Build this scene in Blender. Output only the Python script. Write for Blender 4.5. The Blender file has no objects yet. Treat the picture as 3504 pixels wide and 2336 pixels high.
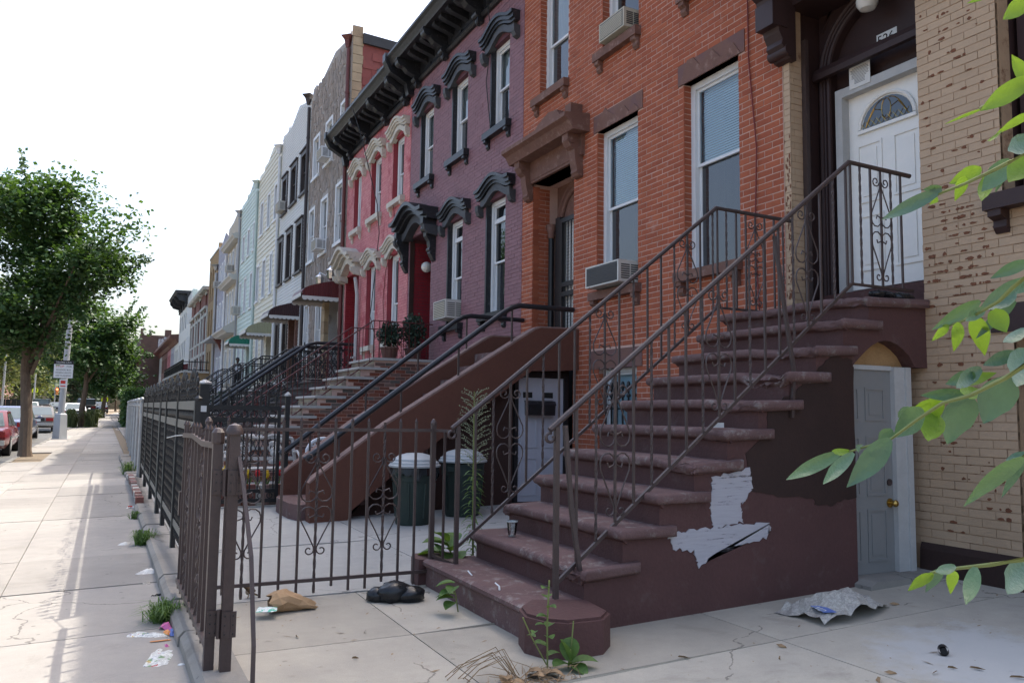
import bpy, bmesh, math, random
from mathutils import Vector, Matrix
R = random.Random(11)
D = bpy.data
SC = bpy.context.scene
COL = SC.collection
rad = math.radians

# ---------------------------------------------------------------- camera
EYE = Vector((0, 0, 1.22))
YAW, PIT, ROL = rad(26.8), rad(5.1), rad(0.76)
FPX = 2760.0
fwd = Vector((math.sin(YAW) * math.cos(PIT), math.cos(YAW) * math.cos(PIT), math.sin(PIT)))
rgt = Vector((math.cos(YAW), -math.sin(YAW), 0))
upv = rgt.cross(fwd)
rgt, upv = (math.cos(ROL) * rgt + math.sin(ROL) * upv, -math.sin(ROL) * rgt + math.cos(ROL) * upv)
cd = D.cameras.new('camera')
cam = D.objects.new('camera', cd)
COL.objects.link(cam)
cd.sensor_width = 36
cd.lens = 36 * FPX / 3504
cd.clip_start = 0.05
cd.clip_end = 3000
cam.matrix_world = Matrix(((rgt.x, upv.x, -fwd.x, EYE.x), (rgt.y, upv.y, -fwd.y, EYE.y), (rgt.z, upv.z, -fwd.z, EYE.z), (0, 0, 0, 1)))
SC.camera = cam


def proj(p):
    v = Vector(p) - EYE
    w = v.dot(fwd)
    if w < .05:
        return None
    return (1752 + FPX * v.dot(rgt) / w, 1168 - FPX * v.dot(upv) / w, w)


# ---------------------------------------------------------------- light
SUND = Vector((0.567, 0.24, 1)).normalized()
sun_el = math.asin(SUND.z)
sun_az = math.atan2(SUND.x, SUND.y)
W = D.worlds.new('World')
SC.world = W
W.use_nodes = True
wn = W.node_tree.nodes
bg = wn['Background']
sky = wn.new('ShaderNodeTexSky')
sky.sky_type = 'NISHITA'
sky.sun_disc = False
sky.sun_elevation = sun_el
sky.sun_rotation = sun_az
sky.air_density = 1.0
sky.dust_density = 6.0
sky.ozone_density = 1.0
W.node_tree.links.new(sky.outputs[0], bg.inputs[0])
bg.inputs[1].default_value = 0.15
sl = D.lights.new('sun', 'SUN')
sl.energy = 2.0
sl.angle = rad(0.53)
sl.color = (1, .94, .84)
sun = D.objects.new('sun', sl)
COL.objects.link(sun)
sun.rotation_euler = SUND.to_track_quat('Z', 'Y').to_euler()
sun.location = (0, 0, 40)
vs = SC.view_settings
vs.view_transform = 'Standard'
vs.look = 'None'
vs.exposure = 1.62
vs.gamma = 1
SC.render.film_transparent = False
SC.cycles.max_bounces = 8
SC.cycles.transparent_max_bounces = 16
SC.cycles.use_denoising = True

# ---------------------------------------------------------------- helpers
WLOC = {}


class MB:
    def __init__(s):
        s.v, s.f, s.m = [], [], []

    def face(s, pts, mi=0):
        b = len(s.v)
        s.v += [tuple(p) for p in pts]
        s.f.append(tuple(range(b, b + len(pts))))
        s.m.append(mi)

    def box(s, x0, x1, y0, y1, z0, z1, mi=0):
        b = len(s.v)
        s.v += [(x0, y0, z0), (x1, y0, z0), (x1, y1, z0), (x0, y1, z0), (x0, y0, z1), (x1, y0, z1), (x1, y1, z1), (x0, y1, z1)]
        for q in ((0, 3, 2, 1), (4, 5, 6, 7), (0, 1, 5, 4), (1, 2, 6, 5), (2, 3, 7, 6), (3, 0, 4, 7)):
            s.f.append(tuple(b + i for i in q))
            s.m.append(mi)
        return s

    def prism(s, poly, ax, a, b, mi=0):
        n = len(poly)
        ar = sum(poly[i][0] * poly[(i + 1) % n][1] - poly[(i + 1) % n][0] * poly[i][1] for i in range(n))
        if (ar < 0) != (ax == 'y'):
            poly = poly[::-1]
        if a > b:
            a, b = b, a
        mk = {'x': lambda p, t: (t, p[0], p[1]), 'y': lambda p, t: (p[0], t, p[1]), 'z': lambda p, t: (p[0], p[1], t)}[ax]
        o = len(s.v)
        s.v += [mk(p, a) for p in poly] + [mk(p, b) for p in poly]
        s.f.append(tuple(o + i for i in reversed(range(n))))
        s.f.append(tuple(o + n + i for i in range(n)))
        s.m += [mi, mi]
        for i in range(n):
            j = (i + 1) % n
            s.f.append((o + i, o + j, o + n + j, o + n + i))
            s.m.append(mi)
        return s

    def tube(s, pts, r, n=6, mi=0, caps=True, sq=False, twist=0):
        pts = [Vector(p) for p in pts]
        m = len(pts)
        if m < 2:
            return s
        rs = r if isinstance(r, (list, tuple)) else [r] * m
        o = len(s.v)
        t0 = (pts[1] - pts[0]).normalized()
        ref = Vector((0, 0, 1)) if abs(t0.z) < .9 else Vector((0, 1, 0))
        u = t0.cross(ref).normalized()
        for i in range(m):
            a = pts[max(0, i - 1)]
            b = pts[min(m - 1, i + 1)]
            t = (b - a).normalized() if (b - a).length > 1e-9 else t0
            u = (u - t * u.dot(t))
            if u.length < 1e-6:
                u = t.orthogonal()
            u.normalize()
            w = t.cross(u)
            for k in range(n):
                an = 2 * math.pi * (k + (.5 if sq else 0)) / n + twist * i
                rr = rs[i] * (1.414 if sq else 1)
                s.v.append(tuple(pts[i] + (u * math.cos(an) + w * math.sin(an)) * rr))
        for i in range(m - 1):
            for k in range(n):
                k2 = (k + 1) % n
                s.f.append((o + i * n + k, o + i * n + k2, o + (i + 1) * n + k2, o + (i + 1) * n + k))
                s.m.append(mi)
        if caps:
            s.f.append(tuple(o + k for k in reversed(range(n))))
            s.f.append(tuple(o + (m - 1) * n + k for k in range(n)))
            s.m += [mi, mi]
        return s

    def bar(s, a, b, h, mi=0):
        return s.tube([a, b], h, 4, mi, True, True)

    def lathe(s, prof, cx, cy, n=16, mi=0, cap=True):
        o = len(s.v)
        m = len(prof)
        for r, z in prof:
            for k in range(n):
                an = 2 * math.pi * k / n
                s.v.append((cx + r * math.cos(an), cy + r * math.sin(an), z))
        for i in range(m - 1):
            for k in range(n):
                k2 = (k + 1) % n
                s.f.append((o + i * n + k, o + i * n + k2, o + (i + 1) * n + k2, o + (i + 1) * n + k))
                s.m.append(mi)
        if cap:
            s.f.append(tuple(o + k for k in reversed(range(n))))
            s.f.append(tuple(o + (m - 1) * n + k for k in range(n)))
            s.m += [mi, mi]
        return s

    def sweep(s, path, lo, hi, x0, x1, mi=0):
        """rectangle swept along a path in the YZ plane"""
        o = len(s.v)
        n = len(path)
        for y, z in path:
            s.v += [(x0, y, z + lo), (x1, y, z + lo), (x1, y, z + hi), (x0, y, z + hi)]
        for i in range(n - 1):
            for k in range(4):
                k2 = (k + 1) % 4
                s.f.append((o + i * 4 + k, o + i * 4 + k2, o + i * 4 + 4 + k2, o + i * 4 + 4 + k))
                s.m.append(mi)
        s.f.append((o + 3, o + 2, o + 1, o))
        e = o + (n - 1) * 4
        s.f.append((e, e + 1, e + 2, e + 3))
        s.m += [mi, mi]
        return s

    def blob(s, c, r, n=8, m=6, mi=0, jit=0):
        o = len(s.v)
        for i in range(m + 1):
            th = math.pi * i / m
            for k in range(n):
                ph = 2 * math.pi * k / n
                q = 1 + R.uniform(-jit, jit)
                s.v.append((c[0] + r[0] * q * math.sin(th) * math.cos(ph), c[1] + r[1] * q * math.sin(th) * math.sin(ph), c[2] + r[2] * q * math.cos(th)))
        for i in range(m):
            for k in range(n):
                k2 = (k + 1) % n
                s.f.append((o + (i + 1) * n + k, o + (i + 1) * n + k2, o + i * n + k2, o + i * n + k))
                s.m.append(mi)
        return s

    def mesh(s, name, mats, smooth=False, ang=35):
        me = D.meshes.new(name)
        me.from_pydata(s.v, [], s.f)
        for m in (mats if isinstance(mats, (list, tuple)) else [mats]):
            me.materials.append(m)
        if any(s.m):
            me.polygons.foreach_set('material_index', s.m)
        if smooth:
            me.polygons.foreach_set('use_smooth', [True] * len(s.f))
            me.update()
            me.set_sharp_from_angle(angle=rad(ang))
        me.update()
        return me

    def obj(s, name, mats, parent=None, smooth=False, ang=35, stuff=False):
        return link(name, s.mesh(name, mats, smooth, ang), parent, stuff=stuff)


def link(name, data, parent=None, loc=(0, 0, 0), rotz=0, scale=None, stuff=False, label=None):
    o = D.objects.new(name, data)
    COL.objects.link(o)
    o.location = loc
    if rotz:
        o.rotation_euler = (0, 0, rotz)
    if scale:
        o.scale = scale
    if parent:
        o.parent = parent
        o.matrix_parent_inverse = Matrix.Translation(-WLOC.get(parent.name, Vector()))
    if stuff:
        o['kind'] = 'stuff'
    if label:
        o['label'] = label
    return o


def thing(name, label, cat, loc=(0, 0, 0), group=None):
    o = D.objects.new(name, None)
    COL.objects.link(o)
    o.location = loc
    o.empty_display_size = .2
    o['label'] = label
    o['category'] = cat
    if group:
        o['group'] = group
    WLOC[o.name] = Vector(loc)
    return o


def tag(o, label, cat, group=None):
    o['label'] = label
    o['category'] = cat
    if group:
        o['group'] = group
    return o


def structure(o):
    o['kind'] = 'structure'
    return o


def copy_tree(o, parent=None):
    c = o.copy()
    COL.objects.link(c)
    if parent:
        c.parent = parent
    for ch in o.children:
        copy_tree(ch, c)
    return c


def spiral(c, r, a0, turns, n=14, r1=.25):
    """2-D spiral ending at the centre, as list of (u, v)"""
    out = []
    for i in range(n + 1):
        t = i / n
        rr = r * (1 - t * (1 - r1))
        a = a0 + turns * 2 * math.pi * t
        out.append((c[0] + rr * math.cos(a), c[1] + rr * math.sin(a)))
    return out


# ---------------------------------------------------------------- materials
def _n(nt, typ, **kw):
    n = nt.nodes.new(typ)
    for k, v in kw.items():
        setattr(n, k, v)
    return n


def _pos(nt):
    return _n(nt, 'ShaderNodeNewGeometry').outputs['Position']


def _noise(nt, vec, scale, detail=4, rough=.6, dist=0):
    n = _n(nt, 'ShaderNodeTexNoise')
    n.inputs['Scale'].default_value = scale
    n.inputs['Detail'].default_value = detail
    n.inputs['Roughness'].default_value = rough
    n.inputs['Distortion'].default_value = dist
    nt.links.new(vec, n.inputs['Vector'])
    return n.outputs['Fac']


def _ramp(nt, fac, stops):
    r = _n(nt, 'ShaderNodeValToRGB')
    e = r.color_ramp.elements
    e[0].position, e[0].color = stops[0][0], (*stops[0][1], 1)
    e[1].position, e[1].color = stops[1][0], (*stops[1][1], 1)
    for p, c in stops[2:]:
        q = e.new(p)
        q.color = (*c, 1)
    nt.links.new(fac, r.inputs[0])
    return r.outputs[0]


def _mix(nt, fac, a, b, typ='MIX'):
    m = _n(nt, 'ShaderNodeMix', data_type='RGBA', blend_type=typ)
    for sock, v in ((m.inputs[0], fac), (m.inputs[6], a), (m.inputs[7], b)):
        if isinstance(v, (int, float)):
            sock.default_value = v
        elif isinstance(v, tuple):
            sock.default_value = (*v, 1) if len(v) == 3 else v
        else:
            nt.links.new(v, sock)
    return m.outputs[2]


def _math(nt, op, a, b=0.0, clamp=False):
    m = _n(nt, 'ShaderNodeMath', operation=op, use_clamp=clamp)
    for sock, v in ((m.inputs[0], a), (m.inputs[1], b)):
        if isinstance(v, (int, float)):
            sock.default_value = v
        else:
            nt.links.new(v, sock)
    return m.outputs[0]


def sc(c, k):
    return tuple(max(0, min(1, x * k)) for x in c)


def mat(name, col, rough=.8, var=.18, scale=3.0, fine=40.0, bump=.15, bscale=80.0, metal=0, spec=.4, dirt=None, dcover=.62, dscale=5.0, rnd=None, stretch=None, trans=0, coat=0):
    """base colour with two scales of noise, optional stain colour, optional second colour picked per piece"""
    m = D.materials.new(name)
    m.use_nodes = True
    nt = m.node_tree
    b = nt.nodes['Principled BSDF']
    pos = _pos(nt)
    if stretch:
        mp = _n(nt, 'ShaderNodeMapping')
        mp.inputs['Scale'].default_value = stretch
        nt.links.new(pos, mp.inputs['Vector'])
        pos = mp.outputs[0]
    base = col
    if rnd:
        g = _n(nt, 'ShaderNodeNewGeometry')
        oi = _n(nt, 'ShaderNodeObjectInfo')
        f = _math(nt, 'FRACT', _math(nt, 'ADD', g.outputs['Random Per Island'], _math(nt, 'MULTIPLY', oi.outputs['Random'], 7.31)))
        cols = [col] + (rnd if isinstance(rnd, list) else [rnd])
        if len(cols) == 2:
            base = _mix(nt, f, cols[0], cols[1])
        else:
            base = _ramp(nt, f, [(i / (len(cols) - 1), c) for i, c in enumerate(cols)])
    n1 = _noise(nt, pos, scale, 5)
    n2 = _noise(nt, pos, fine, 3)
    k = _math(nt, 'ADD', _math(nt, 'MULTIPLY', n1, .65), _math(nt, 'MULTIPLY', n2, .35))
    k = _ramp(nt, k, [(.3, (1 - var,) * 3), (.7, (1 + var,) * 3)])
    c = _mix(nt, 1.0, base, k, 'MULTIPLY')
    if dirt:
        n3 = _noise(nt, pos, dscale, 8, .7)
        f = _ramp(nt, n3, [(dcover - .06, (0, 0, 0)), (dcover + .06, (1, 1, 1))])
        c = _mix(nt, f, c, dirt)
    nt.links.new(c, b.inputs['Base Color'])
    b.inputs['Roughness'].default_value = rough
    b.inputs['Metallic'].default_value = metal
    b.inputs['Specular IOR Level'].default_value = spec
    if coat:
        b.inputs['Coat Weight'].default_value = coat
        b.inputs['Coat Roughness'].default_value = .08
    if bump:
        bp = _n(nt, 'ShaderNodeBump')
        bp.inputs['Strength'].default_value = bump
        bp.inputs['Distance'].default_value = .01
        nt.links.new(_noise(nt, pos, bscale, 4), bp.inputs['Height'])
        nt.links.new(bp.outputs[0], b.inputs['Normal'])
    if trans:
        out = nt.nodes['Material Output']
        t = _n(nt, 'ShaderNodeBsdfTranslucent')
        nt.links.new(_mix(nt, 1.0, c, (1.6, 1.5, .5), 'MULTIPLY'), t.inputs[0])
        ms = _n(nt, 'ShaderNodeMixShader')
        ms.inputs[0].default_value = trans
        nt.links.new(b.outputs[0], ms.inputs[1])
        nt.links.new(t.outputs[0], ms.inputs[2])
        nt.links.new(ms.outputs[0], out.inputs[0])
    return m


def glass(name, tint=(.75, .85, .9), op=.0, dark=(.02, .025, .03)):
    """window pane: see-through, reflecting by angle; op = how much a screen or dirt film hides"""
    m = D.materials.new(name)
    m.use_nodes = True
    nt = m.node_tree
    nt.nodes.clear()
    out = _n(nt, 'ShaderNodeOutputMaterial')
    tr = _n(nt, 'ShaderNodeBsdfTransparent')
    tr.inputs[0].default_value = (*tint, 1)
    df = _n(nt, 'ShaderNodeBsdfDiffuse')
    df.inputs[0].default_value = (*dark, 1)
    gl = _n(nt, 'ShaderNodeBsdfGlossy')
    gl.inputs['Roughness'].default_value = .03
    bp = _n(nt, 'ShaderNodeBump')
    bp.inputs['Strength'].default_value = .04
    bp.inputs['Distance'].default_value = .05
    nt.links.new(_noise(nt, _pos(nt), 3.0, 2), bp.inputs['Height'])
    nt.links.new(bp.outputs[0], gl.inputs['Normal'])
    a = _n(nt, 'ShaderNodeMixShader')
    a.inputs[0].default_value = op
    nt.links.new(tr.outputs[0], a.inputs[1])
    nt.links.new(df.outputs[0], a.inputs[2])
    fr = _n(nt, 'ShaderNodeFresnel')
    fr.inputs[0].default_value = 1.55
    f = _math(nt, 'ADD', _math(nt, 'MULTIPLY', fr.outputs[0], 1.25), .05, True)
    b = _n(nt, 'ShaderNodeMixShader')
    nt.links.new(f, b.inputs[0])
    nt.links.new(a.outputs[0], b.inputs[1])
    nt.links.new(gl.outputs[0], b.inputs[2])
    nt.links.new(b.outputs[0], out.inputs[0])
    return m


M = {}
M['orange'] = mat('orange_brick', (.35, .098, .045), .9, .16, 4, 60, .4, 120, rnd=(.28, .072, .035), dirt=(.40, .20, .15), dcover=.66, dscale=2.3)
M['mortar'] = mat('grey_mortar', (.50, .33, .27), .95, .15)
M['purple'] = mat('purple_paint', (.20, .098, .112), .65, .10, 2, 30, .4, 90, rnd=(.225, .112, .128), dirt=(.16, .055, .07), dcover=.66, dscale=3)
M['purple_j'] = mat('purple_joint', (.09, .03, .038), .8, .1)
M['pink'] = mat('pink_paint', (.50, .16, .17), .65, .16, 2, 30, .4, 90, rnd=(.55, .21, .21), dirt=(.36, .05, .065), dcover=.58, dscale=1.6)
M['pink_j'] = mat('pink_joint', (.30, .045, .055), .8, .15)
M['red'] = mat('red_paint', (.22, .012, .02), .6, .12, rnd=(.25, .018, .025))
M['tan'] = mat('tan_paint', (.40, .285, .185), .7, .08, 2, 25, .4, 70, rnd=(.43, .31, .205))
M['tan_j'] = mat('tan_joint', (.33, .225, .14), .85, .2, dirt=(.12, .05, .025), dcover=.6, dscale=5)
M['chip'] = mat('bare_brick', (.16, .065, .035), .95, .3, 20, 80)
M['brown'] = mat('brown_stoop_paint', (.082, .037, .034), .75, .14, 2.5, 40, .5, 45, dirt=(.10, .06, .055), dcover=.63, dscale=6)
M['tread'] = mat('worn_tread_paint', (.125, .072, .068), .8, .2, 4, 50, .6, 60, dirt=(.22, .185, .17), dcover=.6, dscale=9)
M['darkbrown'] = mat('dark_brown_paint', (.030, .014, .011), .7, .25, 5, 40)
M['brown2'] = mat('brown_stucco', (.115, .044, .028), .8, .12, 1.5, 30, .9, 130)
M['brown2d'] = mat('brown_brick_infill', (.042, .019, .014), .85, .15, 2, 30)
M['capstone'] = mat('worn_cap', (.22, .14, .12), .85, .3, 8, 60, .4, 60)
M['doorbrown'] = mat('door_surround_brown', (.034, .017, .016), .55, .15, 2, 40, .15)
M['hoodbrown'] = mat('brown_stone', (.15, .075, .055), .8, .22, 6, 60, .4, 60, dirt=(.24, .15, .12), dcover=.6, dscale=10)
M['lintel'] = mat('lintel_brownstone', (.165, .085, .065), .85, .12, 3, 50, .3, 50, dirt=(.14, .075, .07), dcover=.5, dscale=4)
M['iron'] = mat('brown_iron', (.052, .034, .031), .45, .2, 20, 90, .2, 120, spec=.5, dirt=(.11, .05, .03), dcover=.7, dscale=30)
M['black'] = mat('black_iron', (.014, .014, .015), .4, .3, 20, 90, .1, 120)
M['pipe'] = mat('black_pipe', (.02, .021, .024), .28, .2, 20, 90, .05)
M['silver'] = mat('weathered_rail_paint', (.13, .13, .115), .5, .25, 12, 80)
M['galv'] = mat('galvanised_steel', (.36, .37, .37), .5, .15, 10, 60, .1, metal=.4)
M['grey'] = mat('grey_metal_paint', (.33, .34, .35), .55, .1, 5, 40)
M['white'] = mat('white_aluminium', (.62, .64, .65), .5, .06, 4, 30, .05)
M['whitep'] = mat('white_wood_paint', (.66, .66, .64), .6, .08, 4, 40, .2, 60)
M['cream_stone'] = mat('cream_stone_paint', (.52, .49, .42), .8, .18, 6, 50, .6, 60, dirt=(.25, .21, .17), dcover=.66, dscale=9)
M['blackpaint'] = mat('black_gloss_paint', (.016, .017, .02), .42, .3, 8, 50, .3, 50, dirt=(.07, .07, .075), dcover=.62, dscale=20)
M['charcoal'] = mat('charcoal_stone_paint', (.05, .053, .058), .6, .3, 8, 60, .3, 50)
M['doorwhite'] = mat('white_steel_door', (.78, .77, .73), .45, .04, 2, 20, .05)
M['doorgrey'] = mat('grey_steel_door', (.22, .22, .215), .5, .05, 2, 20, .05)
M['doorblue'] = mat('pale_basement_door', (.42, .42, .46), .5, .06, 3, 20, .05)
M['trimgrey'] = mat('weathered_white_trim', (.42, .42, .41), .7, .1, 8, 60, .2)
M['blind'] = mat('sky_tinted_blind', (.66, .78, .84), .8, .05, 2, 30, 0)  # white blind; pale blue of the reflected sky is put into its colour
M['curtain'] = mat('curtain', (.42, .43, .42), .9, .1, 2, 30, 0)
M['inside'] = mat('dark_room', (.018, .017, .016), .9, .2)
M['glass'] = glass('clear_pane')
M['screen'] = glass('screened_pane', (.35, .37, .4), .62, (.045, .05, .055))
M['darkglass'] = glass('dark_pane', (.2, .22, .25), .5, (.015, .018, .02))
M['conc'] = None
M['awn_red'] = mat('dark_red_awning', (.105, .018, .02), .5, .1, rnd=(.12, .022, .024))
M['awn_brown'] = mat('dark_brown_awning', (.045, .018, .02), .5, .1, rnd=(.05, .021, .022))
M['awn_green'] = mat('green_awning', (.01, .155, .10), .5, .1, rnd=(.012, .175, .115))
M['awn_olive'] = mat('olive_awning', (.33, .33, .21), .5, .1, rnd=(.36, .36, .23))
M['scallop'] = mat('awning_scallop', (.60, .60, .58), .6, .1)
M['under'] = mat('awning_underside', (.19, .17, .13), .7, .1, rnd=(.16, .14, .11))
M['stone'] = mat('stone_veneer', (.26, .22, .185), .9, .25, 8, 40, .9, 40, rnd=[(.22, .19, .165), (.3, .25, .21), (.27, .24, .22)], stretch=(1, 1.6, .5))
M['stone_j'] = mat('stone_joint', (.34, .32, .295), .95, .15)
M['quoin'] = mat('sandy_stone', (.36, .28, .18), .9, .2, 4, 40, .8, 40, rnd=[(.40, .31, .2), (.3, .22, .14)])
M['shingle'] = mat('red_shingle', (.20, .055, .047), .9, .12, 4, 80, .4, 200, rnd=(.235, .075, .065))
M['siding_w'] = mat('white_siding', (.56, .57, .555), .55, .06, 1, 15, .05)
M['siding_c'] = mat('cream_siding', (.58, .565, .46), .55, .06, 1, 15, .05)
M['siding_m'] = mat('mint_siding', (.46, .56, .52), .55, .06, 1, 15, .05)
M['win_brown'] = mat('brown_window_trim', (.045, .035, .033), .5, .2)
M['tanbrick'] = mat('ochre_brick', (.31, .215, .115), .9, .12, 3, 40, .4, 60)
M['tanbrick_d'] = mat('brown_brick_band', (.19, .115, .06), .9, .12, 3, 40)
M['redbrick'] = mat('dark_red_brick', (.19, .08, .065), .9, .15, 3, 40, .4, 60)
M['limestone'] = mat('pale_limestone', (.46, .45, .41), .85, .08, 3, 40)
M['farbrick'] = mat('old_brown_brick', (.10, .062, .05), .95, .22, 1.2, 18, .4, 40)
M['asphalt'] = mat('asphalt', (.11, .11, .108), .9, .15, 2, 120, .4, 200)
M['dirt'] = mat('bare_dirt', (.20, .155, .105), .95, .25, 6, 60, .8, 50)
M['bark'] = mat('tree_bark', (.14, .10, .07), .95, .35, 12, 60, .9, 25, stretch=(1, 1, .25))
M['leaf1'] = mat('tree_leaf', (.05, .105, .035), .55, .3, 1.5, 30, 0, rnd=[(.035, .085, .03), (.075, .14, .04)], trans=.3)
M['leaf2'] = mat('pale_tree_leaf', (.12, .155, .06), .6, .3, 1, 30, 0, rnd=[(.15, .17, .07), (.08, .12, .045)], trans=.3)
M['leaf3'] = mat('far_tree_leaf', (.06, .10, .06), .6, .3, 1, 30, 0, rnd=(.045, .08, .05), trans=.2)
M['leafbig'] = mat('compound_leaf', (.085, .17, .11), .38, .12, 8, 60, .3, 120, spec=.7, rnd=[(.07, .15, .11), (.10, .19, .09)], trans=.2)
M['leafyel'] = mat('backlit_leaf', (.15, .26, .045), .45, .12, 8, 60, .3, 120, trans=.45)  # backlit leaves: light shining through is put into this yellow-green
M['stem'] = mat('green_stem', (.17, .20, .06), .6, .15)
M['weed'] = mat('weed_leaf', (.07, .14, .04), .6, .25, 10, 60, 0, rnd=(.11, .19, .05), trans=.3)
M['drygrass'] = mat('dry_weed', (.25, .165, .09), .9, .3, 20, 60, .2)
M['rubber'] = mat('tyre_rubber', (.015, .015, .015), .8, .2)
M['chrome'] = mat('chrome', (.55, .55, .55), .2, .05, metal=.9, bump=0)
M['brass'] = mat('brass', (.5, .33, .1), .25, .1, metal=1, bump=0)
M['plastic_green'] = mat('dark_green_plastic', (.018, .032, .027), .5, .2, 3, 30, .1)
M['plastic_grey'] = mat('grey_plastic_lid', (.36, .38, .38), .5, .06, 3, 30, .1)
M['acbody'] = mat('ac_casing', (.50, .49, .45), .5, .05)
M['acgrille'] = mat('ac_grille', (.05, .05, .05), .6, .2)
M['acfin'] = mat('ac_fins', (.40, .37, .29), .6, .1)
M['paper'] = mat('paper', (.62, .62, .60), .8, .06, 10, 60, .1)
M['news'] = mat('newsprint', (.40, .38, .34), .9, .12, 14, 90, .4, 20)
M['bag'] = mat('brown_paper', (.34, .22, .12), .85, .12, 8, 60, .4, 30)
M['binbag'] = mat('black_plastic_bag', (.012, .013, .015), .25, .3, 6, 30, .6, 14)
M['terracotta'] = mat('planter_brown', (.12, .06, .045), .8, .2)
M['opal'] = mat('opal_glass', (.62, .61, .57), .25, .03, bump=0)
M['skin'] = mat('dark_skin', (.06, .032, .022), .6, .1, bump=0)
M['cloth_w'] = mat('white_shirt', (.62, .63, .68), .9, .06, bump=0)
M['cloth_k'] = mat('dark_trousers', (.015, .015, .018), .9, .2, bump=0)
M['hair'] = mat('black_hair', (.008, .007, .007), .8, .2)
M['yellow'] = mat('fluorescent_sign', (.62, .72, .02), .5, .03, bump=0)
M['ink'] = mat('black_ink', (.012, .012, .012), .6, .1, bump=0)
M['signwhite'] = mat('sign_white', (.62, .65, .66), .5, .04, bump=0)
M['inkred'] = mat('red_ink', (.5, .04, .03), .6, .1, bump=0)
M['green'] = mat('green_print', (.06, .33, .22), .6, .1, bump=0)
M['blue'] = mat('blue_print', (.10, .16, .42), .6, .1, bump=0)
M['pinkp'] = mat('pink_wrapper', (.55, .12, .3), .4, .2, bump=0)
M['orangep'] = mat('orange_wrapper', (.62, .24, .06), .5, .2, bump=0)
M['wire'] = mat('cable', (.012, .012, .012), .6, .1, bump=0)
M['wire_r'] = mat('red_cable', (.16, .025, .02), .6, .1, bump=0)
M['pipe_r'] = mat('red_brown_downspout', (.12, .035, .03), .5, .15)
M['taillight'] = mat('tail_light', (.28, .012, .012), .2, .1, bump=0)
M['roofing'] = mat('dark_roofing', (.035, .037, .04), .7, .2)
# ---------------------------------------------------------------- ground
def concrete(name, col, stain, gum=.5, cover=.56, paint=None, bump=.5):
    m = D.materials.new(name)
    m.use_nodes = True
    nt = m.node_tree
    b = nt.nodes['Principled BSDF']
    pos = _pos(nt)
    big = _noise(nt, pos, .55, 6, .62)
    mid = _noise(nt, pos, 4.5, 6, .7)
    fine = _noise(nt, pos, 160, 3, .7)
    k = _math(nt, 'ADD', _math(nt, 'ADD', _math(nt, 'MULTIPLY', big, .4), _math(nt, 'MULTIPLY', mid, .3)), _math(nt, 'MULTIPLY', fine, .3))
    oi = _n(nt, 'ShaderNodeObjectInfo')
    col = _mix(nt, oi.outputs['Random'], sc(col, .88), sc(col, 1.12))
    c = _mix(nt, 1.0, col, _ramp(nt, k, [(.32, (.74, .74, .75)), (.68, (1.2, 1.19, 1.16))]), 'MULTIPLY')
    st = _ramp(nt, _noise(nt, pos, 1.7, 9, .72, .6), [(cover, (0, 0, 0)), (cover + .14, (1, 1, 1))])
    c = _mix(nt, _math(nt, 'MULTIPLY', st, .55), c, stain)
    v = _n(nt, 'ShaderNodeTexVoronoi')
    v.inputs['Scale'].default_value = 7.0
    nt.links.new(pos, v.inputs['Vector'])
    sp = _math(nt, 'MULTIPLY', _math(nt, 'LESS_THAN', v.outputs['Distance'], .10), _math(nt, 'GREATER_THAN', _noise(nt, pos, 2.2, 2), .53))
    c = _mix(nt, _math(nt, 'MULTIPLY', sp, gum), c, sc(stain, .5))
    # hairline cracks
    v2 = _n(nt, 'ShaderNodeTexVoronoi', feature='DISTANCE_TO_EDGE')
    v2.inputs['Scale'].default_value = .42
    wp = _n(nt, 'ShaderNodeTexNoise')
    wp.inputs['Scale'].default_value = 2.5
    wp.inputs['Detail'].default_value = 5
    nt.links.new(pos, wp.inputs['Vector'])
    ad = _n(nt, 'ShaderNodeVectorMath', operation='ADD')
    sb = _n(nt, 'ShaderNodeVectorMath', operation='SCALE')
    sb.inputs['Scale'].default_value = .5
    nt.links.new(wp.outputs['Color'], sb.inputs[0])
    nt.links.new(pos, ad.inputs[0])
    nt.links.new(sb.outputs[0], ad.inputs[1])
    nt.links.new(ad.outputs[0], v2.inputs['Vector'])
    cr = _math(nt, 'MULTIPLY', _math(nt, 'LESS_THAN', v2.outputs['Distance'], .0028), _math(nt, 'GREATER_THAN', big, .49))
    c = _mix(nt, _math(nt, 'MULTIPLY', cr, .6), c, sc(stain, .4))
    if paint:
        (px, py, pr_), pc = paint
        ds = _n(nt, 'ShaderNodeVectorMath', operation='DISTANCE')
        ds.inputs[1].default_value = (px, py, 0)
        nt.links.new(pos, ds.inputs[0])
        f = _math(nt, 'ADD', _math(nt, 'DIVIDE', ds.outputs['Value'], pr_), _math(nt, 'MULTIPLY', _math(nt, 'SUBTRACT', _noise(nt, pos, 3.0, 8, .75), .5), 2.2))
        f = _ramp(nt, f, [(.55, (1, 1, 1)), (1.0, (0, 0, 0))])
        c = _mix(nt, _math(nt, 'MULTIPLY', f, .6), c, pc)
    nt.links.new(c, b.inputs['Base Color'])
    b.inputs['Roughness'].default_value = .9
    b.inputs['Specular IOR Level'].default_value = .3
    bp = _n(nt, 'ShaderNodeBump')
    bp.inputs['Strength'].default_value = bump
    bp.inputs['Distance'].default_value = .004
    nt.links.new(_math(nt, 'ADD', fine, mid), bp.inputs['Height'])
    nt.links.new(bp.outputs[0], b.inputs['Normal'])
    return m


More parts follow.
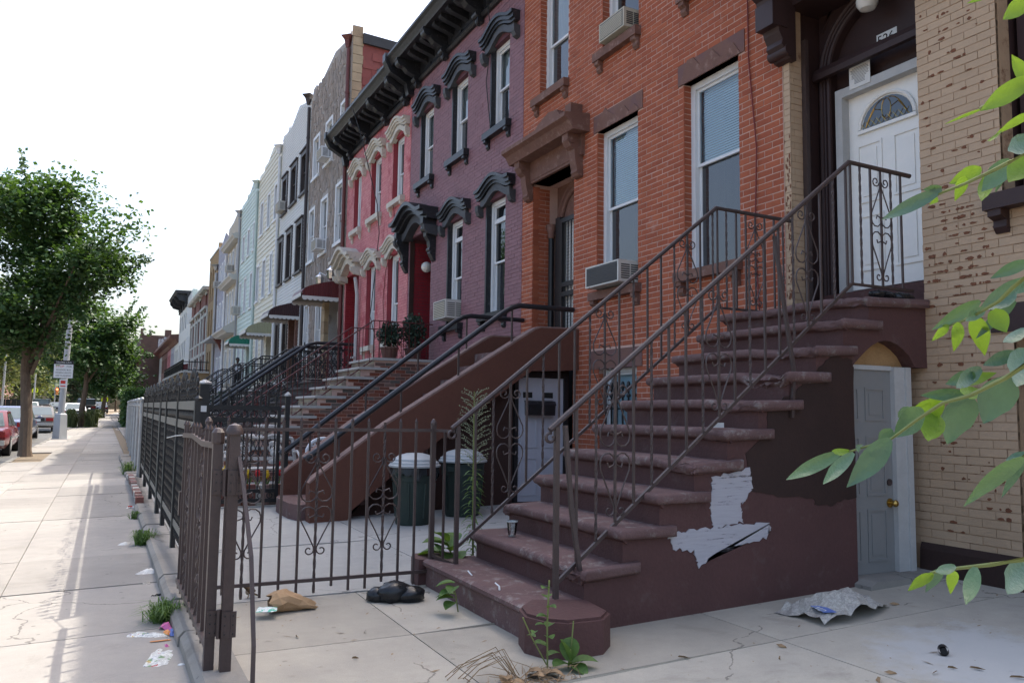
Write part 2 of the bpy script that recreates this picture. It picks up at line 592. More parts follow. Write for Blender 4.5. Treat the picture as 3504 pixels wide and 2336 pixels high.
M['walk'] = concrete('sidewalk_concrete', (.285, .268, .245), (.18, .165, .145), .5, .57)
M['yard'] = concrete('yard_concrete', (.37, .34, .285), (.22, .195, .16), .35, .56, ((4.35, 2.75, .75), (.46, .47, .47)))
M['yard2'] = concrete('pale_yard_concrete', (.33, .33, .315), (.27, .265, .25), .3, .58)
M['curbc'] = concrete('curb_concrete', (.26, .245, .22), (.15, .135, .115), .4, .5)


def gz(y):
    """slow rise of the street away from the camera"""
    return max(0, min(y, 150) - 5) * .0053


def zs(y):
    return -.2 + gz(y)


def zyard(x, y):
    return -.12 + .0325 * max(0, x - 2.2) + gz(y) * .8


def cx(y):
    """the street bends slightly to the right in the distance"""
    return .0002 * max(0, min(y, 200)) ** 2


FAR = 420
YK = [-12, 5, 20, 30, 40, 50, 60, 70, 80, 90, 100, 112, 125, 137, 150, 200, FAR]


def strip(name, xs, m, dz, ys=YK, parent=None):
    mb = MB()
    for i in range(len(ys) - 1):
        for j in range(len(xs) - 1):
            (xa, da), (xb, db) = xs[j], xs[j + 1]
            a, b = ys[i], ys[i + 1]
            mb.face([(xa + cx(a), a, zs(a) + dz + da), (xb + cx(a), a, zs(a) + dz + db), (xb + cx(b), b, zs(b) + dz + db), (xa + cx(b), b, zs(b) + dz + da)])
    return structure(mb.obj(name, m, parent))


mb = MB()
mb.face([(-900, -300, -.75), (900, -300, -.75), (900, 1500, -.75), (-900, 1500, -.75)])
structure(mb.obj('ground', M['dirt']))
strip('road', [(-11.0, 0), (-6.5, .06), (-2.25, 0)], M['asphalt'], -.20)
strip('far_sidewalk', [(-16, 0), (-11.2, 0)], M['walk'], -.06)
mb = MB()
for i in range(len(YK) - 1):
    a, b = YK[i], YK[i + 1]
    o = [(-11.2, zs(a) - .06), (-11.0, zs(a) - .06), (-11.0, zs(a) - .25), (-11.2, zs(a) - .25)]
    p = [(x + cx(b), b, z - zs(a) + zs(b)) for x, z in o]
    o = [(x + cx(a), a, z) for x, z in o]
    mb.face([o[0], o[1], p[1], p[0]])
    mb.face([o[1], o[2], p[2], p[1]])
structure(mb.obj('far_kerb', M['curbc']))
strip('sidewalk_bed', [(-2.1, -.04), (.7, 0)], M['dirt'], -.05)

# our sidewalk: single flags with open joints
sw = D.objects.new('sidewalk', None)
COL.objects.link(sw)
structure(sw)
cols = [(-2.1, -1.42), (-1.414, -.625), (-.618, .5)]
y = -6.0
SL = []
while y < 150:
    step = 1.48 if y < 60 else 3.0
    for (xa, xb) in cols:
        SL.append((xa, xb, y, min(y + step, 150)))
    y += step
pit = (-2.1, -1.25, 24.9, 26.9)
far_mb = MB()
for (xa, xb, ya, yb) in SL:
    t = R.uniform(-.003, .003)
    if xb < -1.3 and ya < 27.0 and yb > 25 and xa < -1.5:
        continue

    def zz(x, yy):
        return zs(yy) - .02 * (0.5 - x) + t

    g = .006
    c = [(xa, ya + g), (xb, ya + g), (xb, yb - g), (xa, yb - g)]
    top = [(x + cx(yy), yy, zz(x, yy)) for x, yy in c]
    bot = [(x, yy, z - .06) for x, yy, z in top]
    q = far_mb if ya > 60 else MB()
    q.face(top)
    for i in range(4):
        j = (i + 1) % 4
        q.face([bot[i], bot[j], top[j], top[i]])
    if ya <= 60:
        q.obj('flagstone', M['walk'], sw)
far_mb.obj('far_flagstones', M['walk'], sw, stuff=True)
# kerb along the road
kb = D.objects.new('kerb', None)
COL.objects.link(kb)
structure(kb)
y = -6.0
kf = MB()
while y < 150:
    ye = y + 2.0
    q = MB() if y < 60 else kf
    q.prism([(X_ + cx(y), Z_) for X_, Z_ in ((-2.25, zs(y) - .40), (-2.105, zs(y) - .40), (-2.105, zs(y) - .056), (-2.23, zs(y) - .062), (-2.25, zs(y) - .09))], 'y', y + .004, ye - .004)
    if y < 60:
        q.obj('kerb_stone', M['curbc'], kb)
    y = ye
kf.obj('far_kerb_stones', M['curbc'], kb, stuff=True)
# tree pit
mb = MB()
mb.face([(-2.1, 24.9, zs(25) - .075), (-1.35, 24.9, zs(25) - .075), (-1.2, 26.95, zs(27) - .075), (-2.1, 26.95, zs(27) - .075)])
structure(mb.obj('tree_pit_soil', M['dirt']))


def yard(name, m, x0, x1, y0, y1, nx, ny, xj=None, yj=None):
    p = D.objects.new(name, None)
    COL.objects.link(p)
    structure(p)
    xs = xj or [x0 + (x1 - x0) * i / nx for i in range(nx + 1)]
    ys = yj or [y0 + (y1 - y0) * i / ny for i in range(ny + 1)]
    for i in range(len(xs) - 1):
        for j in range(len(ys) - 1):
            q = MB()
            a = .004
            xx = [xs[i] + a, xs[i + 1] - a]
            if xx[0] < 2.2 < xx[1]:
                xx.insert(1, 2.2)
            for u in range(len(xx) - 1):
                q.face([(xx[u], ys[j] + a, zyard(xx[u], ys[j])), (xx[u + 1], ys[j] + a, zyard(xx[u + 1], ys[j])), (xx[u + 1], ys[j + 1] - a, zyard(xx[u + 1], ys[j + 1])), (xx[u], ys[j + 1] - a, zyard(xx[u], ys[j + 1]))])
            b0 = len(q.v)
            for (ax, ay, bx, by) in ((xs[i] + a, ys[j] + a, xs[i + 1] - a, ys[j] + a), (xs[i + 1] - a, ys[j] + a, xs[i + 1] - a, ys[j + 1] - a), (xs[i] + a, ys[j + 1] - a, xs[i] + a, ys[j] + a), (xs[i + 1] - a, ys[j + 1] - a, xs[i] + a, ys[j + 1] - a)):
                za, zb = zyard(ax, ay), zyard(bx, by)
                q.face([(ax, ay, za - .05), (bx, by, zb - .05), (bx, by, zb), (ax, ay, za)])
            q.obj('concrete_slab', m, p)
    return p


mb = MB()
for i in range(len(YK) - 1):
    a, b = YK[i], YK[i + 1]
    for xa, xb in ((.62, 2.2), (2.2, 6.6)):
        mb.face([(xa, a, zyard(xa, a) - .035), (xb, a, zyard(xb, a) - .035), (xb, b, zyard(xb, b) - .035), (xa, b, zyard(xa, b) - .035)])
structure(mb.obj('yard_bed', M['dirt']))
yard('front_yard', M['yard'], .66, 5.94, -3, 5.98, 0, 0, [.66, 1.75, 3.6, 5.94], [-3, .6, 3.6, 4.75, 5.98])
yard('pale_front_yard', M['yard2'], .72, 5.94, 5.99, 11.46, 0, 0, [.72, 2.6, 5.94], [5.99, 8.2, 11.46])
yard('planted_front_yard', M['yard2'], .72, 5.94, 11.47, 22.3, 2, 5)
yard('far_front_yards', M['walk'], .9, 5.94, 22.31, 104, 1, 14)

# low curb wall that carries the fences
cw = thing('curb_wall', 'long low concrete and stone curb between the sidewalk and the front yards', 'curb wall', (.58, 4.3, -.2))
y = 3.2
i = 0
while y < 24:
    L = R.uniform(.8, 1.25)
    if 12.2 < y < 17:
        L = .22
        q = MB().box(.48 + R.uniform(0, .02), .585, y + .006, y + L - .006, zs(y) + .06, zyard(1, y) + .075 - gz(y) * .3 + R.uniform(-.01, .02))
        q.obj('brick', [M['redbrick'], M['limestone'], M['capstone']][i % 3], cw)
        MB().box(.50, .72, y, y + L, zs(y) - .2, zyard(1, y) - .0, 0).obj('curb_stone', M['curbc'], cw)
    else:
        w0 = .47 + R.uniform(-.012, .012)
        zt = zyard(1, y) + .012 + R.uniform(-.008, .012)
        q = MB().prism([(w0, zs(y) - .3), (.715, zs(y) - .3), (.715, zt), (w0 + .04, zt), (w0 + .008, zt - .035)], 'y', y + .005, y + L - .005)
        q.obj('curb_stone', M['curbc'], cw)
    y += L
    i += 1
# ---------------------------------------------------------------- house kit
XF = 5.95


def cells(u0, u1, z0, z1, holes):
    us = sorted({u0, u1, *[min(max(h[k], u0), u1) for h in holes for k in (0, 1)]})
    zs_ = sorted({z0, z1, *[min(max(h[k], z0), z1) for h in holes for k in (2, 3)]})
    out = []
    for j in range(len(zs_) - 1):
        run = None
        for i in range(len(us) - 1):
            cu, cz = (us[i] + us[i + 1]) / 2, (zs_[j] + zs_[j + 1]) / 2
            inside = any(h[0] < cu < h[1] and h[2] < cz < h[3] for h in holes)
            if inside:
                if run:
                    out.append((run, us[i], zs_[j], zs_[j + 1]))
                run = None
            elif run is None:
                run = us[i]
        if run is not None:
            out.append((run, us[-1], zs_[j], zs_[j + 1]))
    return [c for c in out if c[1] - c[0] > 1e-4 and c[3] - c[2] > 1e-4]


def house(name, label, y0, y1, top, back=9.0, side=None, core=None):
    """a row house: an empty, plus its body behind the facade skin"""
    h = thing(name, label, 'house', (XF, (y0 + y1) / 2, 0))
    mb = MB()
    x0, x1, z0 = XF + .62, XF + back, -.4
    ya, yb = y0 + .002, y1 - .002
    mb.face([(x0, ya, z0), (x0, ya, top), (x0, yb, top), (x0, yb, z0)], 0)
    mb.face([(x0, ya, top), (x1, ya, top - .25), (x1, yb, top - .25), (x0, yb, top)], 2)
    mb.face([(x0, ya, z0), (x1, ya, z0), (x1, ya, top - .25), (x0, ya, top)], 1)
    mb.face([(x0, yb, z0), (x0, yb, top), (x1, yb, top - .25), (x1, yb, z0)], 1)
    mb.face([(x1, ya, z0), (x1, yb, z0), (x1, yb, top - .25), (x1, ya, top - .25)], 1)
    mb.obj('body', [core or M['inside'], side or M['farbrick'], M['roofing']], h)
    return h


def skin(h, name, y0, y1, z0, z1, holes, m, x0=XF, x1=XF + .62):
    mb = MB()
    for a, b, c, d in cells(y0, y1, z0, z1, holes):
        mb.box(x0, x1, a, b, c, d)
    return mb.obj(name, m, h)


BRK = {}


def bricks(h, u0, u1, z0, z1, holes, m, face=XF, axis='y', L=.2035, Hh=.0585, j=.0095, proud=.006, maxobj=300, reveal=0, key='b', n='brick', skipfn=None):
    """running-bond brickwork in a plane x = face (axis 'y') or y = face (axis 'x'); the largest-showing ones are parts, the rest one mesh"""
    global BRK
    items = []
    rowz = z0 + j / 2
    r = 0
    while rowz + Hh * .6 < z1:
        zh = min(Hh, z1 - rowz)
        off = (r % 2) * (L + j) / 2
        zc = rowz + zh / 2
        segs = [(u0, u1)]
        for a, b, c, d in holes:
            if c - Hh * .35 < zc < d + Hh * .35:
                ns = []
                for s0, s1 in segs:
                    if b <= s0 or a >= s1:
                        ns.append((s0, s1))
                    else:
                        if a > s0:
                            ns.append((s0, a))
                        if b < s1:
                            ns.append((b, s1))
                segs = ns
        k0 = math.floor((u0 - off) / (L + j))
        u = k0 * (L + j) + off
        while u < u1:
            for s0, s1 in segs:
                a, b = max(u, s0), min(u + L, s1)
                if b - a > .025:
                    items.append((a, b, rowz, zh))
            u += L + j
        rowz += Hh + j
        r += 1
    if skipfn:
        items = [i for i in items if not skipfn(i)]
    pos = []
    for it in items:
        c = (it[0] + it[1]) / 2
        p = (face, c, it[2]) if axis == 'y' else (c, face, it[2])
        q = proj(p)
        inv = q and 0 < q[0] < 3504 and 0 < q[1] < 2336
        pos.append(((0 if inv else 1), (Vector(p) - EYE).length))
    order = sorted(range(len(items)), key=lambda i: pos[i])
    kk = (m.name, axis)
    if kk not in BRK:
        q = MB()
        if axis == 'y':
            q.v = [(0, 0, 0), (0, L, 0), (0, L, Hh), (0, 0, Hh), (.03, 0, 0), (.03, L, 0), (.03, L, Hh), (.03, 0, Hh)]
            q.f = [(0, 3, 2, 1), (3, 7, 6, 2), (0, 1, 5, 4), (0, 4, 7, 3), (1, 2, 6, 5)]
        else:
            q.v = [(0, 0, 0), (L, 0, 0), (L, 0, Hh), (0, 0, Hh), (0, .03, 0), (L, .03, 0), (L, .03, Hh), (0, .03, Hh)]
            q.f = [(0, 1, 2, 3), (3, 2, 6, 7), (0, 4, 5, 1), (0, 3, 7, 4), (1, 5, 6, 2)]
        q.m = [0] * 5
        BRK[kk] = q.mesh('brick', m)
    rest = MB()
    for cnt, i in enumerate(order):
        a, b, z, zh = items[i]
        pr_ = proud + R.uniform(-.0022, .0022)
        zj = z + R.uniform(-.0015, .0015)
        if cnt < maxobj:
            loc = (face - pr_, a, zj) if axis == 'y' else (a, face - pr_, zj)
            sx = (1, (b - a) / L, zh / Hh) if axis == 'y' else ((b - a) / L, 1, zh / Hh)
            link(n, BRK[kk], h, loc, 0, sx)
        else:
            o = len(rest.v)
            f0, f1 = face - pr_, face + .01
            if axis == 'y':
                rest.v += [(f0, a, zj), (f0, b, zj), (f0, b, zj + zh), (f0, a, zj + zh), (f1, a, zj), (f1, b, zj), (f1, b, zj + zh), (f1, a, zj + zh)]
                fs = [(0, 3, 2, 1), (3, 7, 6, 2), (0, 1, 5, 4), (0, 4, 7, 3), (1, 2, 6, 5)]
            else:
                rest.v += [(a, f0, zj), (b, f0, zj), (b, f0, zj + zh), (a, f0, zj + zh), (a, f1, zj), (b, f1, zj), (b, f1, zj + zh), (a, f1, zj + zh)]
                fs = [(0, 1, 2, 3), (3, 2, 6, 7), (0, 4, 5, 1), (0, 3, 7, 4), (1, 5, 6, 2)]
            rest.f += [tuple(o + x for x in q) for q in fs]
            rest.m += [0] * 5
    if reveal and axis == 'y':
        for a, b, c, d in holes:
            z = c
            k = 0
            while z + Hh < d:
                dd = .1 if k % 2 else .205
                rest.box(face - proud + .001, face + min(dd, reveal), b - .004, b + .02, z, z + Hh)
                if dd < reveal:
                    rest.box(face + dd + j, face + reveal, b - .004, b + .02, z, z + Hh)
                z += Hh + j
                k += 1
    if rest.v:
        rest.obj('brickwork', m, h, stuff=True)


def window(h, y0, y1, z0, z1, dep=.1, fw=.065, m='white', split=.5, up='blind', lo='screen', arch=0, X=XF, shade=.0, rail3=False, casing=None):
    """double-hung window: frame > sashes, panes, shade"""
    m = M[m]
    mb = MB()
    x0, x1 = X + dep, X + dep + .11
    if casing:
        x0 = X - casing
    mb.box(x0, x1, y0, y0 + fw, z0, z1)
    mb.box(x0, x1, y1 - fw, y1, z0, z1)
    mb.box(x0 + .002, x1, y0 + fw, y1 - fw, z1 - fw, z1)
    mb.box(x0 + .002, x1, y0 + fw, y1 - fw, z0, z0 + .035)
    if arch:
        pts = [(y0, z1)] + [(y0 + (y1 - y0) * t / 8, z1 + arch * math.sin(math.pi * t / 8)) for t in range(1, 8)] + [(y1, z1)]
        mb.prism(pts, 'x', x0 + .003, x1)
    w = mb.obj('window', m, h)
    ya, yb, zb, zt = y0 + fw, y1 - fw, z0 + .035, z1 - fw
    zm = zb + (zt - zb) * split
    s = .034
    for nm, xa, a, b in (('upper_sash', X + dep + .035, zm - .01, zt), ('lower_sash', X + dep + .065, zb, zm + .03)):
        q = MB()
        xb = xa + .028
        q.box(xa, xb, ya, ya + s, a, b)
        q.box(xa, xb, yb - s, yb, a, b)
        q.box(xa, xb, ya + s, yb - s, a, a + s)
        q.box(xa, xb, ya + s, yb - s, b - s, b)
        q.obj(nm, m, w)
    if rail3:
        MB().box(X + dep + .02, X + dep + .06, ya, yb, zt - .32, zt - .24).obj('transom_bar', m, w)
    gm = {'blind': 'glass', 'curtain': 'glass', 'sky': 'darkglass', 'dark': 'darkglass', 'screen': 'screen'}
    for kind, xa, a, b in ((up, X + dep + .05, zm, zt), (lo, X + dep + .078, zb, zm)):
        q = MB()
        q.face([(xa, ya + .02, a), (xa, yb - .02, a), (xa, yb - .02, b), (xa, ya + .02, b)][::-1])
        q.obj('pane', M[gm[kind]], w)
        if kind in ('blind', 'curtain'):
            q = MB()
            xs_ = xa + .07
            if kind == 'blind':
                zz_ = b
                while zz_ > a:
                    q.face([(xs_, ya, zz_), (xs_ - .012, ya, zz_ - .03), (xs_ - .012, yb, zz_ - .03), (xs_, yb, zz_)])
                    zz_ -= .03
            else:
                n = 14
                for i in range(n):
                    t0, t1 = ya + (yb - ya) * i / n, ya + (yb - ya) * (i + 1) / n
                    o0, o1 = .02 * math.sin(i * 2.1), .02 * math.sin((i + 1) * 2.1)
                    q.face([(xs_ + o0, t0, a), (xs_ + o0, t0, b), (xs_ + o1, t1, b), (xs_ + o1, t1, a)])
            q.obj('blind' if kind == 'blind' else 'curtain', M[kind], w)
    return w


def sill(h, y0, y1, z0, z1, m, proj_=.09, br=True, name='sill', bh=.12):
    q = MB().prism([(XF - proj_, z0), (XF + .12, z0), (XF + .12, z1 + .012), (XF - proj_, z1)], 'y', y0, y1)
    s = q.obj(name, m, h)
    if br:
        for yy in (y0 + .03, y1 - .13):
            MB().prism([(XF - proj_ + .015, z0), (XF + .02, z0), (XF + .02, z0 - bh), (XF - .02, z0 - bh), (XF - .05, z0 - bh * .75), (XF - .045, z0 - bh * .45), (XF - proj_ + .015, z0 - bh * .3)], 'y', yy, yy + .10).obj('sill_bracket', m, s)
    return s


def hood(h, yc, hw, zb, rise, m, m2, p=.17, bh=.34, lobe=.8, n=18, name='window_hood', door=False):
    """arched hood mould with flat ears: stepped bands swept over the opening"""
    def f(t):
        a = abs(t)
        return rise * (math.cos(math.pi / 2 * min(1, a / lobe)) ** 1.4 if a < lobe else 0)

    path = [(yc + hw * t, zb + f(t)) for t in [-1 + 2 * i / n for i in range(n + 1)]]
    inner = [(yc + hw * .86 * t, zb + f(t)) for t in [-1 + 2 * i / n for i in range(n + 1)]]
    q = MB()
    q.sweep(inner, -.02, bh * .38, XF - p * .42, XF + .05)
    a = q.obj(name, m2, h, True)
    for i, (lo, hi, pp) in enumerate(((bh * .38, bh * .56, p * .62), (bh * .56, bh * .8, p * .82), (bh * .8, bh, p))):
        MB().sweep(path, lo, hi, XF - pp, XF + .03).obj('moulding', m, a, True)
    for sg in (-1, 1):
        yy = yc + sg * hw * .93
        MB().prism([(XF - p * .5, zb - .16), (XF + .02, zb - .2), (XF + .02, zb + .02), (XF - p * .75, zb + .02), (XF - p * .7, zb - .08)], 'y', yy - .06, yy + .06).obj('ear', m2, a)
    return a


def planks(h, y0, y1, z0, z1, holes, m, pitch, maxobj=300, prof=None, proud=.016):
    """lap siding: every board its own piece"""
    items = []
    z = z0
    while z < z1:
        zh = min(pitch, z1 - z)
        segs = [(y0, y1)]
        for a, b, c, d in holes:
            if c < z + zh / 2 < d:
                ns = []
                for s0, s1 in segs:
                    if b <= s0 or a >= s1:
                        ns.append((s0, s1))
                    else:
                        if a > s0:
                            ns.append((s0, a))
                        if b < s1:
                            ns.append((b, s1))
                segs = ns
        for s0, s1 in segs:
            if prof:
                zc = z + zh
                ya, yb = prof(zc)
                s0, s1 = max(s0, ya), min(s1, yb)
            if s1 - s0 > .02:
                items.append((s0, s1, z, zh))
        z += pitch
    items.sort(key=lambda i: (Vector((XF, (i[0] + i[1]) / 2, i[2])) - EYE).length)
    q = MB()
    q.v = [(-proud, 0, 0), (-.002, 0, pitch), (.01, 0, pitch), (.01, 0, 0), (-proud, 1, 0), (-.002, 1, pitch), (.01, 1, pitch), (.01, 1, 0)]
    q.f = [(0, 1, 5, 4), (0, 4, 7, 3), (0, 3, 2, 1), (4, 5, 6, 7)]
    q.m = [0] * 4
    me = q.mesh('siding_board', m)
    rest = MB()
    for i, (a, b, z, zh) in enumerate(items):
        if i < maxobj:
            link('siding_board', me, h, (XF, a, z), 0, (1, b - a, zh / pitch))
        else:
            o = len(rest.v)
            rest.v += [(XF + v[0], a + v[1] * (b - a), z + v[2] * zh / pitch) for v in q.v]
            rest.f += [tuple(o + k for k in f) for f in q.f]
            rest.m += [0] * 4
    if rest.v:
        rest.obj('siding_boards', m, h, stuff=True)


def parapet(h, prof, z0, m, th=.35, name='parapet'):
    """raised false front above z0: prof is a list of (y, z)"""
    ys = [p[0] for p in prof]
    poly = [(min(ys), z0)] + sorted(prof) + [(max(ys), z0)]
    return MB().prism(poly, 'x', XF, XF + th).obj(name, m, h)


def air_con(name, label, y0, y1, z0, z1, out=.38, m='acbody', fins='acfin', group='window air conditioners'):
    t = thing(name, label, 'air conditioner', (XF, (y0 + y1) / 2, z0), group)
    x0, x1 = XF + .12 - out, XF + .16
    q = MB()
    q.box(x0, x1, y0, y1, z0, z1)
    q.obj('casing', M[m], t)
    g = MB()
    n = 9
    for i in range(n):
        a = z0 + .03 + (z1 - z0 - .06) * i / n
        g.box(x0 - .006, x0 + .002, y0 + .04, y1 - .04, a, a + (z1 - z0 - .06) / n * .62)
    b = MB().box(x0 - .002, x0 + .004, y0 + .03, y1 - .03, z0 + .02, z1 - .02).obj('coil', M['acgrille'], t)
    g.obj('grille', M[fins], b)
    g = MB()
    for k in range(2):
        for i in range(7):
            a = z0 + .04 + (z1 - z0 - .08) * i / 7
            xa = x0 + .04 + k * (out * .42)
            g.box(xa, xa + out * .36, y0 - .004, y0 + .002, a, a + .016)
    g.obj('side_louvre', M['acgrille'], t)
    return t


def downspout(name, label, pts, r, m, head=None, cat='downspout'):
    t = thing(name, label, cat, pts[-1])
    MB().tube(pts, r, 8).obj('pipe', m, t, True)
    if head:
        x, y, z, w = head
        o = w
        MB().lathe([(r, z - .35), (w * .5, z - .12), (w, z), (w * .9, z)], x, y, 4).obj('hopper', m, t)
    q = MB()
    zt, zb = pts[0][2], pts[-1][2]
    k = zb + .6
    while k < zt - .3:
        q.lathe([(r * 1.25, k), (r * 1.25, k + .05)], pts[0][0], pts[0][1], 8)
        k += 1.9
    if q.v:
        q.obj('strap', m, t)
    return t


def bracket(m, prof, y0, y1, h, name='bracket', scroll=True):
    b = MB().prism(prof, 'y', y0, y1).obj(name, m, h)
    return b
# ---------------------------------------------------------------- house 526, painted tan
h = house('tan_brick_house', 'tan painted brick house at the right edge with peeling paint and door number 526', 1.2, 5.798, 9.5)
HT = [(4.31, 5.71, 2.1, 6.2), (1.0, 3.64, 2.92, 5.7), (1.0, 3.6, .22, 1.86)]
skin(h, 'wall', 1.2, 5.798, -.3, 9.4, HT, M['tan_j'], XF, XF + .16)
skin(h, 'wall', 1.2, 5.798, -.3, 9.4, [(4.2, 5.73, 2.1, 6.2)] + HT[1:], M['doorbrown'], XF + .162, XF + .62)


def peel(b):
    """paint flaked off along the courses"""
    return False


bricks(h, 1.6, 5.79, .22, 6.0, HT, M['tan'], j=.007, proud=.0045)
q = MB()
for k in range(240):
    zc = R.choice([R.uniform(1.9, 3.1), R.uniform(2.2, 2.9), R.uniform(.3, 1.9), R.uniform(3.2, 5)])
    yc = R.gauss(3.95, .22) if zc < 3.2 else R.uniform(3.75, 4.3)
    row = round((zc - .22) / .068) * .068 + .22 + .002
    if not 3.68 < yc < 4.28:
        continue
    w, hh = R.uniform(.008, .035), R.uniform(.005, .018)
    pts = [(yc + w * math.cos(a) * R.uniform(.5, 1.2), row + hh * math.sin(a) * R.uniform(.5, 1.2)) for a in [i * math.pi / 4 for i in range(8)]]
    q.prism(pts, 'x', XF - .0078 - R.uniform(0, .001), XF - .002)
for k in range(70):
    zc = R.uniform(2.2, 4.0)
    yc = 5.72 + abs(R.gauss(0, .03))
    w, hh = R.uniform(.004, .012), R.uniform(.006, .03)
    pts = [(min(5.79, yc + w * math.cos(a) * R.uniform(.5, 1.2)), zc + hh * math.sin(a) * R.uniform(.5, 1.2)) for a in [i * math.pi / 4 for i in range(8)]]
    q.prism(pts, 'x', XF - .0078 - R.uniform(0, .001), XF - .002)
q.obj('flaked_patches', M['chip'], h, stuff=True)
MB().prism([(XF - .05, -.2), (XF + .02, -.2), (XF + .02, .24), (XF - .012, .24), (XF - .03, .19)], 'y', 1.2, 4.40).obj('plinth', M['darkbrown'], h)
sill(h, 2.3, 3.72, 2.78, 2.9, M['doorbrown'], .13, bh=.17)
MB().box(XF - .02, XF + .1, 2.2, 3.76, 1.87, 2.08).obj('lintel', M['doorbrown'], h)
window(h, 1.6, 3.60, 2.92, 5.68, .2, .12, 'doorbrown', up='sky', lo='dark')
bw = window(h, 1.6, 3.55, .24, 1.84, .18, .05, 'doorbrown', up='dark', lo='dark')
for k in range(9):
    MB().bar((XF + .12, 3.45 - k * .14, .3), (XF + .12, 3.45 - k * .14, 1.8), .009).obj('window_bar', M['black'], bw)
# left reveal: tan brick for the first hand's breadth
bricks(h, XF + .004, XF + .155, 2.1, 4.78, [], M['tan'], face=5.71, axis='x', j=.007, proud=.0045, n='brick')
MB().box(XF + .158, XF + .205, 5.655, 5.708, 2.2, 5.0).obj('steel_post', M['iron'], h)
# surround
mb = MB()
n = 20
cy, cz = 5.01, 4.66
ri = .56
arc = [(cy + ri * math.cos(math.pi * i / n), cz + ri * math.sin(math.pi * i / n)) for i in range(n + 1)]
mb.prism([(4.31, 2.2), (4.31, 6.1), (5.71, 6.1), (5.71, 2.2), (cy + ri, 2.2)] + arc + [(cy - ri, 2.2)], 'x', XF + .42, XF + .50)
sd = mb.obj('door_surround', M['doorbrown'], h)
for rr, t in ((.585, .028), (.635, .018), (.675, .03)):
    pts = [(XF + .415, cy + rr, 2.25)] + [(XF + .415, cy + rr * math.cos(math.pi * i / n), cz + rr * math.sin(math.pi * i / n)) for i in range(n + 1)] + [(XF + .415, cy - rr, 2.25)]
    MB().tube(pts, t, 8).obj('arch_moulding', M['doorbrown'], sd, True)
for k in range(3):
    MB().bar((XF + .41, 5.66 - k * .05, 5.12 + k * .09), (XF + .41, 5.45 - k * .05, 5.45 + k * .04), .012).obj('spandrel_rib', M['doorbrown'], sd)
MB().box(XF + .505, XF + .53, 4.31, 5.71, 4.43, 6.1).obj('tympanum', M['doorbrown'], h)
MB().prism([(XF + .30, 4.60), (XF + .36, 4.60), (XF + .36, 4.72), (XF + .33, 4.72), (XF + .30, 4.66)], 'y', 4.312, 5.70).obj('crossbar', M['doorbrown'], h)
# door, frame
fr = MB()
fr.box(XF + .40, XF + .53, 5.43, 5.51, 2.42, 4.45)
fr.box(XF + .40, XF + .53, 4.49, 4.57, 2.42, 4.45)
fr.box(XF + .402, XF + .53, 4.57, 5.43, 4.36, 4.448)
fr.obj('door_frame', M['trimgrey'], h)
dr = MB().box(XF + .50, XF + .55, 4.57, 5.43, 2.45, 4.36).obj('front_door', M['doorwhite'], h)


def dpanel(par, x, ya, yb, za, zb, m, d=.012):
    q = MB()
    w = .022
    q.box(x - d, x + .002, ya, ya + w, za, zb)
    q.box(x - d, x + .002, yb - w, yb, za, zb)
    q.box(x - d, x + .002, ya + w, yb - w, za, za + w)
    q.box(x - d, x + .002, ya + w, yb - w, zb - w, zb)
    q.box(x - d * .7, x + .002, ya + .06, yb - .06, za + .06, zb - .06)
    return q.obj('raised_panel', m, par)


for ya, yb in ((4.66, 4.94), (5.06, 5.34)):
    dpanel(dr, XF + .50, ya, yb, 3.28, 3.86, M['doorwhite'])
    dpanel(dr, XF + .50, ya, yb, 2.62, 3.16, M['doorwhite'])
fy, fz, fr_ = 5.0, 4.0, .27
arcp = [(fy + fr_ * math.cos(math.pi * i / 14), fz + fr_ * .92 * math.sin(math.pi * i / 14)) for i in range(15)]
MB().prism(arcp, 'x', XF + .492, XF + .503).obj('fanlight', M['darkglass'], dr)
MB().prism([(y_, z_) for y_, z_ in arcp], 'x', XF + .4985, XF + .4995).obj('fanlight_backing', M['blind'], dr)
q = MB()
q.tube([(XF + .488, fy + (fr_ + .03) * math.cos(math.pi * i / 14), fz + (fr_ * .92 + .03) * math.sin(math.pi * i / 14)) for i in range(15)], .018, 6)
q.bar((XF + .488, fy - fr_ - .05, fz - .025), (XF + .488, fy + fr_ + .05, fz - .025), .016)
q.obj('fanlight_trim', M['doorwhite'], dr, True)
q = MB()
q.tube([(XF + .489, fy + .05 * math.cos(a), fz + .13 + .1 * math.sin(a)) for a in [i * math.pi / 6 for i in range(13)]], .004, 4)
for sg in (-1, 1):
    q.tube([(XF + .489, fy + sg * .05, fz + .13), (XF + .489, fy + sg * .13, fz + .16), (XF + .489, fy + sg * .22, fz + .04)], .004, 4)
    q.tube([(XF + .489, fy + sg * (.03 + .2 * t), fz + .23 - .22 * t * t) for t in [i / 6 for i in range(7)]], .004, 4)
for k in range(9):
    a = -.24 + k * .06
    q.tube([(XF + .489, fy + a, fz + .005), (XF + .489, fy + a + .05, fz + .07)], .0022, 3)
    q.tube([(XF + .489, fy + a + .05, fz + .005), (XF + .489, fy + a, fz + .07)], .0022, 3)
q.obj('leaded_caming', M['brass'], dr)
MB().box(XF + .38, XF + .62, 4.32, 5.7, 2.18, 2.42).obj('threshold', M['brown'], h)
# number plate 526


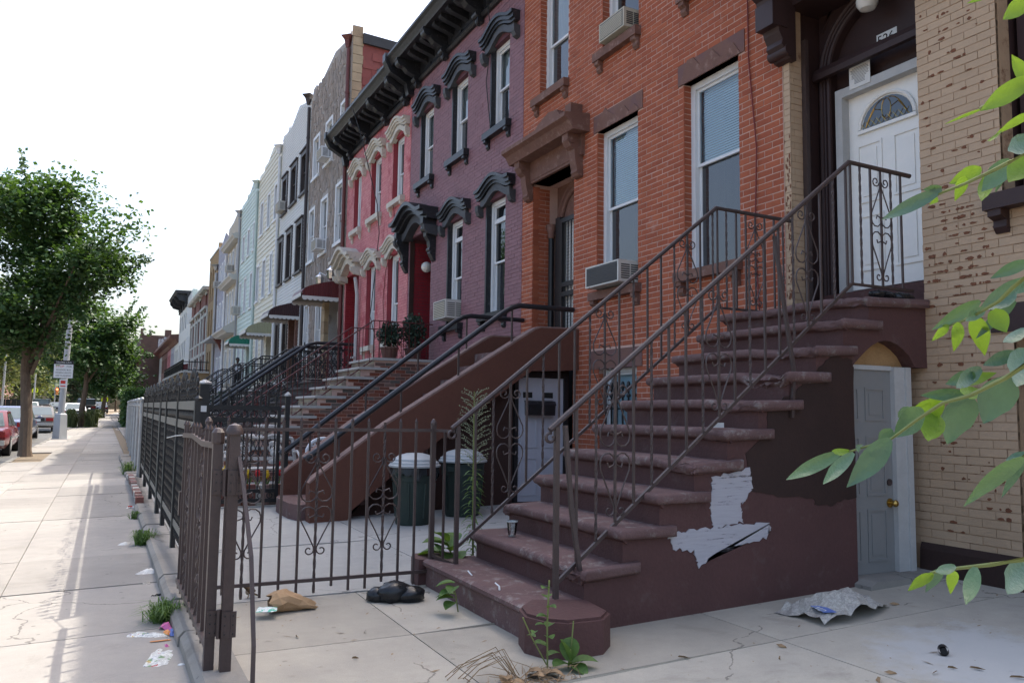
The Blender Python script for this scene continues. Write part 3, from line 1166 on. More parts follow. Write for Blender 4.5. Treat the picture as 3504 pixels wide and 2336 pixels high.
def text(par, s, size, origin, right, up, m, name='lettering', ext=.001, align='LEFT', sx=1):
    cu = D.curves.new(name, 'FONT')
    cu.body = s
    cu.size = size
    cu.align_x = align
    cu.extrude = ext
    o = D.objects.new(name, cu)
    COL.objects.link(o)
    r_, u_ = Vector(right).normalized(), Vector(up).normalized()
    n_ = r_.cross(u_)
    mw = Matrix(((r_.x * sx, u_.x, n_.x, origin[0]), (r_.y * sx, u_.y, n_.y, origin[1]), (r_.z * sx, u_.z, n_.z, origin[2]), (0, 0, 0, 1)))
    dg = bpy.context.evaluated_depsgraph_get()
    dg.update()
    me = D.meshes.new_from_object(o.evaluated_get(dg))
    D.objects.remove(o)
    me.transform(mw)
    me.materials.clear()
    me.materials.append(m)
    for v in me.polygons:
        v.material_index = 0
    return link(name, me, par)


npl = thing('number_plate', 'pale house number plate reading 526 above the white front door', 'house number', (XF + .5, 5.0, 4.78))
for k in range(3):
    MB().box(XF + .499, XF + .504, 5.018 - k * .074, 5.09 - k * .074, 4.755, 4.875).obj('digit_tile', M['signwhite'], npl)
text(npl, '526', .128, (XF + .497, 5.085, 4.768), (0, -1, 0), (0, 0, 1), M['ink'], 'digits', .0008, sx=.98)
nt_ = thing('posted_notice', 'white typed notice taped above the frame of the white front door', 'paper notice', (XF + .395, 5.2, 4.45))
MB().box(XF + .395, XF + .397, 5.09, 5.33, 4.40, 4.62).obj('sheet', M['paper'], nt_)
q = MB()
for k in range(12):
    z = 4.595 - k * .0135
    a, b = (5.315 - R.uniform(0, .02), 5.105 + R.uniform(0, .03)) if k < 8 else (5.27, 5.15)
    q.box(XF + .3942, XF + .3952, b, a, z - .0045, z)
q.obj('print_lines', M['ink'], nt_, stuff=True)
gl = thing('ceiling_globe', 'white opal globe lamp on a brass fitting under the arch of door 526', 'lamp', (6.22, 5.0, 5.2))
MB().lathe([(.02, 5.28), (.085, 5.28), (.09, 5.21), (.07, 5.2)], 6.22, 5.0, 18).obj('fitting', M['trimgrey'], gl, True)
MB().lathe([(.02, 5.03), (.07, 5.045), (.098, 5.09), (.1, 5.13), (.08, 5.18), (.06, 5.2)], 6.22, 5.0, 20).obj('globe', M['opal'], gl, True)
# door hood with its brackets
hd = MB()
hd.box(XF - .50, XF + .45, 3.95, 6.02, 5.62, 5.70)
hd.prism([(XF - .50, 5.70), (XF + .02, 5.70), (XF + .02, 6.1), (XF - .72, 6.1), (XF - .72, 6.0), (XF - .6, 5.9), (XF - .56, 5.78)], 'y', 3.9, 6.1)
hd.box(XF - .02, XF + .5, 4.15, 5.86, 5.30, 5.62)
hdo = hd.obj('door_hood', M['doorbrown'], h)
BP = [(XF + .02, 5.62), (XF - .46, 5.62), (XF - .46, 5.5), (XF - .40, 5.40), (XF - .30, 5.34), (XF - .26, 5.2), (XF - .2, 5.0), (XF - .16, 4.93), (XF - .17, 4.88), (XF - .12, 4.82), (XF - .06, 4.76), (XF + .02, 4.74)]
for ya in (5.64, 4.0):
    b = MB().prism(BP, 'y', ya, ya + .21).obj('bracket', M['doorbrown'], hdo)
    MB().box(XF - .30, XF - .1, ya - .012, ya + .222, 5.05, 5.3).obj('bracket_panel', M['doorbrown'], b)
    MB().tube([(XF - .33, ya - .02, 5.46), (XF - .33, ya + .23, 5.46)], .07, 12).obj('bracket_scroll', M['doorbrown'], b, True)
    MB().tube([(XF - .09, ya - .02, 4.83), (XF - .09, ya + .23, 4.83)], .055, 12).obj('bracket_drop', M['doorbrown'], b, True)

# ---------------------------------------------------------------- orange brick house
h = house('orange_brick_house', 'orange brick row house with flat brownstone lintels between the tan house and the purple house', 5.802, 11.46, 9.6)
OH = [(6.43, 7.35, 2.87, 5.12), (8.27, 9.22, 2.87, 5.12), (9.84, 11.1, -.4, 4.86), (10.03, 10.90, 6.2, 8.2), (8.25, 9.10, 6.22, 8.2), (6.42, 7.3, 6.22, 8.2), (8.3, 9.17, .15, 1.83)]
LT = [(6.33, 7.45, 5.12, 5.37), (8.16, 9.31, 5.12, 5.36), (8.18, 9.38, 1.83, 2.08)]
skin(h, 'wall', 5.802, 11.46, -.3, 9.4, OH, M['mortar'])
bricks(h, 5.81, 11.455, 0, 9.3, OH + LT, M['orange'], j=.0115, Hh=.0565, L=.2015, proud=.0035, reveal=.12)
bricks(h, XF + .004, XF + .3, 2.1, 4.8, [], M['orange'], face=11.1, axis='x', maxobj=60)
for i, (a, b, c, d) in enumerate(LT):
    q = MB()
    n = 9
    bot = [(a, c)] + [(a + (b - a) * t / n, c) for t in range(1, n)] + [(b, c)]
    q.prism([(a, c), (b, c), (b, d), (a, d)], 'x', XF - .012, XF + .3)
    lo = q.obj('lintel', M['lintel'], h)
    if i < 2:
        w = [(a + .05, c - .002)] + [(a + .05 + (b - a - .12) * t / n, c + .07 + .07 * math.sin(t * 1.9 + i) + .02 * t) for t in range(1, n)] + [(b - .04, c - .002)]
        MB().prism(w, 'x', XF - .022, XF - .011).obj('spalled_face', M['hoodbrown'], lo)
for i, (a, b, c, d) in enumerate(OH[:2]):
    window(h, a, b, c, d, .10, .075, split=.57 if i == 0 else .52)
for i, (a, b, c, d) in enumerate(OH[3:6]):
    window(h, a, b, c, d, .11, .07, split=.42, up='curtain', lo='screen' if i == 0 else 'dark')
b_ = OH[6]
bw = window(h, b_[0], b_[1], b_[2], b_[3], .10, .05, up='blind', lo='blind')
for k in range(6):
    y = 8.42 + k * .13
    q = MB()
    q.bar((XF + .05, y, .2), (XF + .05, y, 1.55), .009)
    q.blob((XF + .05, y, 1.60), (.03, .03, .06), 6, 4)
    q.blob((XF + .05, y, 1.47), (.035, .035, .03), 6, 4)
    q.obj('window_bar', M['black'], bw)
MB().bar((XF + .055, 8.32, 1.3), (XF + .055, 9.15, 1.3), .01).obj('bar_rail', M['black'], bw)
for a, b, c, d in ((6.40, 7.46, 2.76, 2.87), (8.20, 9.31, 2.76, 2.87), (10.0, 11.05, 6.08, 6.2), (8.2, 9.22, 6.1, 6.22), (6.36, 7.38, 6.1, 6.22)):
    sill(h, a, b, c, d, M['hoodbrown'], .1, bh=.16)
# door recess
q = MB()
q.box(XF + .45, XF + .55, 9.84, 11.1, 2.1, 5.0)
ds = q.obj('door_recess', M['hoodbrown'], h)
cy, cz, n = 10.4, 4.22, 16
for rr, t in ((.50, .035), (.56, .02), (.61, .035)):
    MB().tube([(XF + .42, cy + rr, 2.2)] + [(XF + .42, cy + rr * math.cos(math.pi * i / n), cz + rr * math.sin(math.pi * i / n)) for i in range(n + 1)] + [(XF + .42, cy - rr, 2.2)], t, 8).obj('arch_moulding', M['hoodbrown'], ds, True)
MB().prism([(cy + .5 * math.cos(math.pi * i / n), cz + .02 + .5 * math.sin(math.pi * i / n)) for i in range(n + 1)], 'x', XF + .435, XF + .449).obj('tympanum', M['hoodbrown'], ds)
MB().tube([(XF + .3, 11.03, 2.2), (XF + .3, 11.03, 4.0)], .045, 10).obj('column', M['black'], ds, True)
MB().lathe([(.045, 4.0), (.06, 4.02), (.05, 4.06), (.085, 4.18), (.085, 4.22)], XF + .3, 11.03, 10).obj('column_capital', M['hoodbrown'], ds, True)
dr = MB().box(XF + .40, XF + .434, 9.86, 10.75, 2.15, 4.22).obj('front_door', M['doorwhite'], h)
sg = MB()
x = XF + .30
for ya, yb in ((9.845, 9.90), (10.70, 10.76)):
    sg.box(x, x + .04, ya, yb, 2.16, 4.26)
for za, zb in ((2.16, 2.24), (3.03, 3.10), (3.18, 3.25), (4.19, 4.26)):
    sg.box(x + .001, x + .039, 9.90, 10.70, za, zb)
sg.box(x, x + .1, 10.76, 10.9, 2.16, 4.3)
so = sg.obj('security_gate', M['black'], h)
for k in range(8):
    y = 9.97 + k * .095
    MB().bar((x + .02, y, 2.2), (x + .02, y, 4.2), .007).obj('gate_bar', M['black'], so)
q = MB()
z = 2.3
while z < 4.15:
    for k in range(9):
        y = 9.93 + k * .085
        if 3.0 < z < 3.28:
            continue
        q.tube([(x + .06, y, z), (x + .06, y + .03, z + .022), (x + .06, y, z + .045), (x + .06, y - .03, z + .022), (x + .06, y, z)], .006, 3, caps=False)
    z += .05
q.obj('lattice', M['trimgrey'], so, stuff=True)
MB().blob((x - .03, 9.93, 3.14), (.03, .03, .03), 10, 6).obj('knob', M['brass'], so, True)
text(so, '28', .13, (x - .004, 10.22, 3.55), (0, -1, 0), (0, 0, 1), M['ink'], 'digits', .004)
# hood over the door
q = MB()
q.box(XF - .05, XF + .3, 9.84, 11.1, 4.86, 4.99)
q.box(XF - .06, XF + .02, 9.55, 11.3, 4.9, 5.2)
q.prism([(XF + .02, 5.2), (XF - .28, 5.2), (XF - .30, 5.24), (XF - .35, 5.32), (XF - .42, 5.36), (XF - .42, 5.42), (XF + .02, 5.47)], 'y', 9.42, 11.42)
hdo = q.obj('door_hood', M['hoodbrown'], h)
BP2 = [(XF + .02, 5.2), (XF - .26, 5.2), (XF - .26, 5.1), (XF - .21, 5.02), (XF - .15, 4.98), (XF - .13, 4.82), (XF - .10, 4.7), (XF - .11, 4.66), (XF - .06, 4.6), (XF + .02, 4.58)]
for ya in (9.60, 11.1):
    b = MB().prism(BP2, 'y', ya, ya + .16).obj('bracket', M['hoodbrown'], hdo)
    MB().tube([(XF - .19, ya - .014, 5.11), (XF - .19, ya + .174, 5.11)], .055, 10).obj('bracket_scroll', M['hoodbrown'], b, True)
    MB().tube([(XF - .05, ya - .014, 4.64), (XF - .05, ya + .174, 4.64)], .04, 10).obj('bracket_drop', M['hoodbrown'], b, True)
MB().box(XF - .2, XF + .02, 9.62, 9.78, 5.46, 5.66).obj('broken_finial', M['hoodbrown'], hdo)
MB().prism([(10.0, 5.45), (10.0, 5.6), (10.1, 5.72), (10.35, 5.76), (10.7, 5.66), (10.95, 5.5), (11.0, 5.45)], 'x', XF - .16, XF + .02).obj('broken_crest', M['hoodbrown'], hdo)

# ---------------------------------------------------------------- purple brick house
h = house('purple_brick_house', 'purple painted brick house with black arched window hoods and a black bracketed cornice', 11.464, 16.98, 8.95)
PH = [(12.0, 12.78, 6.2, 7.75), (13.78, 14.58, 6.2, 7.75), (15.58, 16.37, 6.18, 7.75), (12.08, 12.88, 2.94, 4.95), (13.92, 14.69, 2.9, 4.95), (15.56, 16.88, 2.2, 5.05)]
AR = [(a, b, d, d + .14) for a, b, c, d in PH[:5]]
skin(h, 'wall', 11.464, 16.98, -.3, 9.0, PH, M['purple_j'])
bricks(h, 11.47, 16.97, .3, 8.55, PH + AR, M['purple'], j=.006, proud=.004)
for i, (a, b, c, d) in enumerate(PH[:5]):
    window(h, a, b - .055, c, d, .09, .075, up='curtain' if i < 3 else 'sky', lo='screen', arch=.1, rail3=i > 2, split=.5 if i < 3 else .46)
    MB().box(XF - .004, XF + .2, b - .053, b + .004, c, d).obj('black_reveal', M['blackpaint'], h)
    hood(h, (a + b) / 2 - .08, .68, d - .04, .17, M['blackpaint'], M['charcoal'], .17, .29)
    sill(h, a - .1, b + .09, c - .12, c, M['blackpaint'], .12, bh=.17)
q = MB()
q.box(XF + .55, XF + .6, 15.56, 16.88, 2.2, 5.3)
dp = q.obj('door_recess', M['black'], h)
MB().box(XF + .50, XF + .549, 15.75, 16.6, 2.26, 4.5).obj('front_door', M['blackpaint'], h)
bricks(h, XF + .004, XF + .5, 2.2, 5.0, [], M['red'], face=16.88, axis='x', maxobj=80)
MB().box(XF - .002, XF + .1, 16.86, 16.90, 2.2, 5.0).obj('brown_jamb', M['brown2d'], h)
hood(h, 16.2, 1.0, 5.02, .27, M['blackpaint'], M['charcoal'], .42, .4, .8, 22, 'door_hood')
for ya in (15.3, 16.98):
    b = MB().prism([(XF + .02, 5.2), (XF - .3, 5.2), (XF - .3, 5.08), (XF - .24, 5.0), (XF - .22, 4.82), (XF - .15, 4.72), (XF - .12, 4.55), (XF - .13, 4.48), (XF - .05, 4.34), (XF + .02, 4.3)], 'y', ya, ya + .16).obj('bracket', M['blackpaint'], h)
    MB().tube([(XF - .2, ya - .015, 4.98), (XF - .2, ya + .175, 4.98)], .09, 10).obj('bracket_scroll', M['blackpaint'], b, True)
    MB().tube([(XF - .1, ya - .015, 4.55), (XF - .1, ya + .175, 4.55)], .055, 10).obj('bracket_drop', M['blackpaint'], b, True)


def cornice(h, y0, y1, z0, top, pj, m, bigs, step=.36, endcap=True):
    q = MB()
    q.box(XF - .05, XF + .3, y0, y1, z0 + .06, top - .2)
    q.prism([(XF + .02, z0 - .02), (XF - .06, z0 - .02), (XF - .10, z0 + .02), (XF - .08, z0 + .06), (XF + .02, z0 + .06)], 'y', y0, y1)
    q.prism([(XF + .3, top - .22), (XF - pj + .12, top - .22), (XF - pj + .10, top - .18), (XF - pj + .05, top - .1), (XF - pj, top - .05), (XF - pj, top), (XF - pj + .06, top + .02), (XF + .3, top + .05)], 'y', y0 - .02, y1 + .02)
    c = q.obj('cornice', m, h)
    y = y0 + .14
    while y < y1 - .1:
        if all(abs(y - b) > .2 for b in bigs):
            q = MB()
            q.prism([(XF - .03, top - .2), (XF - pj + .2, top - .2), (XF - pj + .2, top - .28), (XF - pj + .3, top - .33), (XF - .12, top - .40), (XF - .03, top - .44)], 'y', y - .07, y + .07)
            q.obj('modillion', m, c)
        y += step
    for b in bigs:
        q = MB()
        zt = top - .2
        zb = z0 - .12
        H_ = zt - zb
        pr_ = [(XF - .03, zt), (XF - pj + .1, zt), (XF - pj + .08, zt - .1 * H_), (XF - pj + .13, zt - .26 * H_), (XF - pj + .26, zt - .36 * H_), (XF - pj + .34, zt - .5 * H_), (XF - .16, zt - .62 * H_), (XF - .1, zt - .74 * H_), (XF - .13, zt - .84 * H_), (XF - .12, zt - .94 * H_), (XF - .06, zb), (XF - .03, zb)]
        q.prism(pr_, 'y', b - .085, b + .085)
        bo = q.obj('cornice_bracket', m, c)
        MB().tube([(XF - pj + .2, b - .1, zt - .16 * H_), (XF - pj + .2, b + .1, zt - .16 * H_)], .1, 12).obj('upper_scroll', m, bo, True)
        MB().tube([(XF - .14, b - .1, zt - .72 * H_), (XF - .14, b + .1, zt - .72 * H_)], .06, 10).obj('lower_scroll', m, bo, True)
        for k in range(5):
            MB().blob((XF - .13 + .01 * k, b + (k - 2) * .035, zb + .05), (.03, .018, .07), 6, 4).obj('acanthus_leaf', m, bo, True)
    ys_ = sorted(bigs)
    for a, b in zip(ys_, ys_[1:]):
        q = MB()
        w = (b - a - .3) / 2
        for k in range(2):
            c0 = a + .13 + k * (w + .05)
            q.box(XF - .064, XF - .048, c0, c0 + w, z0 + .14, z0 + .17)
            q.box(XF - .064, XF - .048, c0, c0 + w, top - .52, top - .49)
            q.box(XF - .064, XF - .048, c0, c0 + .03, z0 + .17, top - .52)
            q.box(XF - .064, XF - .048, c0 + w - .03, c0 + w, z0 + .17, top - .52)
        q.obj('frieze_panel', m, c)
    if endcap:
        q = MB()
        q.prism([(XF + .1, z0 - .15), (XF - .14, z0 - .15), (XF - .2, z0 + .1), (XF - pj + .1, top - .35), (XF - pj - .03, top - .12), (XF - pj - .03, top + .06), (XF + .1, top + .06)], 'y', y1 - .05, y1 + .14)
        q.obj('end_block', m, c)
    return c


cornice(h, 11.47, 16.9, 8.52, 9.16, .68, M['blackpaint'], [11.62, 13.15, 14.85, 16.45])

# ---------------------------------------------------------------- pink brick house
h = house('pink_brick_house', 'salmon pink painted brick house with weathered cream window hoods beside the stone clad house', 16.984, 22.34, 8.8)
KH = [(17.45, 18.24, 6.18, 7.72), (19.17, 20.0, 6.16, 7.72), (20.92, 21.6, 6.14, 7.68), (17.63, 18.44, 2.86, 4.93), (19.4, 20.17, 2.86, 4.93), (20.9, 22.2, 2.0, 4.95)]
AR = [(a, b, d, d + .12) for a, b, c, d in KH[:5]]
skin(h, 'wall', 16.984, 22.34, -.3, 8.85, KH, M['pink_j'])
bricks(h, 17.0, 22.33, 1.5, 8.45, KH + AR, M['pink'], j=.007, proud=.004)
for i, (a, b, c, d) in enumerate(KH[:5]):
    window(h, a, b - .05, c, d, .10, .10, up='dark', lo='screen' if i < 3 else 'dark', arch=.09, split=.45)
    hood(h, (a + b) / 2 - .08, .68, d - .04, .17, M['cream_stone'], M['cream_stone'], .17, .29)
    sill(h, a - .12, b + .1, c - .12, c, M['cream_stone'], .12, bh=.2)
q = MB().box(XF + .55, XF + .6, 20.9, 22.2, 2.0, 5.2).obj('door_recess', M['red'], h)
bricks(h, XF + .004, XF + .5, 2.0, 4.95, [], M['red'], face=22.2, axis='x', maxobj=60)
hood(h, 21.5, .95, 4.98, .27, M['cream_stone'], M['cream_stone'], .46, .42, .8, 22, 'door_hood')
MB().prism([(XF + .02, 5.15), (XF - .34, 5.15), (XF - .3, 5.0), (XF - .2, 4.86), (XF + .02, 4.8)], 'y', 22.1, 22.3).obj('bracket', M['cream_stone'], h)
cornice(h, 17.06, 22.3, 8.36, 9.02, .68, M['blackpaint'], [17.2, 18.65, 20.2, 21.8])
q = MB()
for k in range(26):
    y = 17.3 + k * .19
    q.box(XF - .66, XF - .55, y, y + .15, 9.03, 9.06 + R.uniform(0, .04))
q.obj('slate_edge', M['charcoal'], h, stuff=True)
# ---------------------------------------------------------------- the houses further up the row
def profile_at(prof):
    ps = sorted(prof)

    def zmax(y):
        for (a, za), (b, zb) in zip(ps, ps[1:]):
            if a <= y <= b:
                return za + (zb - za) * (y - a) / max(1e-6, b - a)
        return ps[0][1] if y < ps[0][0] else ps[-1][1]

    def rng(z):
        ok = [ps[0][0] + (ps[-1][0] - ps[0][0]) * i / 60 for i in range(61)]
        ok = [y for y in ok if zmax(y) >= z]
        return (min(ok), max(ok)) if ok else (0, 0)
    return rng


def awning(h, y0, y1, zt, zf, zb, out, m, light='scallop'):
    a = MB()
    a.box(XF - .03, XF + .01, y0, y1, zt - .05, zt)
    ao = a.obj('awning', M['under'], h)
    n = 15
    for yy, nm in ((y0, 'side_rib'), (y1, 'side_rib')):
        for i in range(n):
            xa = XF - out + (out) * i / n
            xb = xa + out / n * .93

            def tz(x):
                t = (x - (XF - out)) / out
                return zb + (zf - zb) + (zt - zf) * (min(1, t) ** .55 if t > 0 else 0)
            q = MB()
            e = .02 * (i % 2)
            q.prism([(xa, zb), (xb, zb), (xb, tz(xb)), (xa, tz(xa))], 'y', yy - .012 + e * .3, yy + .012 + e * .3)
            q.obj(nm, m, ao)
    # top slats, valances, underside
    ns = max(6, int((y1 - y0) / .16))
    for i in range(ns):
        ya = y0 + (y1 - y0) * i / ns
        yb = ya + (y1 - y0) / ns * .95
        pts = [(XF - out - .03, zf - .04)] + [(XF - out + out * t, zf + (zt - zf) * t ** .55) for t in (0, .08, .2, .4, .7, 1)]
        q = MB()
        for (xa, za), (xb, zb_) in zip(pts, pts[1:]):
            q.face([(xa, ya, za), (xb, ya, zb_), (xb, yb, zb_), (xa, yb, za)][::-1])
            q.face([(xa, ya, za - .02), (xb, ya, zb_ - .02), (xb, yb, zb_ - .02), (xa, yb, za - .02)])
        q.obj('top_slat', m, ao)

    def scallops(p0, p1, zz, d, nm):
        q = MB()
        L = (Vector(p1) - Vector(p0)).length
        k = max(3, int(L / .14))
        for i in range(k):
            pts = []
            for j in range(7):
                t = (i + j / 6) / k
                pts.append((p0[0] + (p1[0] - p0[0]) * t, p0[1] + (p1[1] - p0[1]) * t, zz - .05 - .045 * math.sin(math.pi * j / 6)))
            top = [(p[0], p[1], zz + .03) for p in pts]
            off = (-.006, -.006, 0)
            for j in range(6):
                a, b, c, dd = pts[j], pts[j + 1], top[j + 1], top[j]
                q.face([tuple(p[x] + off[x] for x in range(3)) for p in (a, b, c, dd)])
                q.face([tuple(p[x] - off[x] for x in range(3)) for p in (dd, c, b, a)])
        q.obj(nm, M[light], ao)
    scallops((XF - out, y0 - .02), (XF, y0 - .02), zb, .1, 'side_scallop')
    scallops((XF - out, y1 + .02), (XF, y1 + .02), zb, .1, 'side_scallop')
    scallops((XF - out - .035, y0), (XF - out - .035, y1), zf - .08, .1, 'front_scallop')
    q = MB()
    for i in range(ns):
        ya = y0 + (y1 - y0) * i / ns
        q.box(XF - out + .02, XF, ya, ya + (y1 - y0) / ns * .8, zb + .03, zb + .04)
    q.obj('underside', M['under'], ao, stuff=True)
    q = MB()
    q.bar((XF - out, y0, zb + .02), (XF, y0, zb + .02), .014)
    q.bar((XF - out, y1, zb + .02), (XF, y1, zb + .02), .014)
    q.bar((XF - out, y0, zf - .05), (XF - out, y1, zf - .05), .014)
    q.obj('awning_frame', M['scallop'], ao)
    return ao


# stone-clad house
h = house('stone_clad_house', 'tall grey brown stone clad house with white framed windows and a red shingled side wall', 22.342, 27.4, 11.3, 8.5)
PR = [(22.342, 12.1), (22.5, 12.34), (22.75, 12.2), (24.3, 12.42), (25.95, 12.12), (26.05, 11.95), (26.78, 11.97), (26.82, 12.27), (27.2, 12.25), (27.4, 11.86)]
SH = [(25.97, 26.82, 8.96, 10.38), (24.28, 25.14, 9.0, 10.4), (22.5, 23.32, 8.96, 10.42), (26.32, 27.12, 6.18, 7.97), (24.6, 25.45, 6.18, 7.97), (22.8, 23.6, 6.18, 7.99), (26.68, 27.36, 2.9, 4.8), (24.96, 25.68, 2.9, 4.7), (22.95, 24.0, 2.0, 4.55)]
skin(h, 'wall', 22.342, 27.4, -.3, 11.8, SH, M['stone_j'])
parapet(h, PR, 11.8, M['stone_j'])
items = []
rng = profile_at(PR)
z = 2.0
while z < 12.4:
    y = 22.36 + R.uniform(-.1, 0)
    hh = R.uniform(.2, .34)
    while y < 27.4:
        w = R.uniform(.12, .24)
        ya, yb, za, zb = max(22.35, y), min(27.39, y + w), z + R.uniform(-.06, .06), z + hh + R.uniform(-.04, .1)
        if zb > 11.8:
            r0, r1 = rng(min(zb, 12.42))
            if ya < r0 or yb > r1:
                y += w
                continue
        if yb - ya > .05 and not any(a - .02 < (ya + yb) / 2 < b + .02 and c - .1 < (za + zb) / 2 < d + .1 for a, b, c, d in SH):
            items.append((ya, yb, za, zb))
        y += w + .012
    z += hh
rest = MB()
items.sort(key=lambda i: (Vector((XF, i[0], i[2])) - EYE).length)
for k, (ya, yb, za, zb) in enumerate(items):
    c = .35
    w, hh = yb - ya, zb - za
    pts = [(ya + w * R.uniform(0, c), za), (yb - w * R.uniform(0, c), za + hh * R.uniform(0, .1)), (yb, za + hh * R.uniform(.3, .7)), (yb - w * R.uniform(0, c), zb), (ya + w * R.uniform(0, c), zb - hh * R.uniform(0, .1)), (ya, za + hh * R.uniform(.3, .7))]
    q = MB() if k < 300 else rest
    q.prism(pts, 'x', XF - R.uniform(.006, .022), XF + .01)
    if k < 300:
        q.obj('stone', M['stone'], h)
rest.obj('stones', M['stone'], h, stuff=True)
for i, (a, b, c, d) in enumerate(SH[:8]):
    window(h, a - .03, b + .03, c, d, .02, .10, up='curtain' if i < 6 else 'dark', lo='screen', casing=.03, split=.5)
    if i < 6:
        sill(h, a - .08, b + .08, c - .1, c, M['white'], .07, False)
# sandy quoins up the corner and the shingled flank
for k in range(13):
    MB().box(XF + .02, XF + .3 + R.uniform(-.03, .03), 22.30, 22.345, 8.6 + k * .27, 8.6 + k * .27 + .255).obj('quoin', M['quoin'], h)
MB().box(XF + .0, XF + .3, 22.29, 22.36, 12.1, 12.42).obj('quoin', M['quoin'], h)
MB().box(XF + .3, XF + 8.4, 22.31, 22.342, 8.3, 12.1).obj('flank_sheathing', M['shingle'], h)
for r_ in range(13):
    for k in range(9):
        xa = XF + .32 + k * .56 + (r_ % 2) * .28
        za = 8.6 + r_ * .26
        if za + .26 > 11.95 - k * .03:
            continue
        MB().prism([(xa, za), (xa + .553, za), (xa + .553, za + .16), (xa + .30, za + .16), (xa + .30, za + .25), (xa, za + .25)], 'y', 22.292 - .006 * (k % 2), 22.312).obj('shingle', M['shingle'], h)
MB().prism([(XF + .3, 11.92), (XF + 8.5, 11.55), (XF + 8.5, 11.8), (XF + .3, 12.22)], 'y', 22.22, 22.5).obj('coping', M['roofing'], h)
MB().box(XF + .75, XF + 1.0, 22.27, 22.30, 10.9, 11.25).obj('flank_vent', M['iron'], h)
# porch of the stone house
for k in range(7):
    MB().box(XF - .14, XF + .1, 24.02 + R.uniform(-.02, .02), 24.42, 2.1 + k * .36, 2.1 + k * .36 + .35).obj('pier_stone', M['quoin'], h)
MB().box(XF + .4, XF + .45, 22.95, 24.0, 2.1, 4.7).obj('front_door', M['brown2d'], h)
awning(h, 22.95, 24.3, 5.0, 4.62, 4.45, 1.05, M['awn_red'])

# white house with brown windows
h = house('white_sided_house', 'white clapboard house with dark brown window trim and a dark brown awning', 27.402, 32.45, 11.4, 8)
PR = [(27.402, 12.0), (28.2, 12.15), (29.45, 12.45), (31.07, 12.0), (31.1, 12.2), (31.35, 12.2), (31.4, 12.03), (32.3, 12.18), (32.45, 12.1)]
WH = [(27.7, 28.75, 8.85, 10.4), (29.33, 30.5, 8.85, 10.4), (31.05, 32.1, 8.85, 10.35), (28.05, 29.2, 6.1, 7.98), (29.82, 30.88, 6.1, 7.98), (31.5, 32.4, 6.1, 7.95), (30.1, 31.0, 2.7, 4.7), (31.65, 32.4, 2.7, 4.7), (28.3, 29.6, 2.0, 4.7)]
skin(h, 'wall', 27.402, 32.45, -.3, 11.8, WH, M['siding_w'])
parapet(h, PR, 11.8, M['siding_w'])
planks(h, 27.46, 32.44, 2.2, 12.45, WH, M['siding_w'], .115, prof=profile_at(PR))
for i, (a, b, c, d) in enumerate(WH[:8]):
    w = window(h, a, b, c, d, .0, .17, 'win_brown', up='curtain', lo='screen', casing=.05, split=.55)
    MB().box(XF - .10, XF + .02, a - .04, b + .04, c - .07, c).obj('sill', M['win_brown'], w)
    MB().box(XF - .10, XF + .02, a - .04, b + .04, d, d + .05).obj('head_cap', M['win_brown'], w)
MB().box(XF + .4, XF + .45, 28.3, 29.6, 2.1, 4.7).obj('front_door', M['doorbrown'], h)
for y in (28.32, 29.45):
    MB().box(XF - .1, XF + .1, y, y + .14, 2.1, 4.7).obj('porch_post', M['hoodbrown'], h)
awning(h, 28.2, 29.7, 5.0, 4.6, 4.44, 1.02, M['awn_brown'])

# cream house
h = house('cream_sided_house', 'cream clapboard house with wide boards and an olive striped awning', 32.452, 37.75, 11.2, 8)
PR = [(32.452, 11.9), (34.55, 12.38), (36.2, 11.9), (36.3, 12.05), (36.5, 12.05), (36.55, 11.88), (37.75, 11.92)]
CH = [(33.08, 33.85, 9.0, 10.58), (34.66, 35.4, 8.98, 10.55), (36.3, 37.1, 8.97, 10.53), (33.7, 34.3, 6.05, 7.77), (35.2, 36.05, 6.05, 7.77), (36.8, 37.6, 6.05, 7.74), (34.9, 35.6, 2.7, 4.7), (36.3, 37.0, 2.7, 4.7), (33.3, 34.4, 2.0, 4.6)]
skin(h, 'wall', 32.452, 37.75, -.3, 11.6, CH, M['siding_c'])
parapet(h, PR, 11.6, M['siding_c'])
planks(h, 32.5, 37.74, 2.2, 12.4, CH, M['siding_c'], .205, prof=profile_at(PR), proud=.024)
for i, (a, b, c, d) in enumerate(CH[:8]):
    window(h, a, b, c, d, .03, .11, up='curtain', lo='screen', casing=.03)
    sill(h, a - .06, b + .06, c - .08, c, M['white'], .07, False)
MB().box(XF + .4, XF + .45, 33.3, 34.4, 2.1, 4.6).obj('front_door', M['brown2d'], h)
awning(h, 33.3, 35.0, 4.85, 4.45, 4.26, .98, M['awn_olive'])

# mint house
h = house('mint_sided_house', 'pale mint clapboard house with a green awning over its stoop', 37.752, 43.0, 11.1, 8)
PR = [(37.752, 11.72), (39.65, 12.12), (41.0, 11.7), (41.1, 11.9), (41.3, 11.9), (41.35, 11.7), (43.0, 11.7)]
NH = [(38.3, 38.95, 8.68, 10.05), (39.9, 40.6, 8.66, 10.02), (41.46, 42.2, 8.65, 9.95), (38.62, 39.35, 5.98, 7.7), (40.4, 41.1, 5.98, 7.69), (41.95, 42.7, 5.96, 7.64), (40.2, 40.9, 2.7, 4.6), (41.7, 42.4, 2.7, 4.6), (38.5, 39.5, 2.0, 4.4)]
skin(h, 'wall', 37.752, 43.0, -.3, 11.4, NH, M['siding_m'])
parapet(h, PR, 11.4, M['siding_m'])
planks(h, 37.8, 42.99, 2.2, 12.1, NH, M['siding_m'], .205, prof=profile_at(PR), proud=.024)
for i, (a, b, c, d) in enumerate(NH[:8]):
    window(h, a, b, c, d, .03, .10, up='curtain', lo='screen', casing=.03)
    sill(h, a - .06, b + .06, c - .08, c, M['white'], .07, False)
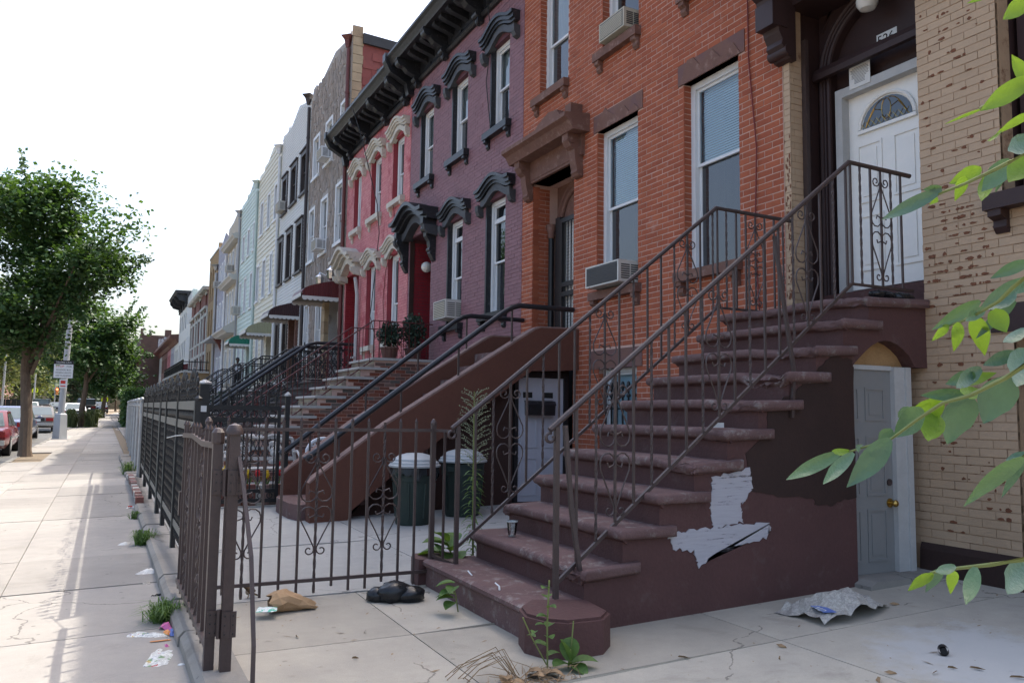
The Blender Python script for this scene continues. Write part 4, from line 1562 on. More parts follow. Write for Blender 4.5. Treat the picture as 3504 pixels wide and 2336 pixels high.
MB().box(XF + .4, XF + .45, 38.5, 39.5, 2.1, 4.4).obj('front_door', M['siding_w'], h)
awning(h, 38.4, 39.8, 4.78, 4.38, 4.19, .95, M['awn_green'])

# beige house with two boxed cornices
M['beige'] = mat('beige_shingle', (.43, .40, .33), .8, .08, 2, 20, .2, rnd=(.48, .45, .38))
M['lav'] = mat('lavender_shingle', (.30, .30, .35), .8, .08, 2, 20, .2, rnd=(.36, .36, .41))
h = house('beige_shingled_house', 'beige shingled house with two boxed cornices across its front', 43.002, 47.8, 11.0, 8)
PR = [(43.002, 11.62), (44.3, 11.78), (46.2, 11.5), (47.8, 11.46)]
BH = [(43.75, 44.4, 8.6, 9.95), (45.1, 45.8, 8.6, 9.9), (46.3, 47.0, 8.6, 9.87), (43.6, 44.15, 5.9, 7.65), (44.75, 45.3, 5.9, 7.65), (45.8, 46.3, 5.9, 7.65), (46.85, 47.5, 5.9, 7.65), (44.7, 45.4, 2.6, 4.5), (46.4, 47.2, 2.6, 4.5)]
skin(h, 'wall', 43.002, 47.8, -.3, 11.3, BH, M['beige'])
parapet(h, PR, 11.3, M['beige'])
planks(h, 43.01, 47.79, 2.2, 11.8, BH, M['beige'], .16, prof=profile_at(PR))
for a, b, c, d in BH:
    window(h, a, b, c, d, .03, .1, up='curtain', lo='screen', casing=.03)
for zz_, pj in ((10.05, .42), (7.9, .5), (5.15, .7)):
    MB().prism([(XF + .02, zz_), (XF - pj * .7, zz_), (XF - pj * .8, zz_ + .08), (XF - pj, zz_ + .16), (XF - pj, zz_ + .24), (XF + .02, zz_ + (.36 if pj < .6 else .75))], 'y', 43.1, 47.75).obj('boxed_cornice', M['limestone'], h)

# lavender house
h = house('lavender_shingled_house', 'lavender grey shingled house with a hooded bay roof above its entrance', 47.802, 52.0, 10.8, 8)
PR = [(47.802, 11.1), (49.1, 11.55), (50.7, 11.1), (52.0, 11.05)]
LH = [(48.6, 49.2, 8.45, 9.9), (49.7, 50.15, 8.45, 9.88), (50.5, 51.1, 8.45, 9.82), (48.5, 49.2, 6.05, 7.5), (49.9, 50.5, 6.05, 7.5), (51.0, 51.5, 6.05, 7.45), (48.9, 49.5, 2.6, 4.3), (50.3, 51.0, 2.6, 4.3)]
skin(h, 'wall', 47.802, 52.0, -.3, 10.9, LH, M['lav'])
parapet(h, PR, 10.9, M['lav'])
planks(h, 47.81, 51.99, 2.2, 11.5, LH, M['lav'], .16, prof=profile_at(PR))
for a, b, c, d in LH:
    window(h, a, b, c, d, .03, .1, up='curtain', lo='screen', casing=.03)
MB().prism([(XF + .02, 5.95), (XF - .75, 5.35), (XF - .75, 5.2), (XF + .02, 5.2)], 'y', 47.9, 51.9).obj('bay_roof', M['grey'], h)
MB().prism([(XF + .02, 5.2), (XF - .55, 5.2), (XF - .3, 4.9), (XF - .12, 4.5), (XF + .02, 4.4)], 'y', 48.0, 48.3).obj('bracket', M['pipe_r'], h)

# ochre brick apartment house
h = house('ochre_brick_house', 'narrow ochre brick apartment house with recessed brown window bands', 52.002, 56.7, 10.9, 8)
TH = [(a, a + .62, c, d) for a in (52.95, 54.2, 55.45) for c, d in ((8.45, 10.2), (5.75, 7.6), (3.0, 4.9))]
skin(h, 'wall', 52.002, 56.7, -.3, 11.1, TH, M['tanbrick'])
bricks(h, 52.01, 56.69, 2.5, 11.08, TH, M['tanbrick'], L=.42, Hh=.13, j=.012, maxobj=0)
for a, b, c, d in TH:
    window(h, a, b, c, d, .2, .08, 'tanbrick_d', up='dark', lo='dark')
    MB().box(XF - .02, XF + .1, a - .08, b + .08, c - .3, c - .02).obj('brown_panel', M['tanbrick_d'], h)
MB().box(XF - .05, XF + .4, 52.0, 56.7, 11.1, 11.2).obj('coping', M['limestone'], h)
MB().box(XF - .02, XF + .4, 52.0, 52.35, 11.2, 11.5).obj('chimney_pier', M['tanbrick'], h)

# red brick houses with pale stone piers, three of a kind
for i, y0 in enumerate((56.702, 60.5, 64.3)):
    y1 = y0 + 3.78
    h = house('red_brick_house', ['red brick house with white stone piers next to the ochre brick house', 'middle red brick house with white stone piers of the three alike', 'red brick house with white stone piers beside the mint flank wall'][i], y0, y1, 9.2, 8)
    h['group'] = 'red brick houses with pale stone piers'
    RH = [(y0 + .75, y0 + 1.75, c, d) for c, d in ((8.2, 9.0), (5.9, 7.5), (3.3, 4.9))] + [(y0 + 2.5, y0 + 3.4, c, d) for c, d in ((5.9, 7.5), (3.3, 4.9))]
    skin(h, 'wall', y0, y1, -.3, 9.2, RH, M['redbrick'])
    for a, b, c, d in RH:
        w = window(h, a, b, c, d, .12, .07, 'limestone', up='dark', lo='dark')
        MB().box(XF - .06, XF + .1, a - .12, b + .12, d, d + .2).obj('stone_head', M['limestone'], w)
        MB().box(XF - .06, XF + .1, a - .12, b + .12, c - .14, c).obj('stone_sill', M['limestone'], w)
    for a in (y0, y0 + 1.95, y1 - .35):
        MB().box(XF - .08, XF + .05, a + .01, a + .36, 2.4, 8.0).obj('stone_pier', M['limestone'], h)
    MB().prism([(XF + .3, 9.2), (XF - .3, 9.2), (XF - .38, 9.32), (XF - .38, 9.42), (XF + .3, 9.44)], 'y', y0 + .1, y1 - .1).obj('cornice', M['limestone'], h)
    MB().box(XF - .2, XF + .05, y0 + .3, y1 - .3, 7.95, 8.12).obj('stone_band', M['limestone'], h)

# tall mint house behind, seen end on
h = house('narrow_mint_house', 'narrow pale house with a mint clapboard flank rising above the red brick houses', 68.1, 72.1, 10.5, 7, M['siding_m'])
skin(h, 'wall', 68.1, 72.1, -.3, 10.6, [], M['siding_w'])
q = MB()
for k in range(11):
    z = 9.2 + k * .16
    if z > 10.5:
        break
    MB().prism([(68.06, z), (68.10, z), (68.10, z + .16), (68.085, z + .16)], 'x', XF, XF + 4 - k * .02).obj('siding_board', M['siding_m'], h)
parapet(h, [(68.1, 10.75), (69.5, 10.65), (72.1, 10.5)], 10.6, M['siding_m'])
for a in (68.6, 69.8, 71.0):
    for c, d in ((8.2, 9.6), (5.6, 7.1), (2.9, 4.4)):
        window(h, a, a + .7, c, d, -.02, .08, up='dark', lo='dark')
awning(h, 69.0, 71.8, 4.85, 4.5, 4.3, 1.0, M['awn_red'])

# grey house with dark bracketed cornice
h = house('grey_corniced_house', 'grey house with a heavy dark overhanging bracketed cornice far up the row', 72.102, 79.6, 9.8, 8)
GH = [(a, a + .8, c, d) for a in (72.8, 74.5, 76.2, 77.9) for c, d in ((8.0, 9.4), (5.5, 7.0), (2.9, 4.5))]
skin(h, 'wall', 72.102, 79.6, -.3, 10.0, GH, M['siding_w'])
for a, b, c, d in GH:
    window(h, a, b, c, d, .03, .1, 'grey', up='dark', lo='dark')
cornice(h, 72.2, 79.5, 9.9, 11.1, 1.0, M['roofing'], [72.5, 74.8, 77.1, 79.2], 1.2, False)

# low row at the end
ROW = [('siding_w', 'low white house'), ('lav', 'low grey house'), ('pink', 'low pink house'), ('redbrick', 'low dark red house'), ('hoodbrown', 'low brown house'), ('limestone', 'low pale house')]
for i, (m, lab) in enumerate(ROW):
    y0 = 79.602 + i * 4.55
    h = house('low_row_house', lab + ' in the short row before the big brown end wall', y0, y0 + 4.54, 7.6, 8)
    GH = [(y0 + .5 + k * 1.35, y0 + 1.25 + k * 1.35, c, d) for k in range(3) for c, d in ((5.2, 6.7), (2.7, 4.2))]
    skin(h, 'wall', y0, y0 + 4.54, -.3, 7.4, GH, M[m])
    for a, b, c, d in GH:
        window(h, a, b, c, d, .05, .09, 'grey', up='dark', lo='dark')
    MB().prism([(XF + .3, 7.3), (XF - .1, 7.3), (XF - .3, 7.6), (XF - .75, 7.75), (XF - .75, 8.0), (XF + .3, 8.1)], 'y', y0, y0 + 4.54).obj('cornice', M['pipe_r' if i > 1 else 'hoodbrown'], h)
    if i == 2:
        awning(h, y0 + .5, y0 + 2.6, 3.9, 3.6, 3.4, .9, M['awn_olive'])

# brown brick building that closes the row, side wall towards us
h = thing('end_brick_building', 'tall dark brown brick building whose blank side wall closes the row', 'building', (5, 112, 0))
q = MB()
q.box(3.75, 16, 107.2, 128, 0, 10.15)
q.box(3.7, 4.0, 107.15, 107.6, 10.15, 10.9)
q.obj('wall', M['farbrick'], h)
bricks(h, 3.75, 9.2, 2.4, 10.12, [], M['farbrick'], face=107.2, axis='x', L=.45, Hh=.14, j=.02, maxobj=0, proud=.012)
MB().box(5.7, 9.5, 107.13, 107.18, 8.4, 10.0).obj('whitewashed_patch', mat('flaking_whitewash', (.36, .38, .40), .9, .3, 2, 10, .3, dirt=(.10, .07, .06), dcover=.52, dscale=1.6), h)
MB().box(6.5, 7.2, 108, 109, 10.1, 10.95).obj('chimney', M['farbrick'], h)
q = MB()
q.prism([(3.75, 8.0), (3.0, 8.0), (2.95, 8.3), (3.75, 8.3)], 'y', 108, 127.5)
q.obj('street_cornice', M['roofing'], h)
fe = thing('fire_escape', 'black iron fire escape on the street front of the end building', 'fire escape', (3.4, 111, 4))
for zz_ in (5.5, 7.0, 4.0):
    MB().box(2.75, 3.74, 109, 115, zz_, zz_ + .06).obj('balcony', M['black'], fe)
    for k in range(13):
        MB().bar((2.76, 109 + k * .5, zz_), (2.76, 109 + k * .5, zz_ + .9), .02).obj('railing_bar', M['black'], fe)
    MB().bar((2.76, 109, zz_ + .9), (2.76, 115, zz_ + .9), .025).obj('rail', M['black'], fe)
    MB().bar((3.2, 109.2, zz_), (3.2, 112, zz_ + 1.5), .05).obj('stair', M['black'], fe)
t = thing('garden_wall', 'low grey concrete wall behind the hedge before the end building', 'wall', (4, 96, 0))
MB().box(2.2, 5.9, 95.6, 96, 0, 3.1).obj('wall_body', M['curbc'], t)

# rainwater pipes
downspout('downspout', 'red brown downspout with funnel head between the stone house and the pink house', [(XF - .08, 22.44, 11.75), (XF - .08, 22.44, 6), (XF - .08, 22.44, .3)], .055, M['pipe_r'], (XF - .1, 22.46, 12.12, .22))
downspout('downspout', 'white painted downspout beside the red doorway of the pink house', [(XF - .16, 20.7, 4.75), (XF - .09, 20.72, 4.3), (XF - .09, 20.72, 2.0)], .05, M['trimgrey'])
downspout('downspout', 'dark brown downspout with pale hopper between the white house and the stone house', [(XF - .07, 27.5, 11.7), (XF - .07, 27.5, .5)], .055, M['win_brown'], (XF - .1, 27.52, 12.15, .24))
downspout('downspout', 'pale downspout with hopper between the cream house and the white house', [(XF - .07, 32.6, 11.4), (XF - .07, 32.6, .5)], .06, M['white'], (XF - .1, 32.6, 11.85, .26))
downspout('downspout', 'mint downspout between the mint house and the cream house', [(XF - .07, 37.9, 11.3), (XF - .07, 37.9, .5)], .065, M['siding_m'], (XF - .1, 37.9, 11.75, .26))
downspout('downspout', 'pale blue downspout between the beige house and the mint house', [(XF - .07, 43.15, 11.1), (XF - .07, 43.15, .5)], .065, M['grey'], (XF - .1, 43.15, 11.5, .26))
downspout('downspout', 'white downspout between the lavender house and the beige house', [(XF - .07, 47.95, 10), (XF - .07, 47.95, .5)], .065, M['white'])
downspout('downspout', 'grey downspout with wide funnel between the ochre house and the lavender house', [(XF - .1, 52.1, 9.6), (XF - .1, 52.1, .5)], .08, M['galv'], (XF - .12, 52.1, 10.1, .36))

# air conditioners
air_con('air_conditioner', 'white air conditioner with black rear grille in the ground floor window of the orange house', 8.36, 9.14, 2.9, 3.18, .36, 'acbody', fins='acgrille')
air_con('air_conditioner', 'beige ribbed air conditioner in the upper window of the orange house', 8.36, 8.95, 6.26, 6.52, .28, 'acfin')
air_con('air_conditioner', 'white air conditioner in the lower window of the purple house', 13.98, 14.6, 3.0, 3.35, .42)
air_con('air_conditioner', 'white air conditioner in the top floor of the stone clad house', 24.35, 25.05, 9.04, 9.38, .44, 'white')
air_con('air_conditioner', 'white air conditioner in the second floor of the stone clad house', 24.68, 25.36, 6.22, 6.55, .44, 'white')
air_con('air_conditioner', 'grey air conditioner in the upper brown window of the white house', 31.2, 31.95, 8.9, 9.25, .42)
air_con('air_conditioner', 'grey air conditioner in the lower window of the white house', 31.7, 32.35, 2.8, 3.15, .42)
air_con('air_conditioner', 'air conditioner in the second floor window of the mint house', 42.0, 42.66, 6.0, 6.4, .5)
air_con('air_conditioner', 'air conditioner in the top floor of the beige house', 45.1, 45.8, 8.65, 9.0, .5)
air_con('air_conditioner', 'air conditioner in the top floor of the lavender house', 50.5, 51.1, 8.5, 8.85, .5)
air_con('air_conditioner', 'air conditioner in the ground floor of the lavender house', 50.3, 50.95, 2.65, 3.0, .5)

# loose cables on the fronts
t = tag(MB().tube([(XF - .7, 19.6, 8.95), (XF - .5, 19.4, 8.2), (XF - .15, 18.95, 6.3), (XF - .1, 18.9, 5.6), (XF - .09, 19.25, 4.4), (XF - .09, 19.5, 3.6), (XF - .09, 19.0, 3.0)], .011, 5).obj('cable', M['wire']), 'black cable looping down the pink house from its cornice', 'cable')
tag(MB().tube([(XF - .1, 17.9, 6.1), (XF - .03, 17.75, 5.4), (XF - .02, 18.55, 4.6), (XF - .02, 18.7, 3.9), (XF - .02, 18.5, 3.0), (XF - .02, 18.9, 2.4)], .008, 5).obj('cable', M['wire_r']), 'thin red cable crossing the pink wall between its lower windows', 'cable')
tag(MB().tube([(XF - .15, 12.75, 8.9), (XF - .03, 12.7, 8.0), (XF - .03, 12.9, 7.2), (XF - .03, 12.68, 6.25)], .009, 5).obj('cable', M['wire']), 'black cable hanging beside the upper right window of the purple house', 'cable')
tag(MB().tube([(XF - .02, 6.29, 9.0), (XF - .02, 6.27, 7.0), (XF - .02, 6.26, 5.0), (XF - .02, 6.16, 4.0), (XF - .02, 6.2, 3.0), (XF - .02, 6.1, 1.6)], .008, 5).obj('cable', M['wire_r']), 'thin red cable running down the orange wall beside its big window', 'cable')
gl = thing('globe_lamp', 'round white globe lamp at the doorway of the purple house', 'lamp', (6.25, 16.6, 4.4))
MB().blob((6.25, 16.62, 4.42), (.12, .12, .12), 16, 10).obj('globe', M['opal'], gl, True)
MB().bar((6.25, 16.7, 4.45), (6.25, 16.88, 4.5), .03).obj('arm', M['black'], gl)
wl = thing('coach_lamps', 'coach lantern pair on a pipe above the dark red awning', 'wall lamp', (XF, 23.8, 5.1))
for y in (23.15, 24.5):
    q = MB()
    q.lathe([(.02, 5.0), (.1, 5.06), (.12, 5.22), (.14, 5.3), (.05, 5.38), (.02, 5.45)], XF - .2, y, 8)
    q.obj('lantern', M['chrome'], wl)
MB().tube([(XF - .2, 23.15, 5.45), (XF - .05, 23.2, 5.5), (XF - .05, 24.4, 5.35), (XF - .2, 24.5, 5.45)], .015, 5).obj('conduit', M['white'], wl)
wr = thing('dried_wreath', 'dried brown wreath hanging by the door of the purple house', 'wreath', (6.3, 15.7, 3.6))
q = MB()
for k in range(60):
    a = k * .105
    c = Vector((6.42 + R.uniform(-.03, .03), 16.05 + .13 * math.cos(a), 3.75 + .28 * math.sin(a)))
    d = Vector((R.uniform(-.05, .02), R.uniform(-.06, .06), R.uniform(-.07, .07)))
    q.tube([c, c + d], [.012, .003], 4)
q.obj('twigs', M['drygrass'], wr, stuff=True)
# ---------------------------------------------------------------- stoops and railings
def scroll_bits(xc, y, z0, H, w=.115, r=.0055, axis='x'):
    """the wrought scroll ornament that sits on a baluster; returns one tube list per piece"""
    def P(u, v):
        return (xc + u, y, z0 + v) if axis == 'x' else (y, xc + u, z0 + v)
    out = []
    for s in (-1, 1):
        a = spiral((s * .055, H * .92), .045, math.pi if s > 0 else 0, -s * -1.2, 12, .3)[::-1]
        up_ = a + [(s * .012, H * .86), (s * w * .55, H * .74), (s * w * .97, H * .63)]
        up_ += [(s * (w * .5 + w * .5 * math.cos(t)), H * .585 - H * .07 * math.sin(t) * 1.0) for t in (0, .6, 1.2, 1.8, 2.4, 3.0)]
        up_ += [(s * w * .12, H * .60), (s * w * .42, H * .615), (s * w * .5, H * .585)]
        out.append([P(u, v) for u, v in up_])
        lo = [(s * w * .5, H * .40), (s * w * .42, H * .37), (s * w * .12, H * .385)]
        lo += [(s * (w * .5 - w * .5 * math.cos(t)), H * .40 + H * .07 * math.sin(t)) for t in (.14, .74, 1.34, 1.94, 2.54, 3.14)]
        lo += [(s * w * .97, H * .35), (s * w * .5, H * .22), (s * .012, H * .10)]
        lo += spiral((s * .045, H * .07), .035, math.pi if s > 0 else 0, s * .9, 10, .35)
        out.append([P(u, v) for u, v in lo])
    return out


def twisted(a, b, r=.0075):
    a, b = Vector(a), Vector(b)
    n = max(6, int((b - a).length / .03))
    return MB().tube([a + (b - a) * i / n for i in range(n + 1)], r, 4, 0, True, True, .55)


def railing(name, label, y, newel, corner, xwall, drop, m, group=None, step=.145, br=.0075, top=.02, motifs=True, mk='iron', foot=None, curl=True, lean=True):
    (xa, za), (xb, zb) = newel, corner
    t = thing(name, label, 'railing', (xa, y, foot if foot is not None else 0), group)
    sl = (zb - za) / (xb - xa)
    q = MB()
    pts = [(xa - .05, y, za - .05 * sl), (xb, y, zb), (xwall, y, zb - .01)]
    q.tube(pts, top, 8)
    q.obj('handrail', m, t, True)
    if curl:
        MB().tube([(xa - .05 + .028 * math.cos(a), y, za - .085 + .028 * math.sin(a)) for a in [1.2 + i * .6 for i in range(10)]], .011, 6).obj('handrail_curl', m, t, True)
    low = MB().tube([(xa, y, za - drop), (xb, y, zb - drop), (xwall, y, zb - drop)], .011, 4, 0, True, True)
    low.obj('lower_rail', m, t)
    MB().bar((xa, y, foot), (xa, y, za - .02), .015).obj('newel', m, t)
    if lean:
        MB().tube([(xa + .06, y, za - .01), (xa + .1, y - .02, (za + foot) / 2), (xa + .17, y - .05, foot + .02)], .013, 4, 0, True, True).obj('bent_brace', m, t)
    n = int((xb - xa) / step)
    for i in range(1, n + 1):
        x = xa + (xb - xa) * i / (n + .3)
        z1 = za + (x - xa) * sl
        b = (x, y, z1 - drop)
        a_ = (x, y, z1)
        if i % 3 == 2:
            o = twisted(b, a_, br).obj('twisted_baluster', m, t)
        else:
            o = MB().bar(b, a_, br).obj('baluster', m, t)
        if motifs and i % 6 == 3:
            for p in scroll_bits(x, y, z1 - drop + .02, drop - .06):
                MB().tube(p, .0055, 5).obj('scroll', m, o, True)
    k = max(2, int((xwall - xb) / .115))
    for i in range(k):
        x = xb + (xwall - xb) * (i + .0) / k + (.01 if i == 0 else 0)
        o = (twisted((x, y, zb - drop), (x, y, zb)) if i % 3 == 1 else MB().bar((x, y, zb - drop), (x, y, zb), br)).obj('baluster', m, t)
        if motifs and i == k // 2:
            for p in scroll_bits(x, y, zb - drop + .02, drop - .06):
                MB().tube(p, .0055, 5).obj('scroll', m, o, True)
    return t


# ---- the big brown stoop of number 526
t = thing('brown_stoop', 'brown painted stone stoop with chipped treads leading up to the white door 526', 'stoop', (2.6, 5.1, -.1))
NZ = [(2.63 + .287 * i, .30 + .2095 * i) for i in range(10)]
body = [(2.69, -.3)]
for i, (x, z) in enumerate(NZ):
    body += [(x + .06, z - .06 if i == 0 else NZ[i - 1][1] - .06), (x + .06, z - .06)]
body[1] = (2.69, .24)
body += [(XF, NZ[-1][1] - .06), (XF, 1.63), (5.80, 1.63)]
body += [(5.80 - .07 * k, 1.63 + (.20 * math.sin(math.pi * (k + .6) / 10.6))) for k in range(1, 10)]
body += [(5.11, 1.64), (5.09, 1.62), (5.09, -.3)]
MB().prism(body, 'y', 4.305, 5.90).obj('stoop_body', M['brown'], t)


def tread(i, x0, x1, y0, y1, z, th, chips=()):
    bm = bmesh.new()
    nx, ny = 5, 26
    g = bmesh.ops.create_grid(bm, x_segments=1, y_segments=1, size=.5)
    bmesh.ops.delete(bm, geom=bm.verts[:], context='VERTS')
    bmesh.ops.create_cube(bm, size=1)
    for v in bm.verts:
        v.co = Vector((x0 + (v.co.x + .5) * (x1 - x0), y0 + (v.co.y + .5) * (y1 - y0), z - th + (v.co.z + .5) * th))
    es = [e for e in bm.edges if all(abs(v.co.x - x0) < 1e-4 for v in e.verts) or all(abs(v.co.y - y0) < 1e-4 for v in e.verts) or all(abs(v.co.y - y1) < 1e-4 for v in e.verts)]
    bmesh.ops.bevel(bm, geom=es, offset=th * .42, segments=4, profile=.5, affect='EDGES')
    long_ = [e for e in bm.edges if abs(e.verts[0].co.y - e.verts[1].co.y) > .8]
    bmesh.ops.subdivide_edges(bm, edges=long_, cuts=40, use_grid_fill=True)
    for v in bm.verts:
        n = math.sin(v.co.y * 23 + i * 5) * math.sin(v.co.y * 57 + i) * .0035 + R.uniform(-.0012, .0012)
        if v.co.x < x0 + .05:
            v.co.x += n
            v.co.z += n * .5
        for (cx_, cy_, r, d) in chips:
            k = 1 - math.hypot(v.co.y - cy_, (v.co.x - x0 - cx_) * 1.2) / r
            if k > 0:
                v.co.z -= d * min(1, k * 2) * R.uniform(.5, 1.1)
                if v.co.x < x0 + .06:
                    v.co.x += d * min(1, k * 2) * R.uniform(.4, 1.0)
                if v.co.y < y0 + .05:
                    v.co.y += d * min(1, k * 1.6) * R.uniform(.2, .7)
    me = D.meshes.new('tread')
    bm.to_mesh(me)
    bm.free()
    me.materials.append(M['tread'])
    me.polygons.foreach_set('use_smooth', [True] * len(me.polygons))
    me.set_sharp_from_angle(angle=rad(50))
    return link('tread', me, t)


CH = {0: ((.02, 4.42, .22, .05), (.0, 4.6, .1, .02)), 1: ((0, 5.9, .1, .04),), 3: ((.05, 4.36, .3, .03),), 4: ((.03, 4.38, .16, .02),), 5: ((.05, 4.4, .24, .022), (.02, 4.6, .16, .02)), 6: ((.02, 4.5, .26, .055), (.02, 4.62, .12, .03)), 7: ((.02, 4.45, .3, .03), (0, 4.75, .2, .02)), 8: ((.02, 4.4, .16, .02),), 9: ((0, 5.3, .3, .018), (.3, 4.3, .5, .05))}
for i, (x, z) in enumerate(NZ):
    x1 = (NZ[i + 1][0] + .17) if i < 9 else XF - .01
    tread(i, x, x1, 4.245, 5.955, z, .072, CH.get(i, ()))
    MB().prism([(x + .03, z - .066), (x + .07, z - .10), (x + .07, z - .066)], 'y', 4.27, 5.93).obj('nosing_cove', M['brown'], t)
# first step with its end blocks
MB().prism([(2.30, -.2), (2.30, .03), (2.27, .05), (2.27, .075), (2.30, .092), (2.70, .092), (2.70, -.2)], 'y', 4.30, 5.98).obj('bottom_step', M['tread'], t)
q = MB().prism([(2.24, 4.30), (2.19, 4.13), (2.24, 3.98), (2.34, 3.90), (2.56, 3.89), (2.68, 4.0), (2.72, 4.31), (2.40, 4.45)], 'z', -.2, .078)
q.prism([(2.26, 4.30), (2.21, 4.14), (2.255, 4.0), (2.345, 3.92), (2.555, 3.91), (2.66, 4.01), (2.70, 4.31), (2.40, 4.43)], 'z', .077, .094)
q.obj('end_block', M['brown'], t)
MB().prism([(2.24, 5.98), (2.24, 6.15), (2.30, 6.26), (2.50, 6.31), (2.62, 6.2), (2.62, 5.98)], 'z', -.2, .088).obj('end_block', M['brown'], t)


def ragged(pts, n=7, amp=.012, seed=1):
    rr = random.Random(seed)
    out = []
    for i in range(len(pts)):
        a, b = pts[i], pts[(i + 1) % len(pts)]
        for k in range(n):
            s = k / n
            out.append((a[0] + (b[0] - a[0]) * s + rr.uniform(-amp, amp), a[1] + (b[1] - a[1]) * s + rr.uniform(-amp, amp)))
    return out


def brushy(name, col, rot):
    m = D.materials.new(name)
    m.use_nodes = True
    nt = m.node_tree
    b = nt.nodes['Principled BSDF']
    mp = _n(nt, 'ShaderNodeMapping')
    mp.inputs['Rotation'].default_value = (0, rot, 0)
    mp.inputs['Scale'].default_value = (6, 6, 70)
    nt.links.new(_pos(nt), mp.inputs['Vector'])
    n1 = _noise(nt, mp.outputs[0], 1.0, 5, .7)
    n2 = _noise(nt, _pos(nt), 5, 5, .7)
    f = _math(nt, 'ADD', _math(nt, 'MULTIPLY', n1, .6), _math(nt, 'MULTIPLY', n2, .4))
    al = _ramp(nt, f, [(.36, (0, 0, 0)), (.44, (1, 1, 1))])
    nt.links.new(_mix(nt, n1, sc(col, .75), sc(col, 1.15)), b.inputs['Base Color'])
    b.inputs['Roughness'].default_value = .7
    nt.links.new(al, b.inputs['Alpha'])
    return m


wp1, wp2 = brushy('white_brush_paint', (.40, .39, .42), .6), brushy('white_brush_paint_2', (.40, .39, .42), -.12)
b1 = [(3.70, .81), (4.035, .865), (4.055, .735), (4.0, .66), (3.945, .61), (3.97, .50), (3.79, .48), (3.71, .46), (3.68, .61)]
b2 = [(3.33, .455), (3.56, .47), (3.90, .483), (4.20, .49), (4.225, .437), (4.18, .38), (3.90, .352), (3.71, .291), (3.58, .225), (3.53, .33), (3.36, .36)]
MB().prism(ragged(b1, 9, .012, 3), 'y', 4.2985, 4.3045).obj('white_paint_patch', wp1, t)
MB().prism(ragged(b2, 9, .012, 4), 'y', 4.2975, 4.3043).obj('white_paint_patch', wp2, t)
dk = [(4.0, .96), (4.20, 1.10), (4.22, 1.30), (4.48, 1.40), (4.63, 1.51), (4.76, 1.61), (4.86, 1.70), (5.07, 1.66), (5.088, 1.60), (5.088, .63), (4.877, .604), (4.85, .574), (4.66, .586), (4.64, .64), (4.3, .66), (4.06, .70)]
MB().prism(ragged(dk, 5, .009, 5), 'y', 4.3005, 4.306).obj('dark_repaint_patch', M['darkbrown'], t)
# basement door under the stoop
bd = MB()
bd.box(5.095, 5.62, 4.40, 4.45, .03, 1.60).obj('basement_door', M['doorgrey'], t)
bdo = D.objects['basement_door']
for za, zb in ((.12, .52), (.62, 1.08), (1.2, 1.46)):
    for xa, xb in ((5.08, 5.25), (5.32, 5.54)):
        q = MB()
        w = .018
        q.box(xa, xa + w, 4.392, 4.402, za, zb)
        q.box(xb - w, xb, 4.392, 4.402, za, zb)
        q.box(xa + w, xb - w, 4.392, 4.402, za, za + w)
        q.box(xa + w, xb - w, 4.392, 4.402, zb - w, zb)
        q.box(xa + .045, xb - .045, 4.395, 4.402, za + .045, zb - .045)
        q.obj('raised_panel', M['doorgrey'], bdo)
q = MB()
q.tube([(5.575, 4.40, .56), (5.575, 4.36, .56)], .012, 8)
q.blob((5.575, 4.345, .56), (.028, .022, .028), 12, 8)
q.obj('knob', M['brass'], bdo, True)
MB().tube([(5.575, 4.40, .56), (5.575, 4.392, .56)], .036, 14).obj('knob_rose', M['brass'], bdo, True)
MB().tube([(5.575, 4.40, .72), (5.575, 4.39, .72)], .027, 14).obj('deadbolt', M['iron'], bdo, True)
q = MB()
q.box(5.62, 5.74, 4.36, 4.45, .03, 1.63)
q.box(5.74, 5.80, 4.345, 4.45, .03, 1.63)
q.box(5.09, 5.62, 4.385, 4.45, 1.60, 1.635)
q.obj('door_frame', M['trimgrey'], t)
M['osb'] = mat('raw_wood', (.33, .20, .09), .9, .25, 6, 60)
MB().box(5.09, 5.80, 4.42, 4.44, 1.636, 1.86).obj('wood_infill', M['osb'], t)
MB().prism([(5.05, -.3), (5.05, .0), (5.12, .028), (5.94, .03), (5.94, -.3)], 'y', 4.16, 4.46).obj('door_sill', M['curbc'], t)
for z in (.35, 1.25):
    MB().box(5.085, 5.105, 4.385, 4.402, z, z + .08).obj('hinge', M['iron'], bdo)

rl = railing('iron_railing', 'brown iron railing with scrolls on the near side of the brown stoop', 4.40, (2.545, 1.16), (5.21, 3.25), 5.93, .98, M['iron'], 'railings of the brown stoop', foot=.07)
railing('iron_railing', 'brown iron railing with scrolls on the far side of the brown stoop', 5.70, (2.43, 1.14), (4.98, 3.14), 5.93, .93, M['iron'], 'railings of the brown stoop', foot=.07, lean=False)
q = MB()
q.tube([(4.37, 4.37, 2.55), (4.42, 4.33, 2.0), (4.46, 4.29, 1.55), (4.42, 4.28, 1.22)], .012, 4, 0, True, True)
q.obj('bent_strap', M['iron'], rl)

